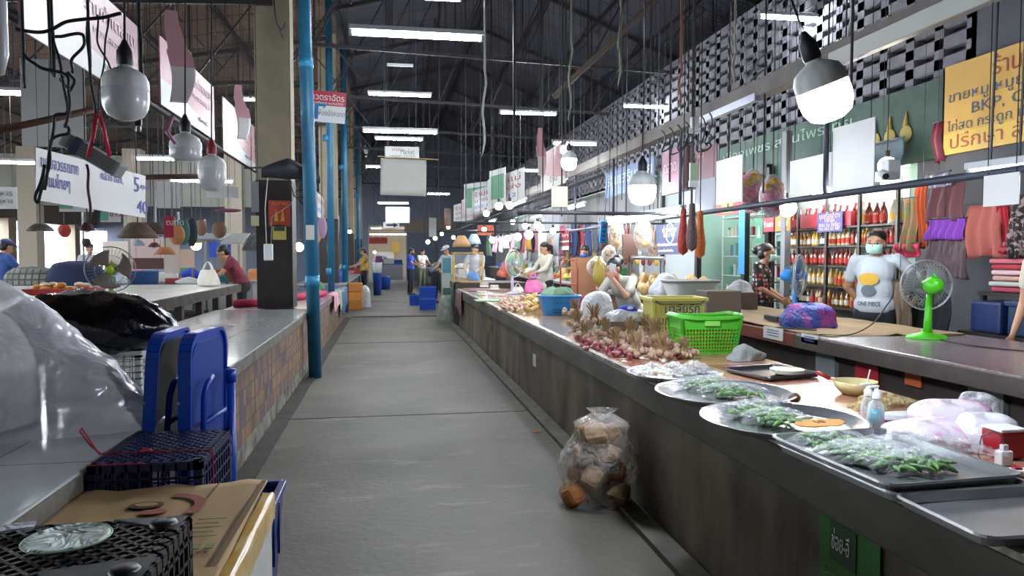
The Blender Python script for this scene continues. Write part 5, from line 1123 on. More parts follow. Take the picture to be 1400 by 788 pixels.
MB().tube([(-.25, 0, .04), (-.4, .0, .03)], .008).build('shaft', M_steel2, t); MB().tube([(0, 0, .05), (0, 0, roofz(c.x)-c.z)], .003).build('string', M_cable, t); MB().tube([(-.02, 0, -.04), (.02, 0, -.2), (.14, .0, -.32), (.2, 0, -.3)], .006, 6).build('strap', M_black, t, smooth=True)
# right: hanging oddments
def bulbbag(u, v, Y, w, h, l, cols, n=16, cord=True):
    p = py(u, v, Y); t = thing('hanging_bag', l, 'bag', p)
    for k in range(n):
        a = k*2.4; q = (k/n-.5); r = w*.3*math.sqrt(max(.1, 1-4*q*q*.8)); col = cols[int((k/n)*len(cols)) % len(cols)]
        MB().ball((0, 0, 0), (w*.2, w*.2, h*.12), n=8, m=6).build('snack', mat('cr'+col, col, .5), t, smooth=True).location = (r*math.cos(a), r*math.sin(a)*.6, q*h*.85)
    MB().grid(lambda u_, v_: Vector((w*.5*math.sin(PI*min(.97, v_*.93+.05))**.6*math.cos(u_*2*PI)*(1+.05*math.sin(7*u_*2*PI)), w*.36*math.sin(PI*min(.97, v_*.93+.05))**.6*math.sin(u_*2*PI), (v_-.5)*h*1.15)), 24, 14, closed=True).build('clear_film', M_bag, t, smooth=True)
    if cord: MB().tube([(0, 0, h*.55), (0, 0, roofz(p.x)-p.z)], .004, 5).build('string', M_cable, t)
    return t
bulbbag(1030, 262, 6.6, .26, .36, 'clear bag of yellow and pink crackers, left of a pair', ['#7d2f6d', '#c04a72', '#d86a80', '#c9a03a'])
bulbbag(1056, 268, 6.2, .24, .34, 'clear bag of pink and purple crackers, right of a pair', ['#8a3f6c', '#c04a72', '#cf6a70', '#c0953a'])
for (u, v, Y, l, cm) in ((934, 318, 7.2, 'long red net sleeve hanging in front of the pharmacy', '#a03a2c'), (946, 312, 7.0, 'dusty brown hanging bundle beside the red net', '#5d4a48'), (957, 322, 7.1, 'long orange net sleeve hanging at the right', '#b8642c'), (940, 230, 7.6, 'brown rusty post-like bundle above the rail', '#5a4040')):
    p = py(u, v, Y); t = thing('hanging_bundle', l, 'bundle', p)
    MB().lathe([(0, -.24), (.05, -.2), (.06, -.08), (.035, .1), (.03, .24), (0, .26)], n=14).build('net', mat('net'+cm, cm, .7, bump=.9, bscale=60), t, smooth=True); MB().tube([(0, 0, .25), (0, 0, roofz(p.x)-p.z)], .006).build('string', M_cable, t)
t = thing('hanging_tag', 'white star-shaped tag with green label hanging from the beam', 'tag', py(948, 235, 5.5)); MB().span((-.03, -.01, -.07), (.03, .01, .07)).build('card', mat('greenish_tag', '#9ab08c', .5), t); MB().span((-.035, -.012, -.12), (.035, .012, -.07)).build('base', M_white, t)
MB().tube([(0, 0, .07), (0, 0, roofz(2.5)-py(948, 235, 5.5).z)], .004).build('string', M_cable, t)
t = thing('socket_box', 'white plastic socket hanging from cables on the long beam', 'socket', py(950, 168, 5.6)); MB().box((0, 0, 0), (.07, .04, .09)).build('box', M_white, t, bevel=.008); MB().prism([(-.05, 0), (.05, 0), (.02, .05), (-.03, .04)], -.08, -.04).build('tail', M_white, t); MB().tube([(0, 0, .03), (0, 0, 5)], .003).build('string', M_cable, t)
for i in range(7):
    u0 = 905+i*11; p0, p1 = py(u0, 178-i*4, 5.8), py(u0+rnd(-10, 16), 195+rnd(-10, 30), 5.8)
    tangle('loose grey cable drooping from the long beam behind the second bulb', [p0, p0.lerp(p1, .5)+Vector((0, 0, -.12)), p1+Vector((.05, 0, .1))], .006, mat('dim_cable', '#33343c', .6), wob_=.03)['group'] = 'loose cables on the long beam'
tangle('bent pale cable loop rising over the long beam', [py(1020, 108, 5.5), py(1040, 80, 5.5), py(1056, 70, 5.5), py(1050, 90, 5.5), py(1025, 112, 5.5)], .008, mat('dull_cable', '#77777c', .6), wob_=.01)
t = thing('security_camera', 'small white security camera on the dark rail', 'camera', (3.22, px(1212, 232, 3.22).y, px(1212, 232, 3.22).z))
MB().box((.03, 0, .0), (.09, .08, .13)).build('bracket', M_white, t, bevel=.008); MB().tube([(-.02, .02, -.02), (-.05, -.06, -.05)], .025, 14).build('body', M_white, t, smooth=True); MB().tube([(-.048, -.058, -.049), (-.053, -.068, -.053)], .02, 14).build('lens', M_black, t)
# blue power strip hanging
t = thing('power_strip', 'bright blue power strip hanging upright over the snacks', 'power strip', py(825, 318, 7.3)); t.rotation_euler = (0, .08, 0)
MB().box((0, 0, 0), (.075, .03, .23)).build('body', mat('ps_blue', '#2484c8', .4), t, bevel=.008)
for k in range(4): MB().box((0, -.017, -.08+.045*k), (.03, .004, .02)).build('outlet', mat('ps_dark', '#14406a', .5), t)
MB().box((0, -.018, .075), (.03, .006, .02)).build('switch', M_ri, t); MB().tube([(0, 0, .11), (0, 0, 5.5)], .004).build('cord', M_cable, t)
# ================================================================ fans
def fan(label, loc, yaw, cbase, cblade, H=.52, R=.19, head_tilt=0, cage='#9aa0a0', motor=None, group=None, nspoke=36, base='flat'):
    t = thing('table_fan', label, 'fan', loc, yaw, group)
    mb_ = mat('fan'+cbase, cbase, .35); bl = mat('blade'+cblade, cblade, .3, alpha=None); cg = mat('cage'+cage, cage, .4, .3)
    MB().lathe([(0, .03), (.03, .045), (.06, .035), (.115, .02), (.125, .006), (.125, 0), (0, 0)], n=28, sx=1.05, sy=.85).build('base', mb_, t, smooth=True)
    MB().tube([(0, .01, .02), (0, .01, H*.35), (0, .02, H-.06)], [.028, .024, .018], 14).build('stem', mb_, t, smooth=True)
    MB().box((0, -.02, .05), (.05, .012, .02)).build('buttons', M_white, [k for k in KIDS[t.name] if k.name.startswith('base')][0], bevel=.003)
    M = Matrix.Rotation(head_tilt, 3, 'X')
    def q(x, y, z): return M @ Vector((x, y, z))+Vector((0, 0, H))
    MB().tube([q(0, .02, 0), q(0, .05, 0), q(0, .10, 0), q(0, .14, 0)], [.045, .058, .055, .03], 20).build('motor_housing', mat('fan'+(motor or cbase), motor or cbase, .35), t, smooth=True)
    MB().tube([q(0, .05, .058), q(0, .08, .075), q(0, .11, .055)], .006, 8).build('carry_handle', mb_, KIDS[t.name][-1], smooth=True)
    for nm, yf in (('front_cage', -.075), ('rear_cage', .025)):
        g = MB(); g.ring(q(0, -.025 + (-.006 if nm[0] == 'f' else .006), 0), R, .0045, axis=M @ Vector((0, 1, 0)), n=44, m=6)
        for rr in (.33, .62): g.ring(q(0, -.025+(yf+.025)*(1-rr*.35), 0), R*rr, .0014, axis=M @ Vector((0, 1, 0)), n=32, m=4)
        for k in range(nspoke):
            a = 2*PI*k/nspoke; b = a+.25
            g.tube([q(.03*math.cos(a), yf, .03*math.sin(a)), q(R*.7*math.cos(b), -.025+(yf+.025)*.9, R*.7*math.sin(b)), q(R*math.cos(b), -.025, R*math.sin(b))], .0012, 4, cap=False)
        g.build(nm, cg, t, smooth=True)
    MB().tube([q(0, -.072, 0), q(0, -.084, 0)], [.036, .03], 20).build('badge', mat('fan'+cbase, cbase, .35) if motor is None else mat('fan'+motor, motor), t, smooth=True)
    for k in range(3):
        a0 = k*2*PI/3
        def bf(u, v):
            a = a0+(u-.5)*1.55*(.45+.55*v)+.25*v; r = .03+(R*.86-.03)*v; return q(r*math.cos(a), -.025+.03*(u-.5), r*math.sin(a))
        MB().grid(bf, 10, 8).build('blade', bl, t, smooth=True, solid=.002)
    MB().tube([q(0, -.045, 0), q(0, .01, 0)], .032, 16).build('hub', bl, t, smooth=True)
    return t
c = pz(1267, 463, .80); fan('lime green table fan seen from behind on the stone counter', c, PI-.25, '#4fc21e', '#77777a', .355, .165, nspoke=40)
c = pz(1088, 433, .80); fan('blue table fan turned to the right on the cardboard', c, .8, '#2a7fc4', '#3f5c8c', .37, .19)
c = pz(697, 402, Z); c.x += .05; fan('white table fan with pale green blades on the concrete counter', c, .75, '#b9b3c9', '#7fa08c', .50, .225, cage='#b9c0bc')
c = py(152, 407, 4.35); fan('old table fan with grey-brown blades and a lime centre behind the black bag', Vector((py(152, 400, 7.0).x, 7.0, .90)), .25, '#9fc02c', '#7c6b66', .33, .20, cage='#6f7270')

# ================================================================ people
def cap(g, a, b, ra, rb, n=12):
    a, b = Vector(a), Vector(b); g.ball(a, ra, n=n, m=8); g.ball(b, rb, n=n, m=8)
    if (b-a).length > .004: g.tube([a, b], [ra, rb], n)
def oell(g, c, rx, ry, rz, up=(0, 0, 1), side=(1, 0, 0), n=16):
    z = Vector(up).normalized(); x = Vector(side); x = (x-z*x.dot(z)).normalized(); y = z.cross(x); M = Matrix((x, y, z)).transposed()
    g.ball(c, (rx, ry, rz), M=M, n=n, m=12)
def fused(g, name, m, parent, vox=.012, smooth=4):
    o = g.build(name, m, parent, smooth=True)
    r = o.modifiers.new('r', 'REMESH'); r.mode = 'VOXEL'; r.voxel_size = vox; r.use_smooth_shade = True
    s = o.modifiers.new('s', 'SMOOTH'); s.iterations = smooth; s.factor = .5
    me_parent = o.parent; o.parent = None; baked(o); o.parent = me_parent
    o.data.polygons.foreach_set('use_smooth', [True]*len(o.data.polygons)); return o
def person(label, loc, rz, shirt, pants, J=None, hair='short', mask=None, vox=.011, sleeves=.55, scale=1.0, skin='#b08468', fem=True, shirt_m=None, hat=None, glasses=False, fingers=False, long_shirt=0, pants_m=None):
    t = thing('person', label, 'person', loc, rz); t.scale = (scale,)*3
    D = dict(pel=(0, 0, .90), chest=(0, 0, 1.22), neck=(0, .01, 1.38), head=(0, -.02, 1.50), face=(0, -1, 0),
             sL=(.17, 0, 1.33), sR=(-.17, 0, 1.33), eL=(.23, .02, 1.06), eR=(-.23, .02, 1.06), hL=(.22, -.08, .84), hR=(-.22, -.08, .84),
             pL=(.09, 0, .86), pR=(-.09, 0, .86), kL=(.10, -.01, .47), kR=(-.10, -.01, .47), fL=(.11, .02, .07), fR=(-.11, .02, .07))
    D.update(J or {}); D = {k: Vector(v) for k, v in D.items()}
    ms = mat('skin'+skin, skin, .5); sp = (D['chest']-D['pel']).normalized(); side = (D['sL']-D['sR']).normalized()
    f = D['face'].normalized(); hz = (D['head']-D['neck']).normalized(); hup = (hz*.4+Vector((0, 0, 1))); hup = (hup-f*hup.dot(f)).normalized(); hs = f.cross(hup)
    H = D['head']; P = lambda a, b, c: H+hs*a+f*b+hup*c
    g = MB()
    oell(g, P(0, -.012, .02), .074, .094, .092, hup, hs); oell(g, P(0, .022, -.045), .052, .062, .06, hup, hs)
    cap(g, P(0, .085, .005), P(0, .104, -.018), .009, .013); cap(g, P(0, .075, -.058), P(0, .08, -.058), .018, .015)
    for s in (-1, 1): oell(g, P(s*.076, -.005, -.01), .008, .018, .028, hup, hs, 8)
    cap(g, D['neck']+Vector((0, 0, -.05)), P(0, -.015, -.06), .052, .048)
    oell(g, D['chest'], .145, .09, .145, sp, side); oell(g, D['pel'], .15, .10, .14, sp, side)
    for q in 'LR':
        s = 1 if q == 'L' else -1; S, E, Hn = D['s'+q], D['e'+q], D['h'+q]
        cap(g, S, E, .045, .035); cap(g, E, Hn, .035, .022); d = (Hn-E).normalized()
        pc = Hn+d*.045; nrm = d.cross(Vector((0, 0, 1)));
        if nrm.length < .3: nrm = Vector((s, 0, 0))
        nrm.normalize(); w_ = d.cross(nrm).normalized()
        oell(g, pc, .036, .014, .045, d, w_, 10)
        for k in range(4):
            b0 = pc+d*.035+w_*(-.025+.0165*k); L_ = (.058, .068, .063, .05)[k]; m1 = b0+d*L_*.55+nrm*.006*s; e1 = m1+(d*.75+nrm*s*-.5).normalized()*L_*.5
            cap(g, b0, m1, .0085, .008, 6); cap(g, m1, e1, .008, .007, 6)
        b0 = pc-d*.01-w_*.03; cap(g, b0, b0-w_*.022+d*.03, .011, .009, 6); cap(g, b0-w_*.022+d*.03, b0-w_*.026+d*.055, .009, .008, 6)
        cap(g, D['p'+q], D['k'+q], .075, .052); cap(g, D['k'+q], D['f'+q], .05, .034)
        F = D['f'+q]; cap(g, F+Vector((0, .02, -.04)), F+Vector((0, -.13, -.05)), .03, .024)
    fused(g, 'body', ms, t, min(vox, .0075) if fingers else vox, 3)
    # shirt
    g = MB(); tk = .012
    oell(g, D['chest'], .150+tk, .102+tk, .155, sp, side); mid = (D['chest']*.5+D['pel']*.5); oell(g, mid, .145+tk, .108+tk, .2, sp, side); oell(g, D['pel']+sp*.03, .165+tk, .12+tk, .13+long_shirt*.5, sp, side)
    if long_shirt: oell(g, D['pel']-sp*long_shirt, .175, .13, .16, sp, side)
    cap(g, D['neck']-hz*.06, D['sL'], .062, .046); cap(g, D['neck']-hz*.06, D['sR'], .062, .046); cap(g, D['neck']-hz*.04, D['neck']-hz*.06, .066, .07)
    for q in 'LR': e = D['s'+q].lerp(D['e'+q], sleeves) if sleeves <= 1 else D['e'+q]; cap(g, D['s'+q], e, .054, .055 if sleeves <= 1 else .048)
    if sleeves > 1:
        for q in 'LR': cap(g, D['e'+q], D['e'+q].lerp(D['h'+q], sleeves-1), .05, .04)
    sh_ = fused(g, 'shirt', shirt_m or mat('shirt'+shirt, shirt, .8, bump=.3, scale=16), t, vox, 4)
    g = MB(); oell(g, D['pel']-sp*.05, .165, .118, .13, sp, side)
    for q in 'LR': cap(g, D['p'+q], D['k'+q], .092, .066); cap(g, D['k'+q], D['f'+q]+Vector((0, 0, .03)), .064, .055)
    fused(g, 'trousers', pants_m or mat('pants'+pants, pants, .8), t, vox, 3)
    for q in 'LR': F = D['f'+q]; oell(MB(), F, .1, .1, .1); g = MB(); oell(g, F+Vector((0, -.06, -.05)), .045, .115, .035); g.build('shoe', mat('shoe', '#1e1a1a', .6), t, smooth=True)
    # hair
    hm = mat('black_hair', '#100d0e', .45, bump=.4, bscale=60)
    g = MB(); oell(g, P(0, -.026, .050), .083, .096, .078, hup, hs); oell(g, P(0, -.05, -.01), .078, .068, .075, hup, hs)
    if hair == 'bun': oell(g, P(0, -.14, .02), .045, .045, .045, hup, hs)
    if hair == 'bigbun': oell(g, P(.02, -.14, .05), .075, .07, .07, hup, hs)
    if hair == 'pony': cap(g, P(0, -.12, .02), P(0, -.15, -.02), .035, .04); cap(g, P(0, -.15, -.02), P(0, -.13, -.16), .04, .018)
    if hair == 'low': cap(g, P(0, -.10, -.03), P(.01, -.11, -.10), .04, .03)
    fused(g, 'hair', hm, t, .010, 2)
    if hat:
        g = MB(); oell(g, P(0, -.02, .07), .086, .102, .06, hup, hs); g.build('cap_crown', mat('hat'+hat, hat, .8), t, smooth=True)
        g = MB(); oell(g, P(0, .10, .055), .065, .065, .008, hup, hs); g.build('cap_peak', mat('hat'+hat, hat, .8), KIDS[t.name][-1], smooth=True)
    for s in (-1, 1):
        MB().ball(P(s*.030, .071, .004), .0085).build('eye', mat('eye_dark', '#17100d', .2), t, smooth=True)
        g = MB(); g.tube([P(s*.016, .078, .024), P(s*.03, .076, .030), P(s*.046, .066, .025)], .003, 5); g.build('eyebrow', hm, t)
        if glasses: g = MB(); g.ring(P(s*.032, .088, .002), .021, .002, axis=f, n=16, m=5); g.tube([P(s*.052, .084, .004), P(s*.078, .0, .0)], .0018, 5); g.build('glasses', M_black, t)
    if mask:
        mm = mat('mask'+mask, mask, .7, bump=.3, scale=30)
        def mf(u, v):
            a = (u-.5)*2.5; z = .0-.085*v; r = .075+.012*math.sin(PI*v)-.012*v; return P(r*.92*math.sin(a), .022+r*1.12*math.cos(a)-.004*(1-math.sin(PI*v)), z-.003)
        MB().grid(mf, 18, 10).build('face_mask', mm, t, smooth=True, solid=.003)
        fm_ = KIDS[t.name][-1]
        for s in (-1, 1): MB().tube([P(s*.066, .045, -.012), P(s*.078, -.012, .0)], .0015, 4).tube([P(s*.06, .045, -.075), P(s*.077, -.012, -.03)], .0015, 4).build('mask_loop', mm, fm_)
    else: MB().tube([P(-.02, .09, -.062), P(0, .095, -.064), P(.02, .09, -.062)], .004, 5).build('mouth', mat('lips', '#8a4a42', .5), t, smooth=True)
    return t
def fc(c): return -math.atan2(c.x, c.y)
GP = None
# woman in the white printed T-shirt
c = Vector((4.24, 5.82, 0))
AK = dict(eL=(.40, .10, 1.10), hL=(.27, .02, .92), eR=(-.25, .12, 1.08), hR=(-.14, .20, .93), sL=(.175, 0, 1.34), sR=(-.165, 0, 1.33), face=(-.12, -1, -.12), head=(0, -.02, 1.485))
t = person('woman in a white printed T-shirt and pale green face mask standing behind the counter', c, fc(c)-.12, '#b4bcc2', '#1a1a20', AK, hair='low', mask='#a9d2c4', fingers=True, scale=.985, sleeves=.62, vox=.010)
def bent_text(s, size, m, par, ox, oz, width, rx=.172, ry=.137):
    o = text(s, size, m, par, rot=(0, 0, 0), width=None); me = o.data; xs = [v.co.x for v in me.vertices]; k = width/(max(xs)-min(xs))
    for v in me.vertices:
        x = ox+(v.co.x-min(xs))*k; v.co = Vector((x, -ry*math.sqrt(max(0, 1-(x/rx)**2))-v.co.z*2-.002, oz+v.co.y))
ts = [k for k in KIDS[t.name] if k.name.startswith('shirt')][0]
bent_text('ONE PIECE', .055, mat('print_ink', '#2a2c33', .8), ts, -.13, .945, .19)
def patch(par, cx, cz, w, h, m, name, d=0):
    MB().grid(lambda u, v: (lambda x, z: Vector((x, -.136*math.sqrt(max(0, 1-(x/.178)**2))-.001-d, z)))(cx+w/2*math.sqrt(v)*math.cos(u*2*PI), cz+h/2*math.sqrt(v)*math.sin(u*2*PI)), 20, 5, closed=True).build(name, m, par, smooth=True)
patch(ts, -.04, 1.165, .17, .11, mat('yellow_print', '#c9a03c', .8), 'shirt_print')
patch(ts, -.04, 1.065, .12, .10, mat('grey_print', '#5f6a72', .8), 'shirt_print', .0005)
# dotted shirt
m = mat('dotted_shirt', '#1a1416', .8); N = m.node_tree.nodes; L = m.node_tree.links
tc = N.new('ShaderNodeTexCoord'); vo = N.new('ShaderNodeTexVoronoi'); vo.inputs['Scale'].default_value = 19; vo.inputs['Randomness'].default_value = .35; L.new(tc.outputs['Object'], vo.inputs['Vector'])
lt = N.new('ShaderNodeMath'); lt.operation = 'LESS_THAN'; lt.inputs[1].default_value = .40; L.new(vo.outputs['Distance'], lt.inputs[0])
sx = N.new('ShaderNodeSeparateXYZ'); L.new(vo.outputs['Color'], sx.inputs[0]); gt = N.new('ShaderNodeMath'); gt.operation = 'GREATER_THAN'; gt.inputs[1].default_value = .5; L.new(sx.outputs[0], gt.inputs[0])
m1 = N.new('ShaderNodeMixRGB'); m1.inputs[1].default_value = lin('#b8bcbc')+[1]; m1.inputs[2].default_value = lin('#b04a3c')+[1]; L.new(gt.outputs[0], m1.inputs[0])
m2 = N.new('ShaderNodeMixRGB'); m2.inputs[1].default_value = lin('#1a1416')+[1]; L.new(lt.outputs[0], m2.inputs[0]); L.new(m1.outputs[0], m2.inputs[2]); L.new(m2.outputs[0], N['Principled BSDF'].inputs['Base Color'])
SIT = dict(eL=(.24, -.06, 1.06), hL=(.16, -.26, .93), eR=(-.24, -.06, 1.06), hR=(-.14, -.26, .93), chest=(0, -.03, 1.2), neck=(0, -.05, 1.36), head=(0, -.09, 1.48), face=(0, -1, -.1))
c = Vector((4.16, 7.72, 0))
person('woman with glasses and a mask in a black shirt with white and red dots', c, .95, '#111111', '#16161c', SIT, hair='bun', mask='#b9d3cc', shirt_m=m, glasses=True, fingers=True, scale=.93, sleeves=.8, vox=.010)
c = Vector((2.83, 8.4, 0))
LEAN = dict(pel=(.0, .12, .66), chest=(0, -.08, .96), neck=(0, -.20, 1.10), head=(0, -.28, 1.20), face=(0, -.9, -.35), sL=(.17, -.12, 1.07), sR=(-.17, -.12, 1.07), eL=(.22, -.32, .88), hL=(.11, -.42, 1.08), eR=(-.22, -.30, .84), hR=(-.08, -.48, .92),
            pL=(.09, .1, .62), pR=(-.09, .1, .62), kL=(.13, -.34, .58), kR=(-.13, -.34, .58), fL=(.12, -.34, .08), fR=(-.12, -.34, .08))
t = person('seated woman in a beige T-shirt leaning over and holding a white phone to her face', c, -.95, '#aaa89c', '#2f6d88', LEAN, hair='bigbun', mask='#c87890', fingers=True, sleeves=.7, vox=.010)
ph = thing('phone', 'white phone held to the ear of the woman in beige', 'phone', (0, 0, 0)); R_ = Matrix.Rotation(-.95, 3, 'Z'); q = c+R_ @ Vector((.085, -.42, 1.19)); ph.location = q; ph.rotation_euler = (.3, .25, -.95+.5)
MB().box((0, 0, 0), (.075, .010, .15)).build('body', mat('phone_white', '#c7cbc9', .3), ph, bevel=.006); MB().box((-.02, .006, .055), (.02, .004, .02)).build('lens', M_black, ph)
tag(MB().lathe([(0, .0), (.15, 0), (.16, .02), (.14, .5), (.13, .52), (0, .52)], n=20).build('stool', mat('red_stool', '#7a2f2a', .5), smooth=True, loc=(c.x+.1, c.y+.06, 0)), 'plastic stool under the woman on the phone', 'stool')
c = Vector((-2.42, 12.9, 0))
BF = dict(chest=(0, -.14, 1.17), neck=(0, -.22, 1.32), head=(0, -.30, 1.40), face=(0, -.8, -.5), sL=(.17, -.16, 1.27), sR=(-.17, -.16, 1.27), eL=(.22, -.32, 1.06), hL=(.15, -.52, .95), eR=(-.22, -.32, 1.06), hR=(-.12, -.52, .95))
person('person in a maroon shirt bending over the stall left of the first pillar', c, -1.35, '#6f2638', '#1d1a1c', BF, vox=.014, scale=1.0)
FW = dict(eL=(.22, -.14, 1.10), hL=(.14, -.36, 1.02), eR=(-.22, -.14, 1.10), hR=(-.12, -.36, 1.02), head=(0, -.05, 1.49), face=(0, -1, -.35))
def person_at(u, Y, th, label, **k): p = py(u, 370, Y); return person(label, Vector((p.x, p.y, 0)), th, **k)
person_at(498, 23.6, -1.35, 'person in a yellow patterned shirt and cap standing at the left stall', shirt='#a8832c', pants='#17151a', J=FW, hat='#4d5250', vox=.016, shirt_m=mat('yellow_pattern', '#b08a30', .8, col2='#3a3a20', scale=9, mix=(.45, .6)))
person_at(561, 25.6, 1.2, 'person in a bright blue shirt and dark trousers standing in the aisle', shirt='#2340a0', pants='#171a26', J=FW, mask='#22252c', vox=.016)
BD = dict(pel=(0, .05, .90), chest=(0, -.20, 1.14), neck=(0, -.34, 1.26), head=(0, -.44, 1.33), face=(0, -.8, -.6), sL=(.17, -.26, 1.22), sR=(-.17, -.26, 1.22), eL=(.22, -.36, .98), hL=(.16, -.48, .78), eR=(-.22, -.40, .98), hR=(-.12, -.56, .80))
person_at(594, 21.0, 1.2, 'person in a grey T-shirt and dark apron bending over by the stacked blue crates', shirt='#5a6270', pants='#14161e', J=BD, mask='#1e2126', vox=.016)
person_at(686, 15.6, 1.5, 'person in an orange shirt bending behind the white fan', shirt='#b0564a', pants='#1a1c26', J=BF, vox=.016)
person_at(747, 13.6, -1.3, 'person with tied hair in a long pale shirt standing behind the pink bag', shirt='#b3b2a8', pants='#1c1c22', J=FW, hair='pony', vox=.016, long_shirt=.12, sleeves=1.5)
c = Vector((4.30, 4.12, 0)); person('person in a pale shirt cut off by the picture edge beside the folded cloths', c, -1.5, '#b5b09c', '#8a8666', dict(head=(0, -.05, 1.49)), vox=.014, scale=.98)
person_at(6, 12.9, 2.4, 'person with blue and red clothes and a cap at the far left stall', shirt='#2f4f8c', pants='#2a2a33', J=FW, hat='#3a3f6c', vox=.018)
person_at(650, 16.5, -.4, 'dark haired person behind the glass case', shirt='#8d8f92', pants='#22252b', J=FW, vox=.02)
person_at(612, 18.8, -.9, 'person in a white cap by the tall white cabinet', shirt='#a9adb0', pants='#3a3d40', J=FW, hat='#b9bbc0', vox=.02)
person_at(801, 12.3, -.8, 'small figure with a blue mask among the hanging clothes', shirt='#27406c', pants='#22252b', J=FW, mask='#3360b0', vox=.02, scale=.95)
person_at(577, 29, .6, 'person in white behind the one in blue', shirt='#b3b5b0', pants='#5c6048', J=FW, vox=.02)
person_at(123, 17, .4, 'pale dressed person at the bright opening on the left', shirt='#a9a7b0', pants='#5a6a3c', J=FW, vox=.02)

# ================================================================ right shops
M_frame = mat('shelf_frame', '#241d1c', .5)
XS = 5.15; SY0, SY1 = 6.75, 9.2
t = thing('bottle_shelf', 'dark framed shelf rack full of bottles behind the two women', 'shelf', (0, 0, 0))
levels = [.42, .75, 1.0, 1.24, 1.47, 1.69]
for z in levels: MB().span((XS, SY0, z-.02), (XS+.35, SY1, z)).build('shelf_board', M_frame, t)
for k in range(5):
    y = SY0+k*(SY1-SY0)/4
    MB().span((XS-.01, y-.02, 0), (XS+.02, y+.02, 2.05)).build('upright', M_frame, t)
MB().span((XS+.36, SY0-.1, .0), (XS+.38, SY1+.1, 2.3)).build('back_panel', mat('shop_back', '#b9c4b8', .7), t)
cols = ['#8a5a24', '#b07a2a', '#5a2a1a', '#c9a04a', '#7c2f24', '#a8a69c', '#2f3a2a', '#c7b48a']
bott = {}
def bottle(p, kind, s=1.0):
    if kind not in bott:
        t_ = thing('bottle', 'bottle standing on the dark shelf rack', 'bottle', p, 0, 'bottles on the dark shelf rack')
        MB().lathe([(0, 0), (.032, 0), (.034, .02), (.034, .12), (.022, .155), (.012, .175), (.012, .19)], n=12).build('glass', mat('bot%d' % kind, cols[kind], .2, coat=.5), t_, smooth=True)
        MB().lathe([(.0345, .03), (.0348, .095)], n=12).build('paper_wrap', mat('lab%d' % (kind % 3), ['#c9c4b0', '#b0352c', '#c7a23c'][kind % 3], .7), t_, smooth=True)
        MB().lathe([(.014, .182), (.014, .205), (0, .206)], n=10).build('cap', mat('capm%d' % (kind % 2), ['#a3252a', '#c9b45a'][kind % 2], .4), t_)
        bott[kind] = t_; t_.scale = (s,)*3; return t_
    return dup(bott[kind], p, 0, scale=s)
CN = ['amber', 'honey brown', 'dark brown', 'golden', 'red-brown', 'greyish clear', 'dark green', 'cream']; LN = ['lowest', 'second lowest', 'third', 'fourth', 'fifth', 'top']
for li, z in enumerate(levels):
    y = SY0+.08; kind = random.randrange(8)
    while y < SY1-.06:
        if rnd(0, 1) < .3: kind = random.randrange(8)
        if li == 5: kind = 4 if rnd(0, 1) < .6 else 5
        o = bottle(Vector((XS+.09+rnd(0, .03), y, z)), kind, rnd(.85, 1.05)*(1.35 if li == 5 else .95)); o['label'] = '%s bottle standing on the %s board of the dark shelf rack' % (CN[kind], LN[li]); y += rnd(.075, .10)*(1.35 if li == 5 else 1)
for k, (u, u1, l) in enumerate(((1094, 1116, 'row of red wrapped packs left on the top shelf'), (1152, 1163, 'red wrapped pack behind the purple sign'))):
    a = px(u, 305, XS); b = px(u1, 305, XS); tag(MB().span((XS+.0, b.y, 1.695), (XS+.05, a.y, 1.86)).build('red_pack', mat('red_pack', '#a8303c', .5)), l, 'pack')
def psign(u0, v0, u1, v1, X_, lab, m, texts=(), fields=()):
    a, b = px(u0, (v0+v1)/2, X_), px(u1, (v0+v1)/2, X_); zt = px((u0+u1)/2, v0, X_).z; zb = px((u0+u1)/2, v1, X_).z
    return sign('sign_board', lab, Vector((X_, (a.y+b.y)/2, (zt+zb)/2)), abs(a.y-b.y), zt-zb, -PI/2, m, fields, texts, cords=True)
psign(1118, 290, 1152, 317, XS-.03, 'purple-blue sign with white text on the bottle shelf', mat('purple_sign', '#3d3f86', .5), [('มุมเครื่องสำอาง', -.42, .3, .09, M_pw, .84), ('ราคาส่ง', -.2, .08, .07, M_pw, .4), ('ครบ จบ ที่เดียว', -.42, -.15, .07, M_pw, .84), ('โทร 053 53 487', -.42, -.35, .05, M_pw, .84)])
# pharmacy / glass shop
GY0, GY1 = 9.3, 13.2; XG = 5.15
t = thing('storefront', 'black framed glass shop front with bright interior', 'shop front', (0, 0, 0))
for y in (9.28, 9.95, 11.6, 13.2): MB().span((XG-.05, y-.05, 0), (XG+.03, y+.05, 2.55)).build('frame_post', M_black, t)
MB().span((XG-.05, GY0, 2.48), (XG+.03, GY1, 2.6)).build('frame_head', M_black, t)
MB().span((XG+.01, 11.65, .05), (XG+.02, 13.15, 2.48)).build('glass_pane', film('pane', clear=.93, rough=.02, bump=0), t)
struct(MB().span((XG, 13.3, 0), (8.2, 13.4, 2.95)).build('wall_shop_side', mat('mint_wall', '#a3c2b0', .7)), 'mint green side wall of the bright shop', 'wall')
struct(MB().span((7.0, 6.7, 0), (7.1, 13.4, 2.95)).build('wall_shop_back', MATS['mint_wall']), 'mint green back wall of the bright shop', 'wall')
struct(MB().span((XG+.1, 6.6, 0), (8.2, 6.7, 2.95)).build('wall_shop_near', MATS['mint_wall']), 'side wall between the bottle shop and clothes stall', 'wall')
for k, (y, x) in enumerate(((7.6, 6.0), (9.0, 6.2), (10.6, 6.0), (12.2, 6.0))):
    tube_light((x, y, 2.86), 1.2, 'ceiling tube inside the bright shop', yaw=PI/2, group='tubes inside the bright shop', hot=M_tube2)
tube_light((5.3, 7.9, 2.1), 1.2, 'tube over the bottle shelf', yaw=PI/2, hot=M_tube2)['label'] = 'tube light fixed right above the bottle shelf'
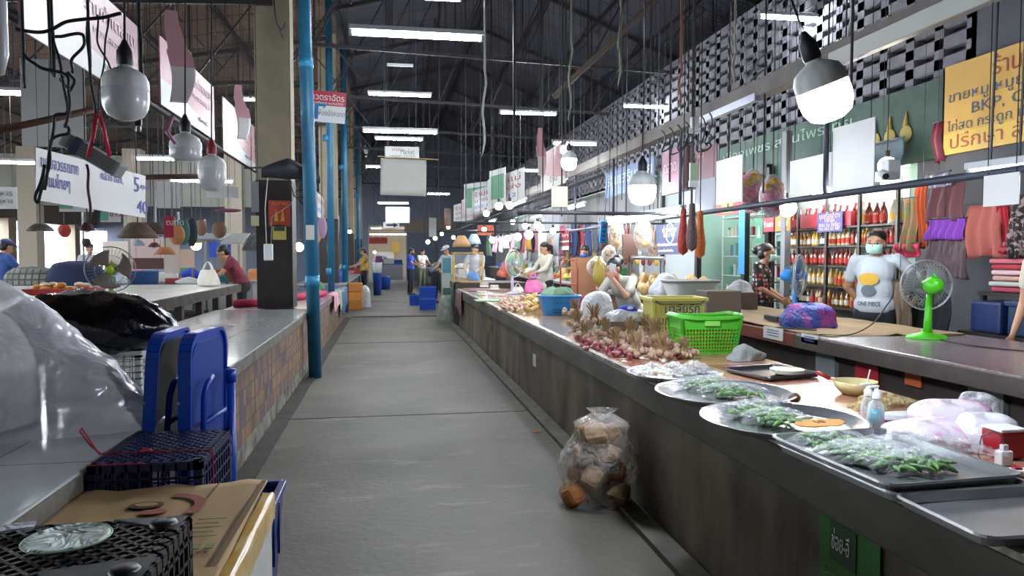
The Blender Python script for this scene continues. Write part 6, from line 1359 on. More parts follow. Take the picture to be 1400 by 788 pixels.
for k, y in enumerate((9.6, 10.5, 11.4, 12.4)):
    t = thing('display_shelf', 'white wire display shelf with small packets inside the shop, bay %s' % ('nearest the bottles', 'second from the bottles', 'third from the bottles', 'farthest from the bottles')[k], 'shelf', (6.3, y, 0))
    for z in (.3, .65, 1.0, 1.35, 1.7, 2.05): MB().span((-.15, -.4, z-.015), (.3, .4, z)).build('shelf_board', M_white, t)
    for s in (-1, 1): MB().span((-.15, s*.4-.01, 0), (-.13, s*.4+.01, 2.2)).build('post', M_white, t)
pk = {}
for k in range(120):
    y = 9.25+rnd(0, 3.5); z = random.choice((.3, .65, 1.0, 1.35, 1.7, 2.05)); cidx = random.randrange(6); p = (6.2+rnd(0, .1), y, z+.001)
    if cidx not in pk: pk[cidx] = tag(MB().span((-.03, -.045, 0), (.03, .045, .2)).build('goods_packet', mat('gp%d' % cidx, ['#3f8f74', '#b9c4c0', '#2f6f9c', '#c9c0a0', '#a33a3a', '#7fae9c'][cidx], .5), loc=p, bevel=.004), '%s packet standing on the white shelves in the bright shop' % ['green', 'pale grey', 'blue', 'cream', 'red', 'mint'][cidx], 'packet', 'packets on the white shop shelves')
    else: o = pk[cidx].copy(); C.collection.objects.link(o); o.location = p; o.scale = (1, rnd(.7, 1.3), rnd(.6, 1.2))
psign(1033, 298, 1043, 332, 5.0, 'narrow green poster in the shop entrance', mat('green_poster', '#4f8a6c', .5), fields=[([(-.2, -.3), (.2, -.3), (0, .2)], M_white)])
psign(1044, 298, 1058, 317, 4.95, 'small red sign with white letters in the shop entrance', MATS['sign_red'], [('ร้านยา', -.42, 0, .10, M_white, .84)])
psign(1060, 295, 1080, 316, 4.9, 'orange sign glowing under the round bulb', mat('orange_sign', '#c9742c', .5), [('ยา', -.3, 0, .12, M_white, .6)])
psign(1010, 283, 1018, 375, 4.9, 'tall narrow blue plastic strip by the shop post', mat('blue_strip2', '#3a9ad0', .4))
tag(MB().span((4.88, px(1072, 330, 4.9).y-.05, 0), (4.96, px(1072, 330, 4.9).y+.05, 2.9)).build('steel_post', mat('post_grey', '#6d6f74', .6)), 'grey steel post between the pharmacy entrance and the bottle shelf', 'post')

# clothes stall
def hang(u0, v0, u1, v1, X_, m, label, name='hanging_fabric', cat='fabric', folds=5, group=None, top=True):
    a, b = px(u0, (v0+v1)/2, X_), px(u1, (v0+v1)/2, X_); zt = px((u0+u1)/2, v0, X_).z; zb = px((u0+u1)/2, v1, X_).z; W_ = abs(a.y-b.y); c = Vector((X_, (a.y+b.y)/2, zt)); sd = rnd(0, 6)
    t = thing(name, label, cat, c, 0, group)
    MB().grid(lambda u, v: Vector((.03*math.sin(u*folds*2*PI+sd)*(.4+.6*v)+.02*math.sin(v*5+sd), (u-.5)*W_*(1-.06*math.sin(v*PI+sd)), -(zt-zb)*v*(1+.03*math.sin(u*7+sd)))), 28, 10).build('cloth', m, t, smooth=True, solid=.006)
    MB().tube([(0, -W_/2, .01), (0, W_/2, .01)], .008, 6).build('bar', M_steel2, t); MB().tube([(0, 0, .01), (0, 0, max(.02, (roofz(X_) if group or X_ > 4.78 and zt > 2 or zt > 2.05 else 2.03)-zt))], .002, 4).build('string', M_cable, t)
    return t
rail('clothes rail over the hanging fabrics', (4.75, 3.4, 2.02), (4.75, 5.9, 2.02), .015)
M_plaid = mat('plaid', '#4a3a3f', .9, col2='#6d5a5c', scale=40, stretch=(1, 1, .2))
F_ = [(1267, 247, 1316, 302, '#6a4044', 'brown-purple cloth hanging above the bright purple one'), (1318, 280, 1368, 352, '#a0574c', 'large salmon cloth hanging below the white paper'), (1366, 282, 1381, 346, '#a32230', 'narrow red cloth hanging beside the salmon one'), (1376, 262, 1388, 300, '#b98a86', 'pale pink cloth hanging high by the picture edge'), (1253, 252, 1269, 338, '#b8562c', 'orange net cloth hanging left of the brown cloth')]
for k, (u0, v0, u1, v1, cm, l) in enumerate(F_): hang(u0, v0, u1, v1, 4.75+.02*k, mat('fab'+cm, cm, .85, bump=.3, scale=20), l, folds=3)
hang(1266, 300, 1317, 328, 4.72, mat('purple_cl', '#7a3aa0', .8), 'bright purple cloth folded over the rail end')
hang(1264, 326, 1320, 380, 4.73, M_plaid, 'dark plaid skirts hanging in a bunch', folds=7)
hang(1380, 266, 1420, 352, 4.74, mat('floral', '#2a2226', .9, col2='#9a8684', scale=28, mix=(.5, .58)), 'black and white floral clothes at the picture edge', folds=4)
hang(1234, 272, 1254, 342, 4.8, mat('mixnet', '#9a6a4a', .7, col2='#5f7a4a', scale=14), 'clear bag of mixed coloured strips hanging by the shelf', folds=2)
hang(1226, 334, 1259, 352, 4.79, mat('hotpink', '#b82a4c', .7), 'bright red-pink cloth at the bottom of the hanging bags', folds=2)
hang(1214, 385, 1246, 452, 4.35, mat('brown_stripe', '#4f4036', .9, col2='#7a6854', scale=30, stretch=(1, 1, .1)), 'brown striped cloth hanging behind the white shirted woman', folds=4)
hang(1242, 400, 1300, 458, 4.5, mat('blk_cloth', '#17171d', .9), 'black cloth hanging behind the green fan', folds=4)
hang(1268, 237, 1300, 256, 4.7, mat('greyplast', '#8a8894', .4, bump=.6, scale=20), 'bunched grey plastic on the rail over the brown cloth', folds=2)
hang(1180, 195, 1236, 235, 5.0, mat('dkpic', '#2c4a58', .6, col2='#1f2e3a', scale=4), 'dark blue pictures board under the green banner', folds=0)
hang(1275, 168, 1289, 222, 4.6, mat('red_umb', '#7c2232', .6), 'dark red folded umbrella hanging beside the yellow sign', name='umbrella', cat='umbrella', folds=1)
t = thing('fabric_shelf', 'low dark shelf carrying folded fabrics and a storage box', 'shelf', (0, 0, 0)); MB().span((4.62, 3.2, .70), (5.15, 5.3, .74)).build('top', M_frame, t); MB().span((4.66, 3.3, 0), (5.1, 5.2, .70)).build('body', MATS['dark_body'], t)
MB().span((4.75, 3.2, 1.03), (5.15, 5.25, 1.06)).build('upper_board', M_frame, t)
for y in (3.25, 5.2): MB().span((4.76, y, .74), (4.8, y+.03, 1.03)).build('leg', M_frame, t)
fc_ = ['#9c3a4c', '#b9606c', '#b53a44', '#c9a3a8', '#6d8f90', '#a8a79c', '#7c4034', '#8a8a4c', '#a03038', '#5a6f86', '#b48a80', '#8c2f3a']
for st, (y, n) in enumerate(((4.95, 9), (4.45, 7), (3.95, 6))):
    for k in range(n):
        cm = fc_[(k*5+st*3) % 12]; z = 1.062+k*.045 if st < 9 else 0
        tag(MB().box((4.95+rnd(-.02, .02), y+rnd(-.02, .02), z+.021), (.34, .42, .038)).build('folded_fabric', mat('ff'+cm, cm, .85, bump=.3, scale=15), bevel=.014), '%s folded fabric, %s from the bottom of the %s stack' % ({'#9c3a4c': 'crimson', '#b9606c': 'rose', '#b53a44': 'red', '#c9a3a8': 'pale pink', '#6d8f90': 'teal', '#a8a79c': 'grey-white', '#7c4034': 'brown', '#8a8a4c': 'olive', '#a03038': 'scarlet', '#5a6f86': 'blue-grey', '#b48a80': 'dusty pink', '#8c2f3a': 'dark red'}[cm], ('first', 'second', 'third', 'fourth', 'fifth', 'sixth', 'seventh', 'eighth', 'ninth')[k], ('leftmost', 'middle', 'last')[st]), 'fabric', 'folded fabrics on the stall shelf')
t = thing('storage_box', 'dark blue translucent storage box with black lettering below the folded fabrics', 'box', (4.80, 4.5, .741)); MB().span((-.14, -.36, 0), (.14, .36, .24)).build('box', mat('store_blue', '#22304a', .3, col2='#2f4560', scale=4), t, bevel=.02); MB().span((-.155, -.375, .225), (.155, .375, .265)).build('lid', mat('store_lid', '#1f3358', .4), t, bevel=.01)
text('RJK', .13, M_black, t, (-.142, .10, .12), (PI/2, 0, -PI/2))
tag(MB().span((4.64, 4.9, .741), (4.95, 5.2, .99)).build('storage_box', mat('store_navy', '#1b2a55', .4), bevel=.02), 'plain navy storage box behind the green fan', 'box')
# things on the stone counter / cardboard
crumple('net_bundle', 'blue, purple and pink net bundle on the cardboard', 'bundle', pz(1105, 446, .812), (.46, .30, .17), mat('blue_net', '#2a3f8c', .45, col2='#a03a86', scale=7, mix=(.45, .62), bump=.9, bscale=40), 41, .1, 40, .12, power=.5)
tangle('thin black fan cord running over the stone counter', [(3.9, 4.4, .81), (3.6, 4.3, .805), (3.5, 3.9, .805), (3.7, 3.5, .805), (3.9, 3.8, .805)], .004, wob_=.015)
tangle('black cord hanging down from the woman to the cardboard edge', [pz(1120, 458, .81), pz(1170, 456, .815), py(1205, 430, 4.9), py(1218, 405, 5.0)], .005, wob_=.01)
tangle('black cord from the blue fan lying on the cardboard', [pz(1050, 438, .82), pz(1080, 446, .82), pz(1116, 452, .82), (2.88, 5.15, .8), (2.87, 5.15, .70)], .005, wob_=.01)
t = thing('dark_tray', 'small dark tray under the blue fan', 'tray', pz(1078, 438, .812)); MB().span((-.16, -.1, 0), (.16, .12, .04)).build('tray', M_black, t, bevel=.006)
# boxes at the end of the wooden counter
c = pz(990, 431, .80); t = thing('carton', 'brown carton at the far end of the wooden counter', 'box', c); MB().span((-.17, 0, 0), (.17, .25, .22)).build('box', mat('dull_carton', '#5f5348', .9), t, bevel=.005); MB().span((-.17, -.002, .215), (.17, .25, .225)).build('flap', mat('dull_carton2', '#7c7064', .9), t)
c = pz(1008, 424, .80); crumple('plastic_bundle', 'grey crumpled plastic beside the seated woman', 'bundle', c+Vector((.05, .05, .18)), (.26, .2, .12), M_milky, 44, amp=.2)
tag(MB().box((0, 0, 0), (.28, .22, .17)).build('carton', mat('tan_carton', '#5a4c42', .9), loc=c+Vector((.05, .05, .09))), 'tan carton beside the seated woman', 'box')
t = thing('grey_tub', 'large grey plastic tub behind the yellow crate', 'tub', Vector((2.98, 6.9, .80)))
MB().span((-.10, -.13, 0), (.25, .2, .14)).build('dark_base', M_navy, t)
g = MB(); r0, r1 = rrp(.20, .17, .14), rrp(.26, .22, .30); g.add(r0+r1, [tuple(range(28))]+[(i, (i+1) % 28, 28+(i+1) % 28, 28+i) for i in range(28)]); g.build('tub', mat('tubgrey', '#7d8078', .5), t, solid=.006, smooth=True)
MB().tube(r1+[r1[0]], .012, 8).build('rim', MATS['tubgrey'], t, smooth=True); MB().box((0, 0, .29), (.42, .34, .03)).build('contents', mat('redwhite', '#b9a09c', .6, col2='#a03a3c', scale=9), t, bevel=.01)
c = Vector((3.02, 7.68, 0)); tag(MB().span((c.x-.16, c.y-.2, 0), (c.x+.2, c.y+.25, .86)).build('stacked_box', mat('boxgrey', '#4d4a4c', .8)), 'tall dull box carrying the white bag with blue print', 'box')
crumple('sack', 'white plastic bag with blue print heaped behind the yellow crate', 'bag', (c.x, c.y, .862), (.36, .30, .27), mat('white_blueprint', '#bfc1c8', .4, col2='#2a3a9c', scale=5, mix=(.62, .68), bump=.9, bscale=14), 45, 0, 48, .22, power=.6)
# snack table
t = thing('snack_table', 'grey framed table loaded with bagged snacks behind the woman on the phone', 'table', (0, 0, 0))
MB().span((3.25, 8.3, .78), (4.2, 11.2, .82)).build('table_top', mat('stallgrey', '#6a6c70', .6), t); MB().span((3.3, 8.4, 0), (4.15, 11.1, .78)).build('body', mat('stallbrown', '#5d463a', .8), t)
for y in (8.4, 9.6, 10.9): MB().tube([(3.27, y, .8), (3.27, y, 1.32)], .018, 8).build('frame_post', mat('framegrey', '#84888f', .5), t)
MB().tube([(3.27, 8.35, 1.32), (3.27, 11.1, 1.32)], .02, 8).build('frame_rail', MATS['framegrey'], t)
golds = ['#b8863a', '#c9a055', '#a8742c', '#cfb27a']
for i, (u, v, Y, w, h, l) in enumerate(((880, 322, 8.9, .26, .36, 'big round bag of golden crackers above the snack table'), (843, 322, 9.6, .22, .34, 'bag of golden snacks hanging left of the brown rack'), (856, 345, 9.4, .24, .24, 'bag of orange snacks under the brown rack'), (817, 365, 9.9, .30, .26, 'big bag of pale crackers above the plywood panel'), (893, 345, 9.0, .14, .2, 'little bag of yellow snacks hanging right of the crackers'), (833, 348, 9.5, .2, .22, 'yellow snack bag beside the blue power strip'))):
    bulbbag(u, v, Y, w, h, l, golds, 14)
for i in range(26):
    k = rnd(0, 1); o_ = Vector((rnd(3.35, 4.0), rnd(8.4, 11.0), .82+random.choice((0, .10))))
    if i == 0: sb = tag(MB().grid(lambda u, v: Vector((.09*math.cos(u*2*PI)*math.sin(PI*min(.98, v*.9+.08))**.6, .06*math.sin(u*2*PI)*math.sin(PI*min(.98, v*.9+.08))**.6, v*.17)), 14, 8, closed=True).build('snack_bag', mat('snackgold', '#b58a48', .3, col2='#d6c090', scale=22), smooth=True, loc=o_), 'small golden snack bag standing on the snack table', 'bag', 'golden snack bags on the snack table')
    else: o = sb.copy(); C.collection.objects.link(o); o.location = o_; o.rotation_euler.z = rnd(0, 6); s = rnd(.8, 1.2); o.scale = (s, s, s)
for i in range(10):
    p = Vector((3.32, 8.5+i*.24, 1.35)); o = tag(MB().ball((0, 0, 0), (.03, .03, .05), n=8, m=6).build('trinket', mat('trk%d' % (i % 3), ['#8c2f34', '#c9a23c', '#7a3a3a'][i % 3], .5), smooth=True, loc=p-Vector((0, 0, .08))), 'small red or yellow packet hung on the snack table frame', 'packet', 'packets on the snack table frame')
t = thing('display_rack', 'brown pocketed rack with upright sticks among the snack bags', 'rack', py(861, 335, 9.2)); MB().box((0, 0, 0), (.20, .05, .28)).build('pocket', mat('rackbrown', '#6b4f45', .8), t)
for s in (-.06, 0, .07): MB().bar((s, .0, 0), (s+.01, 0, .32), .012).build('stick', M_wood, t)
MB().bar((0, .02, -.14), (0, .02, py(861, 335, 9.2).z*-1+.83), .02).build('stand', M_wood, t)
p = py(806, 380, 11.6); tag(MB().box((p.x, p.y, .66), (.62, .03, 1.32)).build('plywood_panel', mat('plywood', '#96694a', .7, col2='#84583e', scale=2)), 'plain brown plywood panel standing beside the phone woman', 'panel')
t = thing('hand_trolley', 'red tubular hand trolley leaning left of the plywood panel', 'trolley', py(778, 405, 11.3)); t.location.z = 0
for s in (-1, 1): MB().tube([(s*.14, 0, 0), (s*.14, .0, 1.15), (s*.10, -.03, 1.28)], .014, 8).build('side_tube', mat('troll_red', '#8a3a34', .5), t, smooth=True)
for z in (.3, .6, .9, 1.28): MB().tube([(-.14, 0, z), (.14, 0, z)], .01, 6).build('crossbar', MATS['troll_red'], t)
MB().box((0, -.1, .01), (.3, .2, .02)).build('toe_plate', MATS['troll_red'], t)
c = py(819, 370, 9.7); t = thing('net_bag', 'yellowish net bag hanging by the plywood panel', 'bag', c); MB().lathe([(0, -.2), (.05, -.19), (.085, -.1), (.075, .04), (.03, .14), (.01, .2)], n=18).build('net', mat('yellow_net', '#b3a04c', .6, bump=.7, bscale=50), t, smooth=True); MB().tube([(0, 0, .19), (0, 0, 5)], .003).build('string', M_cable, t)
# background stalls: hanging clothes and goods on the far right
cl = ['#23305a', '#8c2f44', '#3a3f4a', '#a36a74', '#b9b3a8', '#4a6a52', '#c4963a', '#6a4a7c', '#2f5a6c', '#b0506a', '#8a8d94', '#53363a']
nm = {'#23305a': 'navy', '#8c2f44': 'wine red', '#3a3f4a': 'charcoal', '#a36a74': 'dusty rose', '#b9b3a8': 'off-white', '#4a6a52': 'green', '#c4963a': 'mustard', '#6a4a7c': 'purple', '#2f5a6c': 'teal blue', '#b0506a': 'pink', '#8a8d94': 'grey', '#53363a': 'dark brown'}
for i, (u, v0, v1, X_, cm) in enumerate(((786, 306, 350, 4.5, '#23305a'), (795, 308, 352, 4.55, '#8c2f44'), (805, 305, 350, 4.5, '#23305a'), (815, 310, 345, 4.6, '#3a3f4a'), (776, 312, 345, 4.5, '#8a8d94'), (768, 310, 350, 4.6, '#b0506a'), (760, 318, 350, 4.3, '#8a8d94'), (736, 312, 345, 4.2, '#a36a74'), (728, 316, 345, 4.3, '#6a4a7c'), (722, 318, 342, 4.2, '#c4963a'), (714, 316, 345, 4.3, '#b0506a'), (708, 320, 342, 4.2, '#4a6a52'), (700, 320, 346, 4.3, '#a36a74'), (692, 322, 340, 4.2, '#b9b3a8'), (684, 322, 345, 4.2, '#8a8d94'), (677, 324, 345, 4.2, '#a36a74'), (668, 322, 350, 4.2, '#4a6a52'), (660, 322, 350, 4.2, '#3a3f4a'), (1000, 240, 262, 5.0, '#8a8d94'))):
    hang(u-3.6, v0, u+3.6, v1, X_+.03*(i % 3), mat('cl'+cm, cm, .85, bump=.3, scale=18), '%s garment, hanging %s' % (nm[cm], 'beside the vent wall' if i == 18 else ('between the plywood panel and the shop rail, number %d along' % (i+1) if 0 else 'near the pale shirted person') if i > 4 else 'above the plywood panel'), name='hanging_garment', cat='garment', folds=2, group='garments hanging in the far stalls')
wsheet(736, 316, 747, 350, 4.0, 'tall narrow white board behind the ponytailed person')
wsheet(764, 316, 778, 342, 4.4, 'red and white striped board with a round emblem', m=mat('wine_board', '#8c2f3c', .5), texts=[('ปลา', -.4, .25, .12, M_pw, .8)], fields=[([(-.5, -.5), (.5, -.5), (.5, -.3), (-.5, -.3)], M_white), ([(-.5, -.1), (.5, -.1), (.5, -.02), (-.5, -.02)], M_white)])
def counter(label, x0, y0, x1, y1, h, m, top):
    t = thing('stall_counter', label, 'counter', (0, 0, 0)); MB().span((x0, y0, h-.05), (x1, y1, h)).build('counter_top', top, t, bevel=.005); MB().span((x0+.05, y0+.02, 0), (x1-.05, y1-.02, h-.05)).build('body', m, t); return t
MCb = mat('cb', '#3f3a36', .8, col2='#544d46', scale=3); MCt = mat('ct', '#8d8f90', .35)
counter('long stall counter beyond the raised dark block', 1.95, 17.2, 2.6, 38, .78, MCb, MCt)
counter('stall counter along the left beyond the drain grate', -2.1, 17.2, -.95, 38, .72, MCb, MCt)
counter('stall counter behind the seated people in the far middle', 3.3, 13.2, 4.2, 20, .85, mat('cb2', '#23252c', .8), MCt)
counter('dark stall counter under the hanging garments', 4.4, 14, 5.1, 32, .9, MCb, MCt)
gcol = ['#2a6a3a', '#c47a86', '#b9bab4', '#2348a0', '#b08c5c', '#a8402c', '#c9b23c', '#7a8a90', '#d0d0c8', '#8c5a8a', '#4f8a4a', '#b0703c']
gname = ['green', 'pink', 'pale grey', 'blue', 'tan', 'brick red', 'yellow', 'grey-blue', 'white', 'mauve', 'leaf green', 'orange-brown']
def goods(area, z, n, where, smin=.10, smax=.24):
    for i in range(n):
        k = random.randrange(12); x, y = rnd(area[0], area[2]), area[1]+(area[3]-area[1])*(i+.5)/n; s = rnd(smin, smax)
        if i % 3 == 0: tag(MB().box((x, y, z+s*.3), (s*1.2, s, s*.6)).build('goods_box', mat('g%d' % k, gcol[k], .6), bevel=.01), '%s box standing %s' % (gname[k], where), 'box', 'goods '+where)
        elif i % 3 == 1: crumple('goods_bag', '%s filled bag standing %s' % (gname[k], where), 'bag', (x, y, z), (s*1.3, s*1.1, s), mat('g%d' % k, gcol[k], .6), i, 0, 18, .12, power=.5, group='goods '+where)
        else: tag(MB().lathe([(0, 0), (s*.35, 0), (s*.48, s*.5), (s*.5, s*.52), (s*.44, s*.5), (0, s*.42)], n=16).build('goods_basin', mat('g%d' % k, gcol[k], .6), smooth=True, loc=(x, y, z)), '%s round basin standing %s' % (gname[k], where), 'basin', 'goods '+where)
goods((2.1, 18, 2.5, 37), .78, 22, 'on the far counter beyond the glass case', .2, .4)
goods((-2.0, 18, -1.1, 37), .72, 22, 'on the far left counter beyond the grate', .2, .35)
goods((3.4, 13.4, 4.1, 19), .85, 18, 'on the counter behind the fan')
goods((4.45, 14.2, 5.0, 30), .9, 20, 'under the hanging garments', .2, .35)
goods((-1.9, 10, -1.1, 15.8), .70, 6, 'on the pinkish counter behind the pillar', .1, .18)
# glass case, cabinet, blue crates
c = Vector(((py(620, 383, 14.5).x+py(658, 383, 14.5).x)/2, 14.5, .831)); t = thing('glass_case', 'yellow framed glass display case holding a blue cloth', 'display case', c)
W_, H_, D_ = .56, .58, .4; M_yf = mat('case_frame', '#b89a52', .5)
for sx in (-1, 1):
    for sy in (-1, 1): MB().bar((sx*W_/2, sy*D_/2, 0), (sx*W_/2, sy*D_/2, H_), .022).build('frame_post', M_yf, t)
for z in (.01, H_):
    for sy in (-1, 1): MB().bar((-W_/2, sy*D_/2, z), (W_/2, sy*D_/2, z), .025).build('frame_bar', M_yf, t)
    for sx in (-1, 1): MB().bar((sx*W_/2, -D_/2, z), (sx*W_/2, D_/2, z), .025).build('frame_bar', M_yf, t)
for sy in (-1, 1): MB().span((-W_/2, sy*D_/2-.002, .01), (W_/2, sy*D_/2+.002, H_)).build('glass_pane', MATS['pane'], t)
crumple('blue_cloth', 'bright blue cloth lying inside the glass case', 'cloth', c+Vector((.12, 0, .02)), (.26, .2, .18), mat('case_blue', '#1f6cb8', .6, col2='#4a8cc8', scale=12), 50)
crumple('straw_mat', 'straw coloured heap inside the glass case', 'goods', c+Vector((-.1, 0, .01)), (.3, .25, .08), M_stalk, 51)
p = py(610, 425, 17.3); t = thing('white_cabinet', 'narrow tall whitish cabinet at the corner of the far counter', 'cabinet', (p.x, p.y, 0)); MB().span((-.10, -.2, 0), (.11, .2, 1.36)).build('body', mat('cabinet_w', '#8f9892', .5, col2='#7a8680', scale=2), t, bevel=.01); MB().span((-.09, -.21, .3), (.10, -.2, .6)).build('dark_panel', MATS['dgreen_cloth'], t); MB().span((-.09, -.21, .95), (.10, -.2, 1.3)).build('glass_door', mat('tealglass', '#3c6a7c', .2), t)
for i, (u, v, z, l) in enumerate(((585, 424, 0, 'bright blue crate at the bottom of the stack of two in the aisle'), (585, 424, .30, 'bright blue crate on top of the stack of two'), (567, 418, 0, 'single bright blue basket left of the stacked crates'))):
    p = pz(u, v, 0); t = thing('blue_crate', l, 'crate', (p.x, p.y+.15, z), 0, 'blue crates in the aisle')
    w_ = .42 if i < 2 else .28
    g = MB(); g.add([(-w_*.46, -.14, 0), (w_*.46, -.14, 0), (w_*.46, .14, 0), (-w_*.46, .14, 0), (-w_/2, -.16, .28), (w_/2, -.16, .28), (w_/2, .16, .28), (-w_/2, .16, .28)], [(3, 2, 1, 0), (0, 1, 5, 4), (1, 2, 6, 5), (2, 3, 7, 6), (3, 0, 4, 7)]); g.build('body', M_bluep, t, solid=.01)
    MB().bar((-w_/2, -.165, .275), (w_/2, -.165, .275), .02, .03).build('rim', mat('bluecr2', '#2a5cc0', .4), t)
    for k in range(3): MB().box((-.1+.1*k, -.153, .14), (.05, .006, .02)).build('slot', M_navy, t)
for i, (u, v, cm, l, w_, h_) in enumerate(((490, 424, '#b8742c', 'orange crate at the bottom of the stack by the left stall', .34, .22), (490, 424, '#c4822f', 'orange crate in the middle of the stack by the left stall', .34, .22), (490, 424, '#b8742c', 'orange crate at the top of the stack by the left stall', .34, .22))):
    p = pz(u-4, v, 0); tag(MB().box((p.x, p.y+.15, .225*i+.11), (w_, .3, h_)).build('orange_crate', mat('oc%d' % (i % 2), cm, .6), bevel=.015), l, 'crate', 'orange crates stacked by the left stall')
crumple('sack', 'white plastic sack beside the orange crates', 'sack', pz(499, 420, 0), (.34, .34, .55), M_milky, 61, amp=.12, power=.5)
for i, (u, v, Y, w_, h_, l) in enumerate(((516, 391, 25.5, .30, .75, 'tall blue plastic drum by the far left stall'), (526, 388, 30, .5, .5, 'low blue bin deeper in the aisle'), (513, 360, 25.5, .34, .35, 'white bucket on the blue drum'))):
    p = py(u, v, Y); z = 0 if i < 2 else .75; tag(MB().lathe([(0, 0), (w_*.42, 0), (w_*.5, h_), (w_*.52, h_+.02), (w_*.45, h_), (0, h_-.04)], n=20).build('drum', mat('drum_blue', '#21499a', .4) if i < 2 else M_white, smooth=True, loc=(p.x if i < 2 else py(516, 391, 25.5).x, p.y, z)), l, 'drum')
# far shop beyond the end opening
struct(MB().span((-4, 47, 0), (4, 47.2, 3)).build('wall_far', mat('far_wall', '#b9a68c', .8)), 'warm lit wall of the shop beyond the end opening', 'wall')
struct(MB().span((-4, 40.2, 2.95), (4, 47.2, 3.05)).build('ceiling_far', MATS['far_wall']), 'ceiling of the shop beyond the end opening', 'ceiling')
counter('blue topped counter in the shop beyond the opening', -.9, 42, .9, 43, .9, MCt, mat('bluetop', '#2f4f86', .5))
goods((-.8, 42.2, .8, 42.8), .9, 8, 'on the blue topped far counter', .3, .5)
for k in range(2): tube_light((-.4+.9*k, 43.5, 2.6), 1.2, 'tube light in the shop beyond the opening, %s' % ('left', 'right')[k], hot=M_tube2)
struct(MB().span((1.05, 39.9, 0), (2.6, 39.98, 2.6)).build('door_1', mat('shutter', '#5f6675', .6, col2='#545b69', scale=3, stretch=(1, 1, 14))), 'grey roller shutter beside the end opening', 'door')
sign('awning_strip', 'beige board over the far shutter', (2.3, 39.99, 2.95), 2.8, .6, 0, mat('beigeboard', '#8a7a6c', .8))
# ================================================================ left stalls
t = thing('stall_table', 'dark table with goods far on the left', 'table', (0, 0, 0)); MB().span((-8.2, 7.6, .86), (-4.1, 12.0, .9)).build('table_top', M_wtop, t); MB().span((-8.1, 7.7, 0), (-4.2, 11.9, .86)).build('body', MATS['cb'], t)
def onp(u, v, z=.9): return pz(u, v, z)
c = onp(88, 403); t = thing('snack_tray', 'red plastic tray heaped with golden snack packets on the seller table', 'tray', c); MB().add([(-.34, -.13, 0), (.34, -.13, 0), (.34, .18, 0), (-.34, .18, 0), (-.38, -.16, .07), (.38, -.16, .07), (.38, .2, .07), (-.38, .2, .07)], [(3, 2, 1, 0), (0, 1, 5, 4), (1, 2, 6, 5), (2, 3, 7, 6), (3, 0, 4, 7)]).build('tray', mat('redtray', '#b03a38', .4), t, solid=.008)
for k in range(14): tag(MB().ball((c.x+rnd(-.3, .3), c.y+rnd(-.08, .12), .96+rnd(0, .06)), (.06, .045, .03), n=8, m=6).build('snack_packet', mat('goldpk%d' % (k % 2), ['#c98a3c', '#d8c3a0'][k % 2], .3), smooth=True), 'golden or pale snack packet in the red tray', 'snack', 'snack packets in the red tray')
crumple('checked_cloth', 'checkered cloth draped over a low carton at the far left', 'cloth', onp(45, 390), (.8, .5, .28), tile_mat('checks', '#8a8a80', '#6d7068', '#4c5048', .09, .09, .9, 'XZ', msize=.012), 71, 0, 30, .06, power=.5)
crumple('cloth_pile', 'dark navy cloth spread over goods on the far left table', 'cloth', onp(104, 390), (.85, .6, .36), mat('navy_cl', '#1a2140', .9, bump=.4, scale=6), 72, 0, 30, .07, power=.4)
c = onp(78, 384); tag(MB().span((c.x-.2, c.y, .9), (c.x+.18, c.y+.3, 1.08)).build('carton', mat('beige_carton', '#a5937c', .8), bevel=.01), 'beige carton beside the checkered cloth', 'box')
crumple('blue_bundle', 'bright blue cloth bundle on the seller table', 'bundle', onp(262, 384), (.42, .3, .22), mat('bluebund', '#1f35a0', .8, bump=.6, scale=14), 73, 0, 30, .2)
crumple('white_bundle', 'whitish lumpy bag in front of the blue bundle', 'bundle', onp(258, 388), (.42, .2, .10), M_cloth_w, 74, 0, 26, .2)
c = onp(240, 388); tag(MB().span((c.x-.16, c.y, .9), (c.x+.14, c.y+.2, .99)).build('red_tin', mat('redtin', '#a3403c', .5), bevel=.01), 'red box on the seller table beside the blue bundle', 'box')
c = onp(308, 386); tag(MB().span((c.x-.18, c.y, .9), (c.x+.2, c.y+.4, 1.12)).build('carton', mat('orange_carton', '#9a5f3a', .8), bevel=.008), 'orange-brown carton near the maroon shirted person', 'box')
crumple('teal_bag', 'teal plastic bag beside the white carrier bag', 'bag', onp(301, 386), (.3, .2, .16), mat('tealb', '#2a7f94', .4), 75)
t = thing('blue_bin', 'blue plastic bin behind the seller table', 'bin', py(196, 395, 13.2)); t.location.z = .0; MB().lathe([(0, 0), (.2, 0), (.24, 1.08), (.25, 1.1), (.22, 1.08), (.2, .9)], n=20).build('body', mat('binblue', '#35578c', .5), t, smooth=True)
struct(MB().span((-14.4, 19.0, 2.55), (-3.2, 19.2, 3.75)).build('wall_mid_left', mat('pale_lintel', '#8a8880', .85, col2='#77756e', scale=2)), 'pale concrete band over the left stalls', 'wall')
for i, x in enumerate((-13, -10.6, -8.3, -6.0, -3.7)): struct(MB().span((x-.2, 18.8, 0), (x+.2, 19.2, 3.9)).build('wall_mid_left_%d' % (i+1), mat('pale_post', '#9a8f80', .85)), 'pale concrete post behind the left stalls', 'wall')
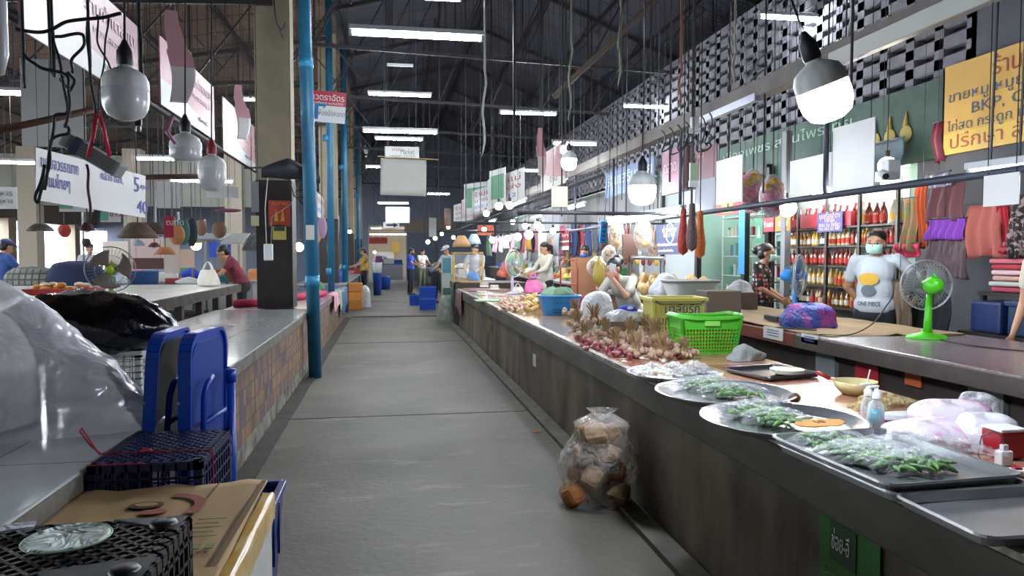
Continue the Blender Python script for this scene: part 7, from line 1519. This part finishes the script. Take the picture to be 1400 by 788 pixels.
for i, (u0, v0, u1, v1, Y, cm, l, rough) in enumerate(((178, 324, 224, 358, 12.5, '#c9b0ac', 'pinkish translucent curtain with white ribbons behind the left stall', .4), (224, 326, 246, 374, 12, '#a99a92', 'pale pink-grey partition beside the curtain', .7), (246, 341, 266, 366, 11.5, '#a88f84', 'dull pink panel left of the steel post', .7), (286, 331, 316, 352, 14, '#1f3f9c', 'bright blue tarpaulin hung behind the left stalls', .5), (182, 353, 224, 368, 12.2, '#4a2c28', 'dark red-brown panel under the curtain', .7), (296, 352, 318, 366, 13, '#9a9890', 'pale board below the blue tarpaulin', .7), (140, 330, 178, 362, 14, '#c4b8a8', 'pale lit panel behind the old fan', .6))):
    pboard(u0, v0, u1, v1, Y, l, m=mat('lp'+cm, cm, rough, bump=.3, scale=10), name='panel', cat='panel')
for i, (u, v0, v1, Y) in enumerate(((246, 290, 385, 13), (264, 300, 380, 13.3), (282, 300, 385, 13.6), (310, 310, 385, 13.2), (178, 320, 395, 13), (213, 250, 330, 15), (327, 320, 380, 15), (113, 200, 290, 14))):
    p = py(u, v1, Y); tag(MB().tube([(p.x, p.y, 0), (p.x, p.y, py(u, v0, Y).z)], .02, 8).build('stall_post', mat('stallpost', '#6d6c70', .5), smooth=True), 'slim grey steel post of the left stalls', 'post', 'steel posts of the left stalls')
for i, (u0, v0, u1, v1, Y, cm, l) in enumerate(((256, 318, 300, 330, 10.2, '#8d959c', 'pale grey corrugated awning sloping over the left stall'), (300, 318, 330, 335, 11.2, '#a5a8a4', 'whitish torn awning next to the grey one'), (330, 318, 360, 345, 11.5, '#4a4c4c', 'dark grey hood just left of the pillar'))):
    a, b = py(u0, v0, Y), py(u1, v1, Y)
    tag(MB().grid(lambda u, v: Vector((a.x+(b.x-a.x)*u, Y+.7*v, a.z+(b.z-a.z)*(1-v)*.9+.015*math.sin(u*60))), 60, 6).build('awning', mat('aw'+cm, cm, .6), smooth=True, solid=.006), l, 'awning')
for i, (u, v, Y, w_, h_, cm, l) in enumerate(((250, 318, 9.2, .16, .30, '#3a6a64', 'dark teal cloth bag hanging over the left stall'), (262, 318, 9.3, .14, .34, '#2f3a44', 'black cloth bag hanging over the left stall'), (242, 322, 9.0, .18, .22, '#b07a4a', 'lit wicker basket hanging over the left stall'), (235, 312, 9.1, .12, .26, '#8a8276', 'grey-brown bag hanging beside the wicker basket'), (300, 315, 10, .18, .2, '#7c5a44', 'brown clay pot shape hanging near the awning'), (275, 312, 10, .14, .2, '#8d6a58', 'brown bag hanging above the grey awning'), (312, 288, 9, .30, .04, '#8a4a6c', 'mauve plastic rack hanging above the clutter'), (440, 312, 11, .15, .3, '#a07f9c', 'mauve plastic scoop hanging past the pillar'), (434, 318, 11, .12, .3, '#b9a070', 'tan cloth hanging past the pillar'), (452, 340, 15, .16, .34, '#3f7a44', 'green and white box hanging on the second pillar'), (118, 332, 9, .1, .1, '#3a2f2c', 'dark lamp holder over the far stall'), (88, 316, 9, .14, .14, '#b03a34', 'small red paper lantern at the left opening'))):
    p = py(u, v, Y); t = thing('hanging_item', l, 'hanging goods', p); MB().grid(lambda a, b: Vector((w_/2*math.sin(PI*(b*.86+.1))**.5*math.cos(a*2*PI), w_*.3*math.sin(PI*(b*.86+.1))**.5*math.sin(a*2*PI), (.5-b)*h_)), 14, 8, closed=True).build('body', mat('hi'+cm, cm, .7, bump=.4, scale=25), t, smooth=True)
    MB().tube([(0, 0, h_*.45), (0, 0, roofz(p.x)-p.z)], .004, 5).build('string', M_cable, t)
p = py(268, 333, 10.5); t = thing('yellow_lamp', 'small glowing yellow topped lamp over the left stall', 'lamp', p); MB().ball((0, 0, -.03), (.07, .07, .06)).build('globe', M_far, t, smooth=True); MB().lathe([(.03, .08), (.08, .02), (.082, 0)], n=16).build('lamp_top', mat('ylamp', '#c9b03a', .4), t, smooth=True); MB().tube([(0, 0, .07), (0, 0, roofz(p.x)-p.z)], .004).build('cord', M_cable, t)
p = py(372, 412, 8.8)
for i, (u, Y, l) in enumerate(((330, 15, 'pale table with goods behind the maroon shirted person'), (240, 14, 'grey stall table behind the seller table'))):
    p = py(u, 390, Y); xa, xb = (p.x-1.5, p.x+.35) if i == 0 else (p.x-2.4, p.x-.4); counter(l, xa, Y-.5, xb, Y+.6, .88, MCt, MCt); goods((xa+.1, Y-.3, xb-.1, Y+.4), .88, 8, 'on the '+l.split(' with')[0].split(' behind')[0]+(' near the maroon shirt' if i == 0 else ' behind the curtain'), .15, .3)
for k, (x, y) in enumerate(((-6.5, 9.5), (-6, 13.5), (-9, 14), (-3.8, 16.2))): tube_light((x, y, 2.9), 1.2, 'added fill tube hanging low over the left stalls, %s' % ('nearest the old fan', 'over the pink curtain', 'toward the bright opening', 'nearest the pillar')[k], hang=1, hot=M_tube)  # tubes added to light the left stalls and the pale band behind
for i, (x, z, w_, h_, cm, l) in enumerate(((-.5, 2.2, 1.0, .35, '#b8403a', 'red and white banner in the lit shop past the end opening'), (.5, 1.9, .5, .7, '#c9a04a', 'amber poster in the lit shop past the end opening'), (-.2, 1.4, 1.2, .4, '#d9d4c8', 'white tray display in the lit shop past the end opening'))):
    sign('shop_banner', l, (x, 46.8 if i else 41.5, z), w_, h_, 0, mat('fs'+cm, cm, .6), cords=.5 if i else .7)
for k, (x, y, l) in enumerate(((3.8, 14.5, 'added fill tube over the first hanging garments'), (3.8, 18.5, 'added fill tube farther along the garments'), (4.6, 24, 'added fill tube at the far garments'), (3.0, 21, 'added fill tube over the far middle counters'), (4.2, 30, 'added fill tube near the end wall'))):
    tube_light((x, y, 2.35), 1.2, l, yaw=PI/2, hang=1, hot=M_tube2)  # extra tubes, added to brighten the dark far right stalls
hung = ['#c9c8c2', '#b8607c', '#c9b070', '#7a9c8c', '#8a4a4a', '#d5d3cc', '#a08cb0', '#c98a5c']
hnm = ['white', 'rose', 'straw yellow', 'sage green', 'maroon', 'cream', 'lilac', 'peach']
hp = {}
for i in range(48):
    k = random.randrange(8); y = 13.8+rnd(0, 16); p = (5.56, y, rnd(1.35, 2.0)); s = rnd(.7, 1.4)
    if k not in hp: hp[k] = o = tag(MB().grid(lambda u, v: Vector((.03*math.sin(u*9), (u-.5)*.34*(1-.25*v), -v*.5)), 8, 6).build('hung_goods', mat('hg%d' % k, hung[k], .7), smooth=True, solid=.02), '%s goods hung on the pale partition of the far right stalls' % hnm[k], 'hanging goods', 'goods hung on the far right partition')
    else: o = hp[k].copy(); C.collection.objects.link(o)
    o.location = p; o.scale = (1, s, s)
